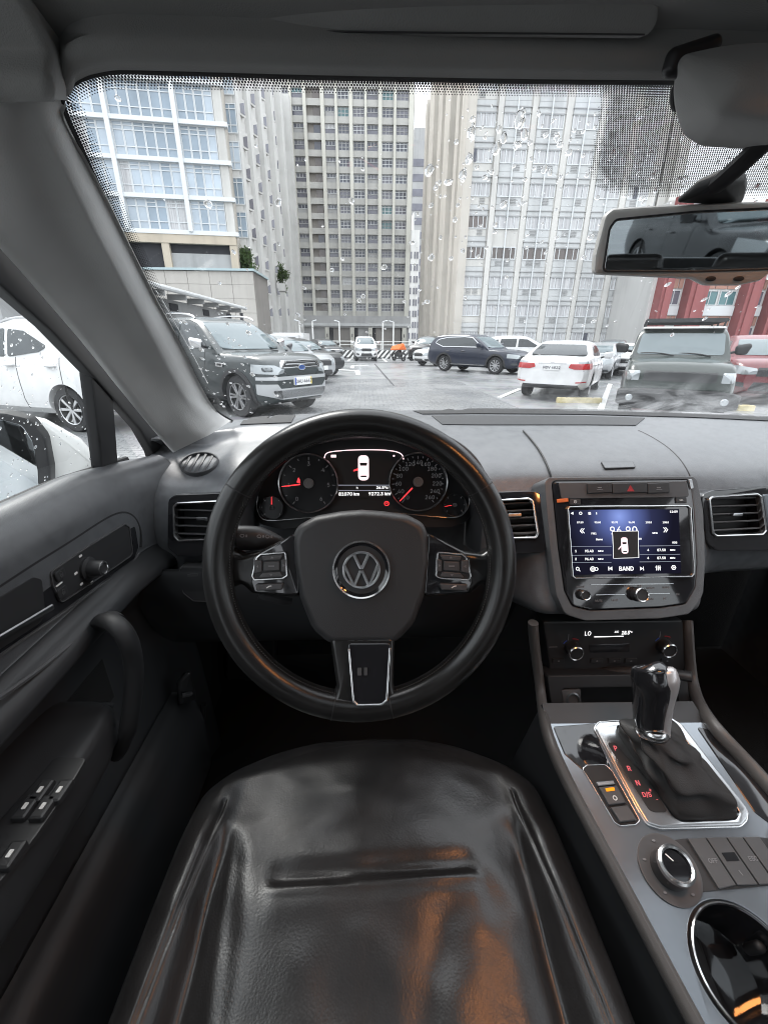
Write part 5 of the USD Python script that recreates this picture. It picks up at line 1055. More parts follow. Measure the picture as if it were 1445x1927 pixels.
for a_, (dx_, dy_) in enumerate(((-.024, .006), (-.006, .024), (-.020, -.014), (.0, -.024))): obj('dial_mark', put(FK, plate(rpoly([(dx_-.003, dy_-.0015), (dx_+.003, dy_-.0015), (dx_+.003, dy_+.0015), (dx_-.003, dy_+.0015)], .0006), .0005, .0013)), 'road_paint', kn)
for k_, (pts_, m_, w_) in enumerate((([(-70, 1283), (0, 1236), (60, 1194), (122, 1152), (192, 1101), (246, 1060), (262, 1040)], 'plastic_grey', .0022), ([(-70, 1142), (0, 1101), (60, 1062), (140, 1012), (210, 969), (240, 966), (258, 984), (264, 1030)], 'rubber_black', .003), ([(-70, 1357), (0, 1313), (80, 1256), (170, 1182), (253, 1112)], 'plastic_grey', .003))):
    obj('trim_edge', tube(spl([onX(u, v, -.4165 if k_ < 2 else -.396) for u, v in pts_], 40), w_, 6), m_, door)
# armrest with window switches and the pull handle
rows = []
for y, xi, z in ((-.30, -.345, .985), (-.1, -.345, .985), (.1, -.348, .982), (.28, -.352, .976), (.40, -.358, .968), (.46, -.375, .955), (.49, -.41, .93)):
    rows.append([(-.462, y, z+.004), (-.43, y, z+.003), (-.39, y, z), (xi-.008, y, z-.001), (xi, y, z-.010), (xi-.004, y, z-.05), (xi-.03, y, z-.10), (-.455, y, z-.16)])
obj('armrest', sheet(grid(rows, 36, 30), .004), 'dash_dark', door, smooth=True)
FA_ = Frame([-.40, .25, .9795], [0, 1, 0], [-1, 0, 0])
sp_ = rpoly([FA_.px(u, v) for u, v in ((-60, 1620), (0, 1545), (60, 1480), (105, 1425), (165, 1428), (135, 1480), (70, 1575), (0, 1665), (-60, 1735))], .006)
swp = obj('switch_panel', put(FA_, plate(sp_, -.003, .0025, .002)), 'plastic_black', door)
for (u, v) in ((80, 1496), (116, 1496), (52, 1527), (85, 1527), (24, 1617)):
    x, y = FA_.px(u, v); b_ = obj('window_switch', put(FA_, plate(rrect(x-.013, y-.008, x+.013, y+.008, .003), .002, .0085, .003)), 'plastic_black', swp)
    obj('switch_symbol', put(FA_, plate(rrect(x-.0035, y-.002, x+.0035, y+.002, .0008), .0085, .0092)), 'road_paint', b_)
gp_ = [onX(188, 1180, -.395), onX(205, 1168, -.36), onX(232, 1190, -.335), onX(250, 1240, -.33), onX(250, 1310, -.335), onX(240, 1375, -.345), onX(222, 1420, -.37)]
obj('pull_handle', tube(spl(gp_, 30), [.008]+[.0125]*4+[.0135]*20+[.011]*5, 12, squash=.8), 'rubber_black', door)
obj('handle_cap', tube(spl([onX(176, 1190, -.41), onX(200, 1166, -.375), onX(216, 1172, -.352)], 10), .0138, 12, squash=.75), 'plastic_black', door)
obj('handle_cavity', bx(-.468, -.456, .28, .58, .80, 1.0), 'carpet', door)
obj('door_pocket', sheet(grid([[(-.44, y, .72), (-.40, y, .70), (-.385, y, .62), (-.39, y, .50), (-.44, y, .44)] for y in (-.3, 0, .3, .6, .72)], 20, 18), .004), 'dash_dark', door, smooth=True)
# door mirror outside
dm = thing('door_mirror', 'white door mirror on a black foot outside the driver side window', 'mirror', None, (-.62, .8, 1.2))
FM_ = Frame(onY(20, 870, .74), [1, .44, 0], [0, .02, 1]); FM_ = Frame(FM_.o, FM_.x, FM_.y)
def mp(pts): return rpoly(FM_.pxs(pts), .012)
bz = mp([(-140, 790), (-60, 776), (10, 775), (58, 786), (86, 822), (97, 880), (98, 940), (75, 962), (0, 975), (-140, 985)]); gz = mp([(-135, 800), (-60, 790), (5, 788), (44, 798), (64, 830), (74, 885), (74, 925), (55, 946), (0, 956), (-135, 965)])
obj('bezel', put(FM_, plate(bz, -.03, .008, .005)), 'rubber_black', dm); obj('mirror_glass', put(FM_, plate(gz, .006, .0085, .0006)), 'mirror_face', dm)
obj('housing', hull([onY(-120, 790, .80), onY(20, 786, .82), onY(80, 800, .84), onY(140, 835, .86), onY(168, 870, .86), onY(172, 912, .85), onY(90, 935, .80), onY(-120, 960, .80), onY(40, 860, .98), onY(-60, 870, 1.0), onY(110, 885, .95)], [.012, .012, .014, .016, .018, .014, .014, .014, .04, .04, .035], 2), 'paint_pearl', dm, smooth=True)
obj('foot', hull([onX(95, 952, -.585), onX(150, 928, -.57), onX(200, 912, -.52), onX(235, 893, -.50), onX(238, 905, -.49), onX(130, 960, -.55)], [.012, .012, .014, .014, .014, .010], 2), 'plastic_black', dm)

# ---------------------------------------------------------------- dashboard
dash = thing('dashboard', 'grey soft dashboard with chrome framed air vents, instruments and radio screen', 'dashboard', None, (.4, .8, 1.0))
cols_ = [(-.46, .95, 0, -.037), (-.44, .96, 0, -.035), (-.36, 1.0, 0, -.030), (-.24, 1.04, 0, -.012), (0, 1.085, 0, 0), (.2, 1.115, 0, 0), (.25, 1.12, 0, 0), (.31, 1.125, 0, 0), (.43, 1.13, -.0, 0), (.55, 1.125, 0, 0), (.61, 1.12, .0, 0), (.68, 1.115, .0, 0), (.9, 1.07, .02, 0), (1.28, .96, .03, -.01)]
rows = []
for x, yb, dy, dz in cols_:
    lx_ = max(0, -x-.30)                     # the driver's end sweeps back along the door
    fy = .055*min(1, max(0, -x-.16)/.25)
    sk_ = float(np.interp(x, [.2, .30, .56, .66], [0, 1, 1, 0])); sY = lambda y, z: y+(min(y, .684-(1.234-z)*.53)-y)*sk_
    rows.append([(x, yb+.04, 1.255), (x, yb+.012, 1.280+dz*.5), (x, yb-.10, 1.284+dz*.7), (x, .86+dy+fy, 1.268+dz), (x, .775+dy+fy, 1.249+dz), (x, .725+dy+fy, 1.228+dz), (x, .700+dy+fy, 1.195+dz), (x, sY(.690+dy+fy, 1.14), 1.14+dz), (x, sY(.69+dy+fy, 1.07), 1.07), (x, sY(.70+dy+fy, 1.03), 1.03), (x, sY(.75+dy, 1.03)+.06*sk_, .99), (x, .9+dy, .93), (x, 1.15, .9)])
DG = grid(rows, 220, 160)
def proj(P): d = np.asarray(P)-EYE; z = d @ CF; return 722.5+FPX*(d @ CR)/z, 963.5-FPX*(d @ CU)/z
V_, F_ = sheet_in(DG, .004); pu, pv_ = proj(V_[F_].mean(1)); drop = np.zeros(len(F_), bool)
for q in ([(331, 950), (458, 942), (460, 1012), (336, 1015)], [(908, 944), (1000, 941), (1010, 1010), (908, 1012)], [(1332, 941), (1425, 931), (1433, 1002), (1338, 1007)], [(500, 860), (870, 860), (870, 985), (500, 985)]):
    drop |= shapely.contains_xy(Polygon(q), pu, pv_)
obj('dash_pad', (V_, F_[~drop]), 'dash_soft', dash, smooth=True)

# ---------------------------------------------------------------- dashboard fittings
def emit(name, c, s): mat(name, {'e': ('emission', {'color': c, 'strength': s})}, [], 'e.emission')
emit('lit_white', (1, 1, 1), .55); emit('lit_dim', (.8, .85, 1), .16); emit('lit_red', (1, .05, .06), .6); emit('lit_red_dim', (1, .18, .2), .35); emit('lit_amber', (1, .33, .02), .55); emit('lit_faint', (.75, .75, .78), .035); emit('lit_blue', (.10, .16, .55), .10); emit('lit_pink', (1, .75, .78), .55)
plain('icon_grey', (.16, .16, .165), .5); plain('hazard_red', (.32, .02, .025), .4)
plain('console_silver', (.25, .275, .30), .2, .75, noise=(5, .04), coat_weight=.6); plain('console_rail', (.075, .072, .070), .42, bump=(900, .3, .0005))
_DV, _DF = sheet(DG); _T = _DV[_DF]
def dash_hit(u, v):
    d = ray(u, v); e1, e2 = _T[:, 1]-_T[:, 0], _T[:, 2]-_T[:, 0]; h = np.cross(d, e2); a = (e1*h).sum(1); a = np.where(abs(a) < 1e-14, 1e-14, a)
    s = EYE-_T[:, 0]; uu = (s*h).sum(1)/a; q = np.cross(s, e1); vv = (q @ d)/a; t = (e2*q).sum(1)/a
    ok = (uu >= 0) & (vv >= 0) & (uu+vv <= 1) & (t > .05); i = np.where(ok)[0]
    if len(i) == 0:                              # just past an edge: the closest triangle
        C = _T.mean(1)-EYE; k = np.linalg.norm(np.cross(C, unit(d)), axis=1); i = int(np.argmin(k)); n = unit(np.cross(e1[i], e2[i])); return EYE+C[i], n if n @ d < 0 else -n
    i = i[np.argmin(t[i])]; n = unit(np.cross(e1[i], e2[i]))
    return EYE+d*t[i], n if n @ d < 0 else -n
def dash_frame(pts, lift=.002):
    H = [dash_hit(u, v) for u, v in pts]; c = np.mean([h[0] for h in H], 0); n = unit(np.mean([h[1] for h in H], 0))
    lift += max(max((h[0]-c) @ n for h in H), 0)
    y = unit(np.cross(n, [1, 0, 0])); y = y if y[2] > 0 or y[1] > 0 else -y; x = np.cross(y, n)
    return Frame(c+n*lift, x, y)
def air_vent(outer, chrome, n, tab=None):
    F = dash_frame(chrome, .004); po = rpoly(F.pxs(outer), .012); pc = rpoly(F.pxs(chrome), .005)
    vt = obj('air_vent', put(F, plate(po.difference(pc.buffer(-.004)), -.03, .003, .002)), 'piano_black', dash)
    obj('vent_back', put(F, plate(pc, -.028, -.024)), 'rubber_black', vt)
    obj('vent_frame', put(F, plate(pc.difference(pc.buffer(-.0042)), -.004, .0065, .0018)), 'chrome_trim', vt)
    x0, y0, x1, y1 = pc.bounds
    for k in range(n):
        y = y0+(y1-y0)*(k+.75)/(n+.5)
        c = LineString([(x0-1, y), (x1+1, y)]).intersection(pc.buffer(-.004))
        if c.is_empty: continue
        xa, _, xb, _ = c.bounds; V, Fc = plate(rrect(0, -.0016, .020, .0016, .0015), 0, xb-xa, 0)
        V = np.stack([xa+V[:, 2], y+V[:, 1]+V[:, 0]*.22-.002, -.022+V[:, 0]], 1)
        obj('vent_slat', put(F, (V, Fc)), 'plastic_grey', vt)
    if tab:
        x, y = F.px(*tab); obj('vent_tab', put(F, plate(rrect(x-.011, y-.003, x+.011, y+.003, .0015), -.004, .004, .001)), 'satin_metal', vt)
    return F, vt
air_vent([(318, 938), (332, 930), (470, 924), (472, 1046), (336, 1047), (316, 1030)], [(328, 952), (335, 944), (456, 938), (459, 1014), (338, 1018), (329, 1008)], 5, (382, 976))
air_vent([(900, 926), (1006, 924), (1022, 934), (1030, 952), (1033, 1028), (1022, 1040), (905, 1046)], [(912, 942), (994, 937), (1004, 943), (1014, 1004), (1008, 1015), (914, 1016)], 5, (968, 970))
F, vt = air_vent([(1317, 930), (1340, 922), (1440, 915), (1520, 910), (1520, 1034), (1345, 1037), (1326, 1020)], [(1328, 939), (1334, 933), (1420, 927), (1428, 933), (1438, 998), (1430, 1007), (1342, 1010), (1335, 1004)], 5, (1385, 968))
obj('trim_strip', put(F, plate(rpoly(F.pxs([(1430, 930), (1560, 920), (1560, 1000), (1441, 1004)]), .002), .0, .006, .002)), 'console_silver', dash)
F = dash_frame([(350, 872), (400, 872), (375, 860), (375, 885)], .001)
oe = Polygon(F.pxs([(375+37*cos(a), 872+20*sin(a)-5*cos(a)) for a in np.linspace(0, 2*pi, 40, endpoint=False)]))
ov = obj('side_vent', put(F, plate(oe.difference(oe.buffer(-.0035)), -.02, .003, .0015)), 'dash_dark', dash)
obj('vent_back', put(F, plate(oe.buffer(-.003), -.012, -.010)), 'rubber_black', ov)
x0, y0, x1, y1 = oe.bounds
for k in range(5):
    xm = x0+(x1-x0)*(k+.6)/5.2; L = LineString([(xm-.003, y0-.1), (xm+.004, (y0+y1)/2), (xm, y1+.1)]).intersection(oe.buffer(-.003))
    if L.is_empty: continue
    c = np.asarray(L.coords); c = np.hstack([c, np.full((len(c), 1), -.002)]); obj('vent_slat', put(F, plate(LineString(c[:, :2]).buffer(.0033, cap_style='flat').intersection(oe.buffer(-.002)), -.008, .0002, .001)), 'plastic_grey', ov)
def dash_poly(pts, lift, thick, matn, nm, r=.004, bev=.002):
    F = dash_frame(pts, lift); return F, obj(nm, put(F, plate(rpoly(F.pxs(pts), r), -thick, 0, bev)), matn, dash)
# long defroster slot, speaker strip, upper storage lid
def dash_strip(name, top, bot, lift, matn, n=40, k=4):
    tu, tv = zip(*top); bu, bv = zip(*bot); us = np.linspace(tu[0], tu[-1], n); ub = np.linspace(bu[0], bu[-1], n)
    rows = []
    for a, b in zip(us, ub):
        r_ = []
        for f in np.linspace(0, 1, k):
            p, nn = dash_hit(a+(b-a)*f, np.interp(a, tu, tv)*(1-f)+np.interp(b, bu, bv)*f); r_.append(p+nn*lift)
        rows.append(r_)
    return obj(name, sheet_in(A(rows), lift*.9), matn, dash, smooth=35)
dash_strip('defroster_slot', [(770, 771), (900, 769.5), (1100, 771), (1300, 775), (1500, 782)], [(795, 780), (900, 779), (1100, 780.5), (1300, 786), (1500, 795)], .0022, 'rubber_black')
dash_strip('defroster_slot', [(462, 788), (520, 782), (556, 782)], [(452, 800), (520, 797), (548, 796)], .0022, 'rubber_black', 16)
dash_strip('speaker_strip', [(812, 783), (900, 782.5), (1100, 784), (1213, 787)], [(832, 799), (900, 800), (1100, 800), (1196, 801)], .0018, 'dash_dark')
# storage lid: raised panel between two shut lines
Lx = PchipInterpolator([812, 825, 850, 875, 905], [984, 996, 1015, 1028, 1038]); Rx = PchipInterpolator([812, 825, 850, 875, 905], [1200, 1226, 1262, 1284, 1299])
rows = []
for v in np.linspace(812, 902, 22):
    r_ = []
    for f in np.linspace(0, 1, 26):
        p, nn = dash_hit(float(Lx(v))+(float(Rx(v))-float(Lx(v)))*f, v-3*sin(pi*f)*(1 if v < 830 else 0)); r_.append(p+nn*.003)
    rows.append(r_)
lid = obj('storage_lid', sheet_in(A(rows), .0035), 'dash_soft', dash, smooth=35)
for fn in (Lx, Rx): obj('lid_gap', tube([np.add(*(lambda h: (h[0], h[1]*.0022))(dash_hit(float(fn(v)), v))) for v in np.linspace(812, 902, 24)], .0016, 6), 'rubber_black', lid)
F = dash_frame([(1135, 870), (1192, 870), (1165, 876)], .0042)
pb = rpoly(F.pxs([(1130, 869), (1190, 868), (1196, 880), (1138, 882)]), .003); obj('lid_button', put(F, plate(pb.buffer(-.0009), -.002, .0015, .001)), 'dash_soft', lid); obj('button_gap', put(F, plate(pb.difference(pb.buffer(-.0012)), -.002, .0006)), 'rubber_black', lid)
# knee panel, kick panel, column shroud
obj('knee_panel', sheet(grid([[(x, .705, 1.045), (x, .70, 1.0), (x, .72, .92), (x, .80, .80), (x, 1.0, .72)] for x in (-.45, -.2, .05, .25, .30)], 24, 24), .004), 'dash_dark', dash, smooth=True)
obj('kick_panel', bx(-.485, -.465, .55, 1.2, .42, 1.2), 'carpet', car); obj('footrest', hull([(-.42, 1.0, .50), (-.3, 1.0, .50), (-.42, 1.12, .72), (-.3, 1.12, .72)], .015, 1), 'rubber_black', car)
FKp = dash_frame([(355, 1080), (375, 1080), (360, 1100)], .001) if False else Frame([-.33, .70, 1.02], [1, 0, 0], [0, .1, 1])
lp = rpoly(FKp.pxs([(338, 1068), (420, 1068), (420, 1132), (365, 1130), (346, 1115)]), .006); kb = obj('coin_box', put(FKp, plate(lp, -.02, .002, .0015)), 'dash_dark', dash); obj('box_gap', put(FKp, plate(lp.buffer(.0018).difference(lp), -.02, .0025, .001)), 'plastic_grey', kb); obj('box_handle', put(FKp, plate(rpoly(FKp.pxs([(354, 1079), (374, 1078), (374, 1083), (354, 1084)]), .001), .002, .004)), 'plastic_grey', kb)
rl = obj('bonnet_release', hull([onX(340, 1285, -.40), onX(352, 1270, -.39), onX(362, 1312, -.39), onX(342, 1318, -.40)], .008, 1), 'rubber_black', car); obj('release_label', hull([onX(346, 1308, -.385), onX(358, 1306, -.38)], .005, 1), 'plastic_grey', rl)
obj('sill_trim', tube(spl([onX(383, 1325, -.40), onX(372, 1395, -.405), onX(330, 1520, -.41), onX(230, 1740, -.415), onX(110, 1970, -.415)], 20), .007, 8), 'plastic_black', car)
obj('column_shroud', hull([(-.05, .515, 1.13), (.05, .515, 1.13), (-.065, .68, 1.06), (.065, .68, 1.06), (-.055, .68, 1.13), (.055, .68, 1.13), (0, .52, 1.16)], .02, 2), 'plastic_black', dash)
stp = [onD(530, 1022, .55), onD(500, 1015, .54), onD(465, 1012, .53), onD(440, 1013, .525)]
st = obj('turn_stalk', cat(tube(spl(stp, 16), np.concatenate([np.linspace(.006, .0135, 8), np.full(7, .0138), [.011]]), 14, squash=1.15)), 'plastic_black', dash)
FSt = Frame(onD(478, 1012, .514), onD(520, 1014, .53)-onD(450, 1012, .512), [0, .4, 1])
for x_, tx in ((-.014, None), (.006, None), (.016, None)): obj('stalk_symbol', put(FSt, cat(plate(ell(x_, .002, .0028, .0022, 14).difference(ell(x_, .002, .0018, .0013, 14)), 0, .0004), plate(sbox(x_+.004, .0005, x_+.006, .0035), 0, .0004))), 'icon_grey', st)
obj('cruise_stalk', tube(spl([onD(545, 1130, .545), onD(510, 1124, .53), onD(488, 1118, .525)], 8), .0075, 10), 'plastic_black', dash)

# ---------------------------------------------------------------- instrument cluster
ic = thing('instrument_cluster', 'black instrument cluster with chrome ringed dials, red needles and lit trip display', 'instrument panel', None, onD(685, 910, .70))
FI = Frame(onD(685, 915, .70), [1, 0, 0], [0, sin(radians(20)), cos(radians(20))])
pl_ = rpoly(FI.pxs([(484, 985), (478, 930), (500, 870), (560, 835), (680, 822), (800, 833), (860, 868), (886, 925), (884, 978), (850, 992), (520, 994)]), .012)
obj('face', put(FI, plate(pl_, -.03, 0)), 'rubber_black', ic)
arch = spl(FI.pxs([(474, 1030), (470, 960), (490, 895), (532, 850), (606, 824), (685, 817), (770, 823), (842, 850), (882, 895), (894, 960), (890, 1030)]), 60)
hd = LineString(arch).buffer(.009, cap_style='flat'); V, Fh = plate(hd, -.035, .075, .006)
V = V.copy(); V[:, :2] *= (1+.18*(np.clip(V[:, 2:3], 0, .1)/.1)*0+0.0); obj('hood', put(FI, (V, Fh)), 'dash_dark', dash)
lo_ = FI.pxs([(486, 935), (485, 960), (492, 974), (506, 979), (600, 972), (640, 968)]); lo2 = FI.pxs([(882, 930), (881, 952), (872, 966), (858, 973), (770, 968), (725, 966)])
for c_ in (lo_, lo2): obj('chrome_line', put(FI, plate(LineString(spl(c_, 40)).buffer(.0011), 0, .003, .0008)), 'chrome_trim', ic)
def gauge(name, u, v, rpx, a0, a1, labels, needle, n, r0, lab):
    c = FI.px(u, v); r = (FI.px(u+rpx, v)-c)[0]; FG_ = FI.at(c[0], c[1], .001)
    g = obj(name, put(FG_, lathe([(r, 0), (r*1.0, .009), (r*.985, .0105), (r*.955, .009), (r*.94, .002)], 64)), 'chrome_trim', ic, label=lab)
    obj('dial_face', put(FG_, plate(ell(0, 0, r*.95, n=48), -.0005, .001)), 'piano_dial', g)
    T = []
    for k in range(n+1):
        a = a0+(a1-a0)*k/n; l = .10 if k % 2 == 0 else .055; c_, s_ = cos(a), sin(a)
        V_, F_ = bx(r*(.88-l), r*.88, -.0005, .0005, .001, .0014); T.append((V_ @ A([[c_, s_, 0], [-s_, c_, 0], [0, 0, 1]]), F_))
    obj('dial_ticks', put(FG_, cat(*T)), 'lit_faint', g)
    for k, tx in enumerate(labels):
        if tx: a = a0+(a1-a0)*k/(len(labels)-1); obj('dial_number', text_at(FG_, tx, r*.66*cos(a), r*.66*sin(a), r*.13, .0012, .0003), 'lit_faint', g, smooth=False)
    c_, s_ = cos(needle), sin(needle); V_, F_ = plate(Polygon([(r*.28, -r*.022), (r*.9, -r*.012), (r*.9, r*.012), (r*.28, r*.022)]), .004, .0052); obj('needle', put(FG_, (V_ @ A([[c_, s_, 0], [-s_, c_, 0], [0, 0, 1]]), F_)), 'lit_red', g, smooth=False)
    obj('needle_hub', put(FG_, lathe([(r*.17, .002), (r*.17, .006), (r*.13, .0065), (r*.12, .005), (0, .005)], 28)), 'icon_grey', g)
    return FG_, r, g
plain('piano_dial', (.006, .006, .007), .25)
FT_, rT, gT = gauge('tachometer', 581.5, 909.5, 56, radians(232), radians(-52), ['0', '1', '2', '3', '4', '5', '6'], radians(187), 12, 0, 'round rev counter')
obj('belt_warning', put(FT_, plate(Polygon([(-rT*.40, rT*.02), (-rT*.28, rT*.02), (-rT*.30, rT*.13), (-rT*.34, rT*.2), (-rT*.38, rT*.13)]), .001, .0016)), 'lit_red', gT)
FT_, rT, gT = gauge('speedometer', 786, 907, 55, radians(232), radians(-52), ['20', '40', '60', '80', '100', '120', '140', '160', '180', '200', '220', '240', '260'], radians(226), 24, 0, 'round speedometer')
gauge('temperature_gauge', 512.6, 955.5, 22.5, radians(220), radians(-40), ['', '', ''], radians(90), 6, 0, 'small coolant dial'); gauge('fuel_gauge', 854.5, 950, 21.5, radians(220), radians(-40), ['', '', ''], radians(188), 6, 0, 'small fuel dial')
dpoly = rpoly(FI.pxs([(613, 872), (614, 854), (626, 850), (685, 846), (744, 850), (756, 856), (757, 870), (742, 910), (740, 937), (632, 937), (630, 912)]), .003)
ds = obj('trip_display', put(FI, plate(dpoly, 0, .002)), 'rubber_black', ic)
obj('display_frame', put(FI, plate(LineString(spl(FI.pxs([(611, 862), (614, 854), (626, 850), (685, 846.5), (744, 850), (756, 856), (759, 864)]), 40)).buffer(.0007), .002, .004, .0005)), 'lit_pink', ds)
for v0 in (913, 923): obj('display_line', put(FI, plate(stroke(FI.pxs([(637, v0), (733, v0)]), .0009), .002, .0026)), 'lit_dim', ds)
for tm_ in (text_at(FI, '81070 km', *FI.px(657, 929.5), .0052, .0022, bold=True), text_at(FI, '9272.3 km', *FI.px(714, 929), .0052, .0022, bold=True), text_at(FI, '26.5°c', *FI.px(719, 917.5), .0045, .0022, bold=True), text_at(FI, 'h', *FI.px(672, 918), .004, .0022)): obj('display_text', tm_, 'lit_white', ds, smooth=False)
cx, cy = FI.px(684, 880); s = (FI.px(694, 880)-FI.px(684, 880))[0]
cp = rrect(cx-s, cy-2.4*s, cx+s, cy+2.3*s, s*.75)
obj('car_icon', put(FI, plate(cp.difference(rpoly([(cx-.72*s, cy+.9*s), (cx+.72*s, cy+.9*s), (cx+.6*s, cy+.35*s), (cx-.6*s, cy+.35*s)], s*.1)).difference(rpoly([(cx-.6*s, cy-1.8*s), (cx+.6*s, cy-1.8*s), (cx+.5*s, cy-1.5*s), (cx-.5*s, cy-1.5*s)], s*.1)), .002, .0027)), 'lit_pink', ds)
obj('open_door_icon', put(FI, plate(Polygon([(cx-1.05*s, cy-.1*s), (cx-1.9*s, cy-.45*s), (cx-1.9*s, cy-.7*s), (cx-1.05*s, cy-.55*s)]), .002, .0027)), 'lit_red', ds)
obj('status_icon', cat(put(FI, plate(rrect(*FI.px(623, 861), *FI.px(633, 856), .0006), .002, .0026)), put(FI, plate(ell(*FI.px(741, 858), .0016), .002, .0026))), 'lit_pink', ds)
x, y = FI.px(727.5, 947.5); obj('brake_warning', put(FI, plate(ell(x, y, .0042, n=24).difference(ell(x, y, .0030, n=24)).union(sbox(x-.0007, y-.001, x+.0007, y+.002)), 0, .0006)), 'lit_red', ic)

# ---------------------------------------------------------------- steering wheel
sw = thing('steering_wheel', 'black leather steering wheel with round chrome emblem and multifunction buttons', 'steering wheel', None, onD(681, 1064, .504))
FWh = Frame(onD(680, 1063, .504), [1, 0, 0], [0, sin(radians(22.4)), cos(radians(22.4))])
R0 = .1715; th = np.linspace(0, 2*pi, 97)[:-1]
def rimtube(a0, a1, n, r, sq=1.12): a = np.linspace(a0, a1, n); return tube(FWh.w(np.stack([R0*np.cos(a), R0*np.sin(a), 0*a], 1)), r, 18, squash=sq, up=FWh.z)
obj('rim', tube(FWh.w(np.stack([R0*np.cos(th), R0*np.sin(th), 0*th], 1)), .0168, 20, True, squash=1.1, up=FWh.z), 'wheel_leather', sw, smooth=True)
for a in (radians(32), radians(148), radians(-101.5), radians(-78.5)):
    obj('rim_seam', rimtube(a-.004, a+.004, 3, .0171), 'rubber_black', sw)
obj('rim_stitching', cat(*[tube(FWh.w([[(R0-.0165)*cos(a), (R0-.0165)*sin(a), .0075], [(R0-.0168)*cos(a+.008), (R0-.0168)*sin(a+.008), .0070]]), .0005, 4) for a in np.arange(0, 2*pi, .02)]), 'stitch', sw, kind='stuff')
def wp(pts, z=0): return FWh.pxs(pts, z)
hubp = rpoly(wp([(546, 1010), (556, 990), (590, 971), (640, 962), (680, 959), (722, 962), (770, 969), (800, 985), (809, 1008), (812, 1060), (803, 1122), (782, 1180), (748, 1216), (615, 1218), (584, 1190), (560, 1130), (548, 1060)]), .012)
def dome(poly, z0, z1, b, n=7):
    """soft pillow over a polygon: stacked insets"""
    poly = shapely.geometry.polygon.orient(poly); r = np.asarray(poly.exterior.segmentize(.006).coords)[:-1]; c = r.mean(0); V = [np.hstack([r, np.full((len(r), 1), z0)])]
    for k in range(n+1): a = k/n*pi/2; V.append(np.hstack([c+(r-c)*(1-b*(1-cos(a))), np.full((len(r), 1), z0*.0+(z1-.016)+.016*sin(a)) ]))
    for f in (.6, .3, .02): V.append(np.hstack([c+(r-c)*(1-b)*f, np.full((len(r), 1), z1+.002*(1-f))]))
    m, q = len(V), len(r); F = []
    i = np.arange(q); j = (i+1) % q
    for k in range(m-1): F.append(quads(np.stack([i+k*q, j+k*q, j+(k+1)*q, i+(k+1)*q], 1)))
    return np.vstack(V), np.vstack(F)
hub = obj('airbag_cover', put(FWh, dome(hubp, -.06, -.004, .13)), 'hub_plastic', sw, smooth=50)
for sgn in (-1, 1):
    X = lambda u: 680+sgn*(680-u) if sgn < 0 else u
    m_ = (lambda pts: [(1360-u, v) for u, v in pts]) if sgn > 0 else (lambda pts: pts)
    sp_ = rpoly(wp(m_([(560, 1000), (520, 1020), (482, 1040), (448, 1046), (418, 1026), (410, 1120), (446, 1104), (466, 1122), (520, 1128), (562, 1130)])), .006)
    obj('spoke', put(FWh, plate(sp_, -.034, -.012, .008)), 'wheel_leather', sw, smooth=50)
    obj('spoke_inlay', put(FWh, plate(rpoly(wp(m_([(552, 1004), (524, 1022), (486, 1042), (472, 1052), (468, 1100), (474, 1118), (530, 1122), (560, 1122)])), .003), -.02, -.0095, .002)), 'piano_black', sw)
    bp = rpoly(wp(m_([(480, 1050), (488, 1043), (537, 1039), (540, 1086), (530, 1091), (476, 1094), (471, 1086)])), .003)
    pod = obj('button_pod', put(FWh, plate(bp, -.012, -.006, .0015)), 'plastic_black', sw)
    obj('pod_frame', put(FWh, plate(bp.difference(bp.buffer(-.0017)), -.012, -.0042, .0008)), 'chrome_trim', pod)
    for q_, (pts, ic_) in enumerate((([(495, 1058), (524, 1057), (524, 1074), (494, 1076)], 'ok'), ([(490, 1047), (532, 1044), (526, 1054), (494, 1056)], 'up'), ([(493, 1079), (526, 1077), (532, 1086), (484, 1089)], 'dn'), ([(477, 1054), (491, 1056), (491, 1077), (476, 1080)], 'lf'), ([(528, 1055), (537, 1052), (537, 1077), (528, 1076)], 'rt'))):
        pb = rpoly(wp(m_(pts)), .0012); bt = obj('pod_button', put(FWh, plate(pb, -.0065, -.0035, .001)), 'plastic_grey', pod)
        c = pb.centroid; e_ = .0018
        ar = {'up': [(-e_, -e_*.5), (e_, -e_*.5), (0, e_)], 'dn': [(-e_, e_*.5), (e_, e_*.5), (0, -e_)], 'lf': [(e_*.5, e_), (e_*.5, -e_), (-e_, 0)], 'rt': [(-e_*.5, e_), (-e_*.5, -e_), (e_, 0)], 'ok': [(-2*e_, -e_*.5), (2*e_, -e_*.5), (2*e_, e_*.5), (-2*e_, e_*.5)]}[ic_]
        obj('button_symbol', put(FWh, plate(Polygon([(c.x+a, c.y+b) for a, b in ar]), -.0035, -.0031)), 'icon_grey', bt)
    lb = rpoly(wp(m_([(478, 1101), (532, 1099), (528, 1112), (480, 1114)])), .0015); bt = obj('voice_button', put(FWh, plate(lb, -.012, -.005, .0015)), 'plastic_grey', sw); c = lb.centroid; obj('button_symbol', put(FWh, plate(stroke([(c.x-.003, c.y-.001), (c.x, c.y+.001), (c.x+.003, c.y+.0015)], .0012), -.005, -.0046)), 'road_paint', bt)
arms = rpoly(wp([(618, 1200), (744, 1200), (740, 1290), (748, 1318), (764, 1337), (598, 1337), (624, 1316), (634, 1290)]), .008)
def ramp_(m): V, F = m; V = V.copy(); V[:, 2] += .27*(-V[:, 1]-.090); return V, F
obj('spoke', put(FWh, ramp_(plate(arms.segmentize(.006), -.03, -.006, .006))), 'wheel_leather', sw, smooth=50)
ui = rpoly(wp([(654, 1212), (736, 1212), (728, 1308), (718, 1316), (673, 1317), (664, 1309)]), .004)
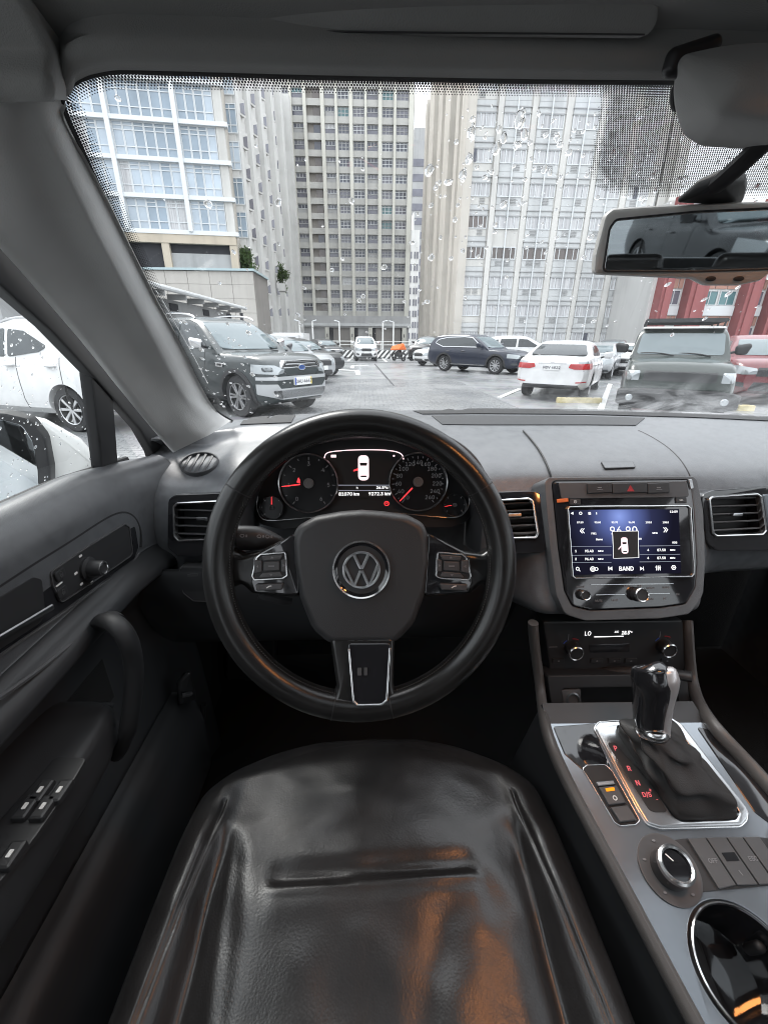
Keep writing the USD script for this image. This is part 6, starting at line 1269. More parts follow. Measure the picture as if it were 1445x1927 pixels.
ins = obj('lower_inlay', put(FWh, ramp_(plate(ui.segmentize(.005), -.012, -.0035, .0012))), 'piano_black', sw); obj('inlay_frame', put(FWh, ramp_(plate(ui.difference(ui.buffer(-.0024)).difference(sbox(*wp([(600, 1222)])[0], *wp([(760, 1180)])[0])).segmentize(.005), -.012, -.0012, .0008))), 'chrome_trim', ins)
x, y = FWh.px(682, 1260, 0); obj('inlay_mark', put(FWh, ramp_(plate(rrect(x-.006, y-.004, x-.001, y+.004, .0006).union(rrect(x+.002, y-.004, x+.006, y+.004, .0006)), -.0045, -.0025))), 'plastic_grey', ins)
# emblem
c = FWh.px(680, 1072, -.002); FE_ = FWh.at(c[0], c[1], -.002); re = (FWh.px(733.5, 1072)-FWh.px(680, 1072))[0]; ri = re*.66
em = obj('emblem_dish', put(FE_, lathe([(re*1.0, -.004), (re*.98, .0025), (re*.93, .001), (re*.70, -.004), (0, -.0045)], 64)), 'piano_black', sw)
obj('emblem_ring', put(FE_, lathe([(re*1.03, -.002), (re*1.03, .003), (re*1.0, .0048), (re*.955, .003), (re*.95, .0)], 72)), 'chrome_trim', em)
def U_(pts): return [(a*ri, b*ri) for a, b in pts]
disc = ell(0, 0, ri, n=64)
vw = disc.difference(ell(0, 0, ri*.875, n=64))
w_ = .145*ri; inner_ = ell(0, 0, ri*.9, n=64)
v_ = stroke(U_([(-.47, 1.0), (-.03, .06)]), w_, 'flat', 'mitre').union(stroke(U_([(.47, 1.0), (.03, .06)]), w_, 'flat', 'mitre')).union(Polygon(U_([(-.11, .24), (.11, .24), (.07, .05), (-.07, .05)])))
w2 = stroke(U_([(-1.0, .50), (-.40, -.86), (-.02, .0)]), w_, 'flat', 'mitre').union(stroke(U_([(1.0, .50), (.40, -.86), (.02, .0)]), w_, 'flat', 'mitre'))
v_ = v_.intersection(sbox(-ri, .03*ri, ri, ri)).intersection(inner_); w2 = w2.intersection(sbox(-ri, -ri, ri, 1.0*ri)).intersection(inner_).difference(v_.buffer(.05*ri, join_style='mitre')).difference(sbox(-.2*ri, -.03*ri, .2*ri, .3*ri))
obj('emblem', put(FE_, plate(shapely.simplify(vw.union(v_).union(w2), .0001), -.004, .0035, .0004)), 'chrome_trim', em)

# ---------------------------------------------------------------- radio with screen
XC = .43
Pt, Pb = onX(1170, 905, XC), onX(1185, 1135, XC)
FRd = Frame((Pt+Pb)/2, [1, 0, 0], Pt-Pb)
rd_ = thing('car_radio', 'piano black centre panel with lit touch screen, hazard switch and knob row', 'radio', None, (Pt+Pb)/2)
op = rpoly(FRd.pxs([(1038, 906), (1296, 903), (1303, 960), (1309, 1060), (1306, 1105), (1288, 1136), (1240, 1143), (1110, 1148), (1076, 1140), (1062, 1112), (1050, 1030)]), .006)
obj('panel', put(FRd, plate(op, -.03, .004, .003)), 'piano_black', rd_)
obj('surround', put(FRd, plate(rpoly(FRd.pxs([(1024, 908), (1030, 898), (1310, 896), (1322, 960), (1326, 1060), (1322, 1120), (1296, 1156), (1240, 1164), (1100, 1168), (1062, 1156), (1046, 1120), (1034, 1030)]), .012).difference(op.buffer(.0008)), -.10, .0015, .006)), 'door_soft', dash)
bp = rpoly(FRd.pxs([(1100, 911), (1251, 908), (1254, 927), (1102, 930)]), .003)
obj('upper_strip', put(FRd, plate(rpoly(FRd.pxs([(1048, 909), (1288, 906), (1292, 932), (1290, 936), (1054, 939)]), .003), .002, .0055, .001)), 'plastic_grey', rd_)
for us in ((1100, 1145), (1146, 1211), (1212, 1253)):
    pb = rpoly(FRd.pxs([(us[0], 911), (us[1], 909), (us[1]+1, 928), (us[0]+1, 930)]), .0012); bt = obj('switch', put(FRd, plate(pb, .005, .009, .0012)), 'plastic_black', rd_)
    c = pb.centroid
    if us[0] == 1146: x, y = FRd.px(1180, 921); obj('hazard_triangle', put(FRd, plate(Polygon([(x-.0062, y-.0045), (x+.0062, y-.0045), (x, y+.006)]), .009, .0095)), 'hazard_red', bt)
    else: obj('switch_symbol', put(FRd, cat(plate(rrect(c.x-.004, c.y-.0005, c.x+.003, c.y+.0012, .0003), .009, .0094), plate(rrect(c.x-.005, c.y-.0032, c.x+.005, c.y-.0022, .0003), .009, .0094))), 'icon_grey', bt)
obj('reflex_clip', put(FRd, plate(rpoly(FRd.pxs([(1290, 903), (1297, 903), (1300, 920), (1294, 922)]), .0008), .004, .0065, .001)), 'satin_metal', rd_)
for (u, v), tx in (((1079, 945), 'pw'), ((1277, 942), 'SEL')):
    x, y = FRd.px(u, v); k_ = obj('side_key', put(FRd, plate(rrect(x-.0095, y-.005, x+.0095, y+.005, .0015), .003, .0062, .001)), 'plastic_black', rd_)
    if tx == 'pw': obj('power_symbol', put(FRd, cat(plate(ell(x, y, .0025, n=20).difference(ell(x, y, .0018, n=20)).difference(sbox(x-.0008, y, x+.0008, y+.004)), .0062, .0066), plate(sbox(x-.0003, y, x+.0003, y+.003), .0062, .0066))), 'road_paint', k_)
    else: obj('key_text', text_at(FRd, tx, x, y, .003, .0062), 'road_paint', k_, smooth=False)
obj('amber_light', put(FRd, plate(rpoly(FRd.pxs([(1045, 940), (1066, 938), (1067, 945), (1046, 947)]), .001), .003, .0058, .001)), 'amber_plastic' if 'amber_plastic' in M else 'orange_cloth', rd_)
so = rpoly(FRd.pxs([(1063, 958), (1067, 953), (1288, 951), (1294, 956), (1301, 1080), (1296, 1086), (1078, 1089), (1072, 1085)]), .003)
sf = obj('screen_frame', put(FRd, plate(so.difference(so.buffer(-.0026)), .003, .0085, .001)), 'chrome_trim', rd_); obj('screen_bezel', put(FRd, plate(so.buffer(-.0024), .003, .0055)), 'piano_black', sf)
FSc = FRd.at(0, 0, .0058)
sa = FSc.pxs([(1070, 960), (1277, 958), (1281, 1079), (1075, 1082)])
sc_c = A(sa).mean(0)
gc = FSc.w([FSc.px(1165, 972)])[0]
mat('screen_glow', {'g': ('geometry', {}), 'd': ('vector_math', {'math_type': 'distance', 'vector2': tuple(gc)}), 'r': ('rgb_ramp', {'ramp': [(0, (.33, .45, 1.0)), (.25, (.14, .19, .50)), (.6, (.035, .04, .10)), (1, (.012, .012, .025))]}), 'm': ('math', {'math_type': 'multiply', 'value2': 11.0}), 'e': ('emission', {'strength': .32})},
    [('g.position', 'd.vector1'), ('d.value', 'm.value1'), ('m.value', 'r.fac'), ('r.color', 'e.color')], 'e.emission')
scr = obj('touch_screen', put(FSc, plate(Polygon(sa), 0, .0004)), 'screen_glow', rd_, smooth=False)
def stx(t, u, v, h, m_='lit_white', z=.0006, **k): return text_at(FSc, t, *FSc.px(u, v), h, z, .0002, **k)
mm = .00088
for tm_ in (stx('12:09', 1267, 963, .0036, bold=True), *[stx(t, u, 983, .0028, bold=True) for t, u in (('87.50', 1091), ('90.60', 1124), ('93.70', 1156), ('96.90', 1188), ('103.0', 1220), ('108.0', 1252))], stx('96.90', 1173, 998, .0125, anchor='m'), stx('FM1', 1117, 1004, .003, bold=True), stx('MHz', 1232, 1003, .003, bold=True), stx('Stereo', 1127, 1015, .0028, bold=True), stx('DX', 1204, 1014, .0028, bold=True), stx('RDS', 1269, 1021, .003, bold=True),
    stx('1', 1083, 1037, .0036, bold=True), stx('93.40', 1108, 1037, .0038, bold=True), stx('MHz', 1130, 1037, .0030, bold=True), stx('2', 1083, 1052, .0036, bold=True), stx('96.40', 1108, 1052, .0038, bold=True), stx('MHz', 1130, 1052, .003, bold=True),
    stx('4', 1219, 1035, .0036, bold=True), stx('87.50', 1244, 1035, .0038, bold=True), stx('MHz', 1265, 1035, .003, bold=True), stx('6', 1219, 1050, .0036, bold=True), stx('87.50', 1244, 1050, .0038, bold=True), stx('MHz', 1265, 1050, .003, bold=True), stx('BAND', 1178, 1070, .0066, bold=True)): obj('screen_text', tm_, 'lit_white', scr, smooth=False)
def ic_poly(u, v, f): x, y = FSc.px(u, v); return [affinity.translate(g, x, y) for g in f]
k = .001
icons = ic_poly(1076, 966, [Polygon([(2*k, 2.4*k), (2*k, -2.4*k), (-2.4*k, 0)])]) + ic_poly(1092, 966, [ell(0, 0, 2.6*k, n=20).difference(ell(0, 0, 1.7*k, n=20))]) + ic_poly(1109, 966, [sbox(-2*k, -2.2*k, 2*k, 2.2*k).difference(sbox(-1.2*k, -.3*k, 1.2*k, .3*k))]) + ic_poly(1122, 966, [sbox(-.5*k, -2*k, .5*k, 2*k)]) \
    + ic_poly(1094, 999, [stroke([(1*k, 4*k), (-2.5*k, 0), (1*k, -4*k)], 1.1*k), stroke([(4.5*k, 4*k), (1*k, 0), (4.5*k, -4*k)], 1.1*k)]) + ic_poly(1253, 997, [stroke([(-1*k, 4*k), (2.5*k, 0), (-1*k, -4*k)], 1.1*k), stroke([(-4.5*k, 4*k), (-1*k, 0), (-4.5*k, -4*k)], 1.1*k)]) \
    + ic_poly(1087, 1071, [ell(-.6*k, .6*k, 3*k, n=20).difference(ell(-.6*k, .6*k, 2*k, n=20)), stroke([(1.4*k, -1.4*k), (3.6*k, -3.6*k)], 1.2*k)]) + ic_poly(1115, 1071, [ell(0, 0, 4.4*k, n=20).difference(ell(0, 0, 3.5*k, n=20)), ell(0, 0, 2.4*k, n=20).difference(ell(0, 0, 1.4*k, n=20)), ell(6*k, 0, 3*k, n=20).difference(ell(6*k, 0, 2*k, n=20))]) \
    + ic_poly(1148, 1070, [Polygon([(3*k, 3.2*k), (3*k, -3.2*k), (-2*k, 0)]), sbox(-3.4*k, -3.2*k, -2.2*k, 3.2*k)]) + ic_poly(1207, 1070, [Polygon([(-3*k, 3.2*k), (-3*k, -3.2*k), (2*k, 0)]), sbox(2.2*k, -3.2*k, 3.4*k, 3.2*k)]) \
    + ic_poly(1238, 1069, [sbox(-3.6*k, -4*k, -2.6*k, 4*k), sbox(-.5*k, -4*k, .5*k, 4*k), sbox(2.6*k, -4*k, 3.6*k, 4*k), ell(-3.1*k, 1.4*k, 1.4*k, n=12), ell(0, -1.6*k, 1.4*k, n=12), ell(3.1*k, .6*k, 1.4*k, n=12)]) + ic_poly(1267, 1068, [ell(0, 0, 4.2*k, n=6).difference(ell(0, 0, 3.1*k, n=6)), ell(0, 0, 1.5*k, n=14)])
obj('screen_icon', put(FSc, cat(*[plate(g, .0004, .0008) for g in icons])), 'lit_white', scr, smooth=False)
for vv, uu in ((1028, (1075, 1279)), (1044, (1075, 1279)), (1058, (1075, 1280))):
    obj('screen_line', put(FSc, plate(stroke(FSc.pxs([(uu[0], vv+1), (1150, vv+.5)]), .0008), .0004, .0007)), 'lit_dim', scr, smooth=False); obj('screen_line', put(FSc, plate(stroke(FSc.pxs([(1203, vv-.5), (uu[1], vv-1)]), .0008), .0004, .0007)), 'lit_dim', scr, smooth=False)
pw = Polygon(FSc.pxs([(1151, 1000), (1200, 999), (1201, 1050), (1153, 1051)]))
pop = obj('door_popup', put(FSc, plate(pw, .0010, .0014)), 'rubber_black', scr, smooth=False)
obj('popup_frame', put(FSc, plate(pw.difference(pw.buffer(-.0006)), .0014, .0018)), 'lit_white', scr, smooth=False)
cx, cy = FSc.px(1174, 1026); s = .0056; cp = rrect(cx-s, cy-2.5*s, cx+s, cy+2.3*s, s*.75)
obj('car_icon', put(FSc, plate(cp.difference(rpoly([(cx-.7*s, cy+.9*s), (cx+.7*s, cy+.9*s), (cx+.6*s, cy+.3*s), (cx-.6*s, cy+.3*s)], s*.1)).difference(sbox(cx-.6*s, cy-2*s, cx+.6*s, cy-1.7*s)).union(stroke([(cx-s, cy-.2*s), (cx-1.9*s, cy-1.2*s)], s*.25)), .0014, .0018)), 'lit_pink', scr, smooth=False)
# knob row under the screen
def knob(F, u, v, r, h, parent, mats=('plastic_black', 'chrome_trim'), nm='knob', z=.004):
    x, y = F.px(u, v); f = F.at(x, y, z); k_ = obj(nm, put(f, lathe([(r*1.05, -.001), (r, .002), (r*.96, h), (r*.86, h+.001), (r*.8, h-.0005), (0, h-.0005)], 32)), mats[0], parent)
    obj('knob_ring', put(f, lathe([(r*.99, h-.003), (r*1.0, h), (r*.9, h+.0016), (r*.8, h+.0008)], 32)), mats[1], k_); return f, k_
knob(FRd, 1094, 1119, .0082, .010, rd_); knob(FRd, 1196, 1118, .0115, .013, rd_)
obj('trim_line', put(FRd, plate(stroke(FRd.pxs([(1109, 1100), (1263, 1098)]), .0011), .004, .0052)), 'satin_metal', rd_); obj('trim_line', put(FRd, plate(stroke(FRd.pxs([(1118, 1119), (1172, 1118)]), .0010), .004, .0052)), 'satin_metal', rd_); obj('trim_line', put(FRd, plate(stroke(FRd.pxs([(1210, 1117), (1256, 1116)]), .0010), .004, .0052)), 'satin_metal', rd_)
obj('key_text', cat(*[text_at(FRd, t, *FRd.px(u, v), .0030, .0041, bold=True) for t, u, v in (('PHONE', 1090, 1104), ('MUTE', 1124, 1130), ('NAVI', 1154, 1129), ('RADIO', 1178, 1103), ('VOL', 1200, 1102), ('MEDIA', 1221, 1106), ('MODE', 1250, 1105), ('BAND', 1220, 1127), ('BT', 1248, 1126), ('FM', 1271, 1118))]), 'icon_grey', rd_, smooth=False)

# ---------------------------------------------------------------- centre console with climate controls
con = thing('centre_console', 'silver and black centre console with climate knobs, switches and cup holder', 'console', None, (XC, .35, .6))
C0 = onX(1150, 1217, XC)
FCl = Frame(C0, [1, 0, 0], [0, .12, 1])
cl = rpoly(FCl.pxs([(1022, 1170), (1285, 1168), (1290, 1262), (1036, 1272)]), .004)
cpn = obj('climate_panel', put(FCl, plate(cl, -.05, 0, .003)), 'plastic_black', con)
for (u, v) in ((1076, 1220), (1248, 1215)):
    f, k_ = knob(FCl, u, v, .0135, .017, con, nm='climate_knob', z=0)
    x, y = FCl.px(u-7, v-16); obj('dial_mark', put(FCl, plate(stroke([(x, y-.001), (x-.0005, y+.011)], .0011), 0, .0006)), 'icon_grey', k_)
    x, y = FCl.px(u, v); q_ = [(x+.019*cos(a), y+.019*sin(a)) for a in np.linspace(radians(60), radians(95), 8)]; obj('warm_mark', put(FCl, plate(stroke(q_, .0014), 0, .0006)), 'hazard_red', k_)
    q_ = [(x+.019*cos(a), y+.019*sin(a)) for a in np.linspace(radians(125), radians(150), 8)]; obj('cold_mark', put(FCl, plate(stroke(q_, .0014), 0, .0006)), 'plate_blue', k_)
obj('climate_display', cat(text_at(FCl, 'LO', *FCl.px(1106, 1192), .0078, .0004, sx=.85), text_at(FCl, 'AC', *FCl.px(1160, 1189), .004, .0004), text_at(FCl, '18.5', *FCl.px(1177, 1190.5), .0066, .0004, sx=.75, bold=True), text_at(FCl, '°c', *FCl.px(1187, 1189), .004, .0004), put(FCl, plate(stroke(FCl.pxs([(1118, 1198.5), (1173, 1197.5)]), .0016), .0, .0006))), 'lit_white', cpn, smooth=False)
obj('display_window', put(FCl, plate(rpoly(FCl.pxs([(1108, 1213), (1184, 1211), (1184, 1226), (1110, 1228)]), .001), -.001, .0012, .0006)), 'piano_black', cpn)
for u in (1050, 1122, 1155, 1186, 1254): x, y = FCl.px(u, 1243); obj('climate_button', put(FCl, plate(rrect(x-.011, y-.005, x+.011, y+.005, .0015), -.001, .0022, .001)), 'plastic_black', cpn); obj('button_symbol', put(FCl, plate(ell(x, y, .0018, .0014, 10), .0022, .0026)), 'icon_grey', cpn)
x, y = FCl.px(1040, 1217); obj('seat_heat_mark', put(FCl, plate(stroke(FCl.pxs([(1033, 1218), (1048, 1217.5)]), .0011), 0, .0006)), 'icon_grey', cpn)
lip = [onX(u, v, XC+dx_) for u, v, dx_ in ((1030, 1262, -.085), (1100, 1256, -.03), (1180, 1254, .03), (1292, 1264, .10))]
obj('tray_lid', tube(spl([p+A([0, -.012, 0]) for p in lip], 20), .010, 12, squash=.8), 'plastic_black', con)
# side cheeks running from the dash down to the console
def cheek(pts, w, m_, nm='console_cheek'):
    P = spl(pts, 40); return obj(nm, tube(P, w, 12, squash=.8, up=(1, 0, 0)), m_, con)
CS = .30; FCo = Frame([XC, .306, .848], [1, 0, 0], [0, 1, CS])
def cz(u, v, z=0): return FCo.w([np.append(FCo.px(u, v, z), z)])[0]
cheek([onY(1003, 1172, .575), onY(1006, 1215, .57), onY(1012, 1262, .56), onY(1018, 1310, .535), cz(1032, 1388, .006), cz(1066, 1468, .006), cz(1112, 1557, .006), cz(1200, 1722, .006), cz(1298, 1908, .006), cz(1360, 2020, .006)], .0105, 'console_rail')
cheek([onY(1292, 1168, .60), onY(1296, 1230, .58), onY(1304, 1290, .55), cz(1342, 1366, .006), cz(1395, 1424, .006), cz(1448, 1482, .006), cz(1560, 1600, .006)], .011, 'console_rail')
left_edge = [(1016, 1316), (1032, 1388), (1066, 1468), (1112, 1557), (1200, 1722), (1298, 1908), (1360, 2020)]
right_edge = [(1720, 1800), (1560, 1600), (1448, 1482), (1395, 1424), (1342, 1366), (1308, 1312)]
top_poly = Polygon(FCo.pxs(left_edge+right_edge))
ch = Polygon(FCo.pxs([(1428+u, 1838+v) for u, v in [(138*cos(a)*1.0+40*sin(a)*.3, 118*sin(a)*1.02+60*cos(a)*.55) for a in np.linspace(0, 2*pi, 40, endpoint=False)]]))
hc, hr = FCo.px(1408, 1826), .052
cup = ell(hc[0], hc[1], hr, hr*.98, 48)
tray = rpoly(FCo.pxs([(1056, 1297), (1285, 1290), (1300, 1352), (1064, 1362)]), .004)
body_poly = top_poly.difference(cup).buffer(0)
tunnel = obj('console_body', put(FCo, plate(top_poly.buffer(-.004).difference(cup.buffer(.0006)), -.30, -.006)), 'dash_dark', con)
FCs = FCo.at(0, 0, -.006)
silver = body_poly.buffer(-.006).difference(Polygon(FCo.pxs([(900, 1250), (1500, 1250), (1500, 1358), (900, 1362)])))
deck = obj('console_panel', put(FCo, plate(silver, -.0055, .0, .0015)), 'console_silver', con)
for pts in ([(1040, 1368), (1120, 1362), (1128, 1400), (1150, 1448), (1120, 1446), (1096, 1450), (1062, 1420)], [(1310, 1368), (1340, 1376), (1445, 1490), (1460, 1560), (1420, 1530), (1330, 1398)]):
    obj('gloss_inlay', put(FCo, plate(rpoly(FCo.pxs(pts), .003), -.001, .0012, .0008)), 'piano_black', con)
# open tray under the climate panel with socket
Pq = onX(1165, 1325, XC); FTr = Frame(Pq, [1, 0, 0], [0, .45, 1]); trp = rpoly(FTr.pxs([(1040, 1282), (1282, 1278), (1292, 1346), (1052, 1354)]), .004); obj('tray_back', put(FTr, plate(trp, -.05, -.045)), 'rubber_black', con)
obj('tray_frame', put(FTr, plate(rpoly(FTr.pxs([(1030, 1272), (1292, 1268), (1304, 1360), (1044, 1368)]), .004).difference(rpoly(FTr.pxs([(1058, 1296), (1272, 1292), (1282, 1344), (1066, 1350)]), .004)), -.05, 0, .002)), 'plastic_black', con)
sk = obj('power_socket', put(FTr, plate(rpoly(FTr.pxs([(1056, 1299), (1092, 1297), (1094, 1342), (1064, 1348)]), .002), -.02, .001, .001)), 'plastic_grey', con)
x, y = FTr.px(1077, 1315); obj('socket_ring', put(FTr.at(x, y, .001), lathe([(.0115, 0), (.0115, .003), (.009, .0035), (.0085, -.008), (0, -.008)], 28)), 'satin_metal', sk)
obj('tray_edge', put(FTr, plate(stroke(FTr.pxs([(1062, 1351), (1200, 1346), (1296, 1343)]), .003), -.002, .003, .001)), 'satin_metal', con)
# gear selector frame, gaiter and letters
bo = rpoly(FCo.pxs([(1117, 1372), (1126, 1361), (1262, 1355), (1280, 1366), (1404, 1528), (1402, 1545), (1390, 1556), (1240, 1560), (1215, 1552), (1196, 1520)]), .006)
bi = rpoly(FCo.pxs([(1158, 1370), (1252, 1366), (1272, 1376), (1388, 1532), (1380, 1545), (1278, 1548), (1262, 1538), (1165, 1392)]), .005)
bzl = obj('selector_frame', put(FCo, plate(bo.difference(bi), -.002, .006, .002)), 'satin_metal', con); obj('frame_edge', put(FCo, plate(bo.buffer(.0016).difference(bo), -.002, .0035, .0006)), 'chrome_trim', bzl)
ps = rpoly(FCo.pxs([(1140, 1402), (1150, 1400), (1158, 1406), (1212, 1470), (1222, 1480), (1252, 1530), (1246, 1532), (1228, 1532), (1218, 1528), (1192, 1488)]), .003); obj('letter_strip', put(FCo, plate(ps, .003, .0068, .0006)), 'rubber_black', bzl)
FL = FCo.at(0, 0, .0068, radians(4))
obj('selector_letter', cat(*[text_at(FCo, t, *FCo.px(u, v), .0055 if t == 'D/S' else .0062, .0069, bold=True) for t, u, v in (('P', 1155, 1412), ('R', 1180, 1450), ('N', 1196, 1477), ('D/S', 1213, 1499))]), 'lit_red_dim', bzl, smooth=False)
obj('shift_mark', cat(text_at(FCo, '+', *FCo.px(1219, 1490), .005, .0069), text_at(FCo, '-', *FCo.px(1232, 1508), .005, .0069)), 'lit_red_dim', bzl, smooth=False)
plain('knob_silver', (.50, .50, .51), .3, .55, coat_weight=.6)
gl_ = thing('gear_lever', 'chrome topped gear lever with leather gaiter rising from the silver selector frame', 'gear lever', None, cz(1240, 1420))
base = spl(np.hstack([np.asarray(FCo.pxs([(1162, 1374), (1250, 1369), (1270, 1380), (1330, 1458), (1384, 1533), (1376, 1543), (1284, 1546), (1266, 1538), (1214, 1466), (1167, 1396)])), np.full((10, 1), .004)]), 64, True)
base = FCo.w(base); XL = .395; topc = onX(1228, 1380, XL); FN = Frame(topc, [1, 0, 0], [0, 1, -.1]); N_ = 30; rows = []
ang = np.linspace(0, 2*pi, 64, endpoint=False)
cb = base.mean(0); rel = base-cb; ph = np.arctan2(rel[:, 1], rel[:, 0])
for k in range(N_+1):
    f = k/N_; tp_ = FN.w(np.stack([.017*np.cos(ph), .017*np.sin(ph), 0*ph], 1)); g = f**.9
    fh_ = f**1.45; P_ = base*(1-fh_)+tp_*fh_; P_[:, 2] = base[:, 2]*(1-g)+tp_[:, 2]*g
    wob = .006*sin(pi*f)*np.sin(ph*3+f*13)+.004*sin(pi*f)*np.sin(ph*2-f*17)+.003*sin(pi*f)*np.sin(ph*7+f*5); P_ = P_+unit_rows(rel)*wob[:, None] if False else P_+rel/np.linalg.norm(rel, axis=1, keepdims=True)*wob[:, None]
    rows.append(P_)
rows.append(np.repeat(rows[-1].mean(0)[None], 64, 0)); G_ = A(rows); G_ = np.concatenate([G_, G_[:, :1]], 1)
obj('gaiter', sheet(G_), 'gaiter_leather', gl_, smooth=True)
kp = [onX(1224, 1378, XL), onX(1221, 1348, XL), onX(1224, 1310, XL-.001), onX(1226, 1282, XL-.002), onX(1224, 1258, XL-.003), onX(1221, 1250, XL-.004)]
obj('knob', tube(spl(kp, 30), np.interp(np.linspace(0, 1, 30), [0, .15, .4, .7, .9, 1], [.0165, .0185, .0205, .0240, .0215, .012]), 20, squash=1.2, up=(0, 1, .3)), 'piano_black', gl_, smooth=True)
obj('knob_trim', tube(spl([p+A([.0112, -.0105, .002]) for p in kp], 30), np.interp(np.linspace(0, 1, 30), [0, .2, .5, .8, .95, 1], [.0085, .0105, .0125, .0175, .015, .007]), 16, squash=1.1), 'knob_silver', gl_, smooth=True)
obj('collar', tube(spl([onX(1227, 1386, XL), onX(1226, 1372, XL)], 4), [.018, .0195, .0195, .018], 24, squash=1.1, up=(0, 1, .3)), 'chrome_trim', gl_)
obj('knob_button', hull([onX(1203, 1262, XL-.014), onX(1202, 1274, XL-.014)], .005, 2), 'satin_metal', gl_)
# handbrake switch block, rotary switch, key row, cup holder
hb = rpoly(FCo.pxs([(1096, 1448), (1104, 1442), (1138, 1441), (1150, 1452), (1202, 1545), (1194, 1552), (1166, 1554), (1156, 1548), (1110, 1470)]), .003)
hbo = obj('handbrake_block', put(FCo, plate(hb, -.001, .0015, .001)), 'rubber_black', con); obj('block_edge', put(FCo, plate(hb.buffer(.0012).difference(hb), -.001, .002, .0005)), 'chrome_trim', hbo)
for pts, m_ in (([(1119, 1474), (1152, 1471), (1156, 1479), (1123, 1483)], 'satin_metal'), ([(1124, 1484), (1158, 1481), (1176, 1514), (1143, 1518)], 'plastic_grey'), ([(1146, 1522), (1178, 1518), (1196, 1546), (1164, 1550)], 'plastic_grey')):
    obj('handbrake_key', put(FCo, plate(rpoly(FCo.pxs(pts), .0012), .001, .0058, .0014)), m_, hbo)
obj('amber_mark', put(FCo, plate(rpoly(FCo.pxs([(1136, 1487), (1152, 1485), (1154, 1491), (1138, 1493)]), .0005), .0058, .0066)), 'lit_amber', hbo); x, y = FCo.px(1154, 1505); obj('key_symbol', put(FCo, plate(ell(x, y, .003, n=18).difference(ell(x, y, .002, n=18)), .0058, .0064)), 'road_paint', hbo)
rk_ = FCo.px(1258, 1636); rr_ = .0275
krow = rpoly(FCo.pxs([(1240, 1584), (1292, 1578), (1430, 1576), (1460, 1580), (1560, 1590), (1580, 1668), (1445, 1668), (1320, 1680), (1280, 1660)]), .002)
kr = obj('key_row', put(FCo, plate(krow, -.001, .001, .0008)), 'plastic_black', con)
for us in ([(1291, 1580), (1324, 1578), (1382, 1668), (1350, 1675)], [(1326, 1578), (1362, 1577), (1423, 1667), (1385, 1668)], [(1364, 1577), (1393, 1577), (1455, 1665), (1426, 1667)], [(1395, 1577), (1425, 1576), (1486, 1664), (1458, 1665)]):
    kk = obj('console_key', put(FCo, plate(rpoly(FCo.pxs(us), .001), .0005, .0042, .001)), 'plastic_grey', kr)
obj('key_symbol', cat(text_at(FCo, 'OFF', *FCo.px(1338, 1622), .0045, .0043, bold=True), text_at(FCo, 'ESC', *FCo.px(1413, 1618), .0045, .0043, bold=True), put(FCo, plate(stroke(FCo.pxs([(1386, 1640), (1394, 1650)]), .0012), .0042, .0047))), 'icon_grey', kr, smooth=False)
obj('key_display', put(FCo, plate(rpoly(FCo.pxs([(1354, 1607), (1378, 1606), (1388, 1622), (1364, 1623)]), .0006), .004, .0048)), 'piano_black', kr)
FRk = FCo.at(rk_[0], rk_[1], .0)
rd2 = obj('rotary_dish', put(FRk, lathe([(.036, -.002), (.036, .0022), (.0335, .0026), (.020, .0005), (0, .0005)], 48)), 'plastic_grey', con)
for a in (100, 160, 230, 300): obj('dish_mark', put(FRk, plate(ell(.0285*cos(radians(a)), .0285*sin(radians(a)), .0022, .0012, 10), .0022, .003)), 'icon_grey', rd2)
rot = obj('rotary_knob', put(FRk, lathe([(.0215, .0), (.0215, .010), (.020, .021), (.0165, .0215), (.0155, .0195), (0, .0195)], 40)), 'piano_black', con); obj('knob_ring', put(FRk, lathe([(.0206, .017), (.0206, .0225), (.018, .0242), (.0158, .0225)], 40)), 'chrome_trim', rot); obj('knob_mark', put(FRk, plate(stroke([(-.001, .004), (-.007, .011)], .0013), .0195, .0202)), 'road_paint', rot)
rk2 = FCo.px(1462, 1592); FR2 = FCo.at(rk2[0]+.022, rk2[1]-.012, 0); rd3 = obj('rotary_dish', put(FR2, lathe([(.034, .0), (.034, .0045), (.031, .005), (.020, .003), (0, .003)], 40)), 'plastic_grey', con)
for a in (130, 150, 165): obj('amber_mark', put(FR2, plate(stroke([(.0285*cos(radians(a)), .0285*sin(radians(a))), (.0225*cos(radians(a)), .0225*sin(radians(a)))], .0016), .0045, .0055)), 'lit_amber', rd3)
FCu = FCo.at(hc[0], hc[1], 0)
cu = obj('cup_holder', put(FCu, lathe([(hr*1.04, -.001), (hr*1.04, .0015), (hr, .0012), (hr*.985, -.01), (hr*.93, -.075), (0, -.078)], 56)), 'piano_black', con); obj('holder_rim', put(FCu, lathe([(hr*1.055, -.002), (hr*1.055, .002), (hr*1.03, .003), (hr*1.02, .0)], 56)), 'chrome_trim', cu)
obj('holder_lug', put(FCu, hull([(hr*.80, hr*.35, -.025), (hr*.83, hr*.35, -.05)], .006, 1)), 'rubber_black', cu)

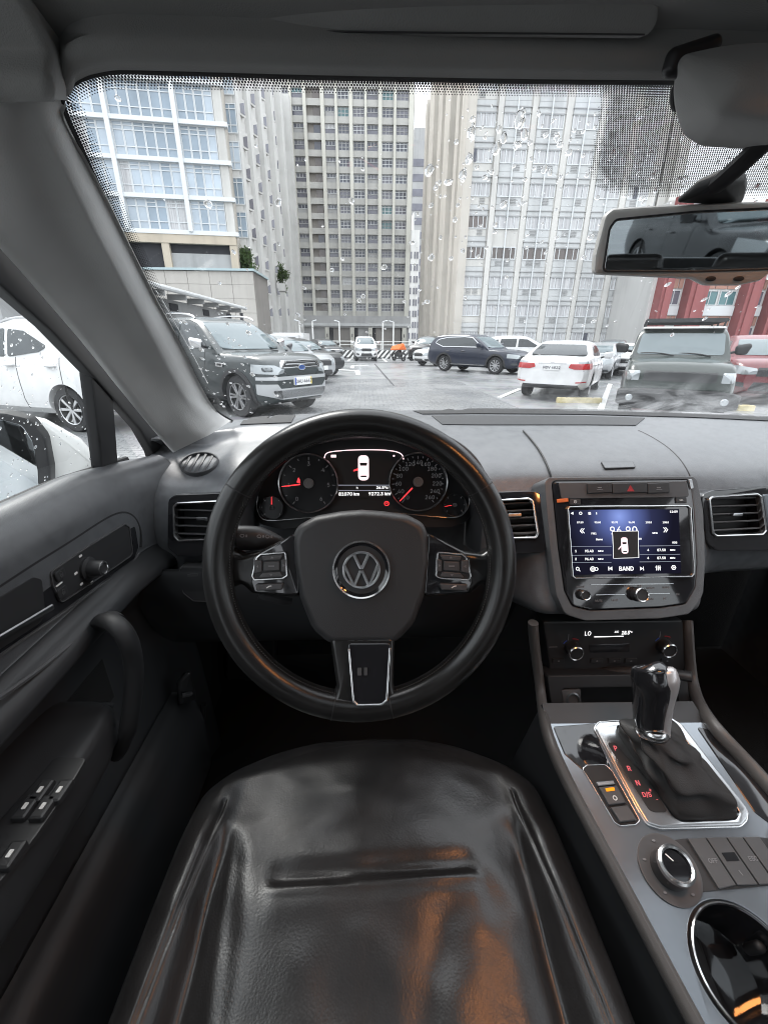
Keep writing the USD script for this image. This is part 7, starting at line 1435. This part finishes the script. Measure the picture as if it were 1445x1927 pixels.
# ---------------------------------------------------------------- driver's seat
seat = thing('driver_seat', "black leather driver's seat cushion with creased leather and stitched bolsters", 'car seat', None, (0, .2, .42))
Yr = [(.548, .62, .96), (.560, .69, .97), (.558, .74, .98), (.545, .775, .985), (.522, .794, .985), (.482, .802, .99), (.42, .801, .995), (.36, .797, 1.0), (.29, .790, 1.02), (.21, .780, 1.04), (.12, .770, 1.055), (.02, .762, 1.065), (-.12, .76, 1.07)]
xs_ = [-.250, -.268, -.280, -.280, -.272, -.258, -.240, -.222, -.200, -.15, -.08, 0, .08, .15, .200, .222, .240, .258, .272, .280, .280, .268, .250]
zs_ = [-.22, -.14, -.075, -.035, -.008, .008, .012, .004, -.006, -.001, .001, .001, .001, -.001, -.006, .004, .012, .008, -.008, -.035, -.075, -.14, -.22]
rows = []
for y, z, f in Yr:
    ff = min(1, max(0, (y-.36)/.2)); bk = max(0, (.42-y)/.4)
    r_ = []
    for x, dz in zip(xs_, zs_):
        q = abs(x/.28); yy = y-.090*ff*q**3.0; zz = z-.012*ff*q**2
        d_ = dz*(1-.3*ff) if dz < -.03 else (dz*(.15+1.5*bk+.55*(1-ff)) if q > .66 else dz)
        r_.append((x*f*(1-.04*ff*q), yy, zz+d_))
    rows.append(r_)
G_ = grid(rows, 170, 190)
X_, Y_, Z_ = G_[..., 0], G_[..., 1], G_[..., 2]
def gr(d, w): return np.exp(-(d/w)**2)
# shut seam along each bolster, valley beside the centre panel, the cross crease, and wrinkles worked into the leather
fy_ = np.clip(.41-Y_, 0, .4)
seamx = .222+.11*fy_; valx = .212-.005*fy_
dz = -.0035*gr(np.abs(X_)-seamx, .0024)*(Y_ < .43)*(Z_ > .68)
dz += -.010*gr(np.abs(X_)-valx, .012)*np.clip(fy_/.08, 0, 1) + .004*gr(np.abs(X_)-(seamx+valx)/2-.006, .014)*np.clip(fy_/.15, 0, 1)
cy_ = .325+.035*X_
dz += (-.0034*gr(Y_-cy_-.002, .0019) + .0030*gr(Y_-cy_+.005, .0050) - .0035*gr(Y_-cy_-.011, .012) + .002*gr(Y_-cy_+.02, .015))*np.clip((.142-np.abs(X_-.004))/.012, 0, 1)
wv = meshkit.fbm(np.stack([X_*17+Y_*3, Y_*6, Z_*0], -1), 3, 3)-.5; wv2 = meshkit.fbm(np.stack([X_*8+Y_*5, Y_*9-X_*3, Z_*0+3], -1), 3, 8)-.5
inner = np.clip((.30-np.abs(X_))/.05, 0, 1)*(Z_ > .70)
dz += wv*.0035*np.clip((.48-Y_)/.12, .1, 1)*np.clip(np.abs(X_)/.18, .3, 1)*inner + wv2*.010*np.clip((.54-Y_)/.1, .15, 1)*inner
for x0, s_, y0_, am, w_ in ((-.205, .10, .40, .0028, .009), (-.190, .16, .39, .0022, .010), (-.225, .24, .34, .002, .009), (.10, -.34, .32, .0032, .019), (.055, -.16, .30, .0012, .020), (.165, -.20, .33, .0022, .017), (-.05, .10, .27, .0010, .020), (.0, .02, .28, .0010, .018), (.19, .0, .42, .0018, .014)):
    dz += -am*gr(X_-(x0+s_*(y0_-Y_)), w_)*np.clip((y0_-Y_)/.04, 0, 1)*np.clip((Y_+.05)/.1, 0, 1)
dz += -.0015*gr(Y_-(.525-1.6*X_**2), .004)*np.clip((.17-np.abs(X_))/.05, 0, 1)
G_[..., 2] += dz
obj('cushion', sheet(G_), 'leather', seat, smooth=True)
for s in (-1, 1):
    P_ = []
    for y in np.linspace(.405, .0, 40):
        x = s*(.222+.11*max(.41-y, 0)); m_ = (X_-x)**2+(Y_-y)**2+(Z_ < .66); i = np.argmin(m_); P_.append(G_.reshape(-1, 3)[i]+A([s*.005, 0, .0004]))
    P_ = spl(P_[::3], 50); obj('piping', tube(P_, .0015, 6), 'wheel_leather', seat, smooth=True)
    obj('stitching', cat(*[tube([P_[k]+A([s*.006, 0, .0004]), P_[k]*.35+P_[k+1]*.65+A([s*.006, 0, .0004])], .0005, 4) for k in range(0, 49)]), 'stitch', seat, kind='stuff')
obj('seat_base', hull([(-.24, .45, .55), (.24, .45, .55), (-.26, -.1, .55), (.26, -.1, .55), (-.24, .45, .66), (.24, .45, .66), (-.26, -.1, .70), (.26, -.1, .70)], .02, 1), 'plastic_black', seat)
obj('backrest', sheet(grid([[(-.27, y+.06, z), (-.24, y+.075, z), (-.18, y+.02, z), (0, y, z), (.18, y+.02, z), (.24, y+.075, z), (.27, y+.06, z)] for y, z in ((-.13, .74), (-.12, .85), (-.14, .95), (-.16, 1.06), (-.18, 1.10))], 30, 30), -.08), 'leather', seat, smooth=True)
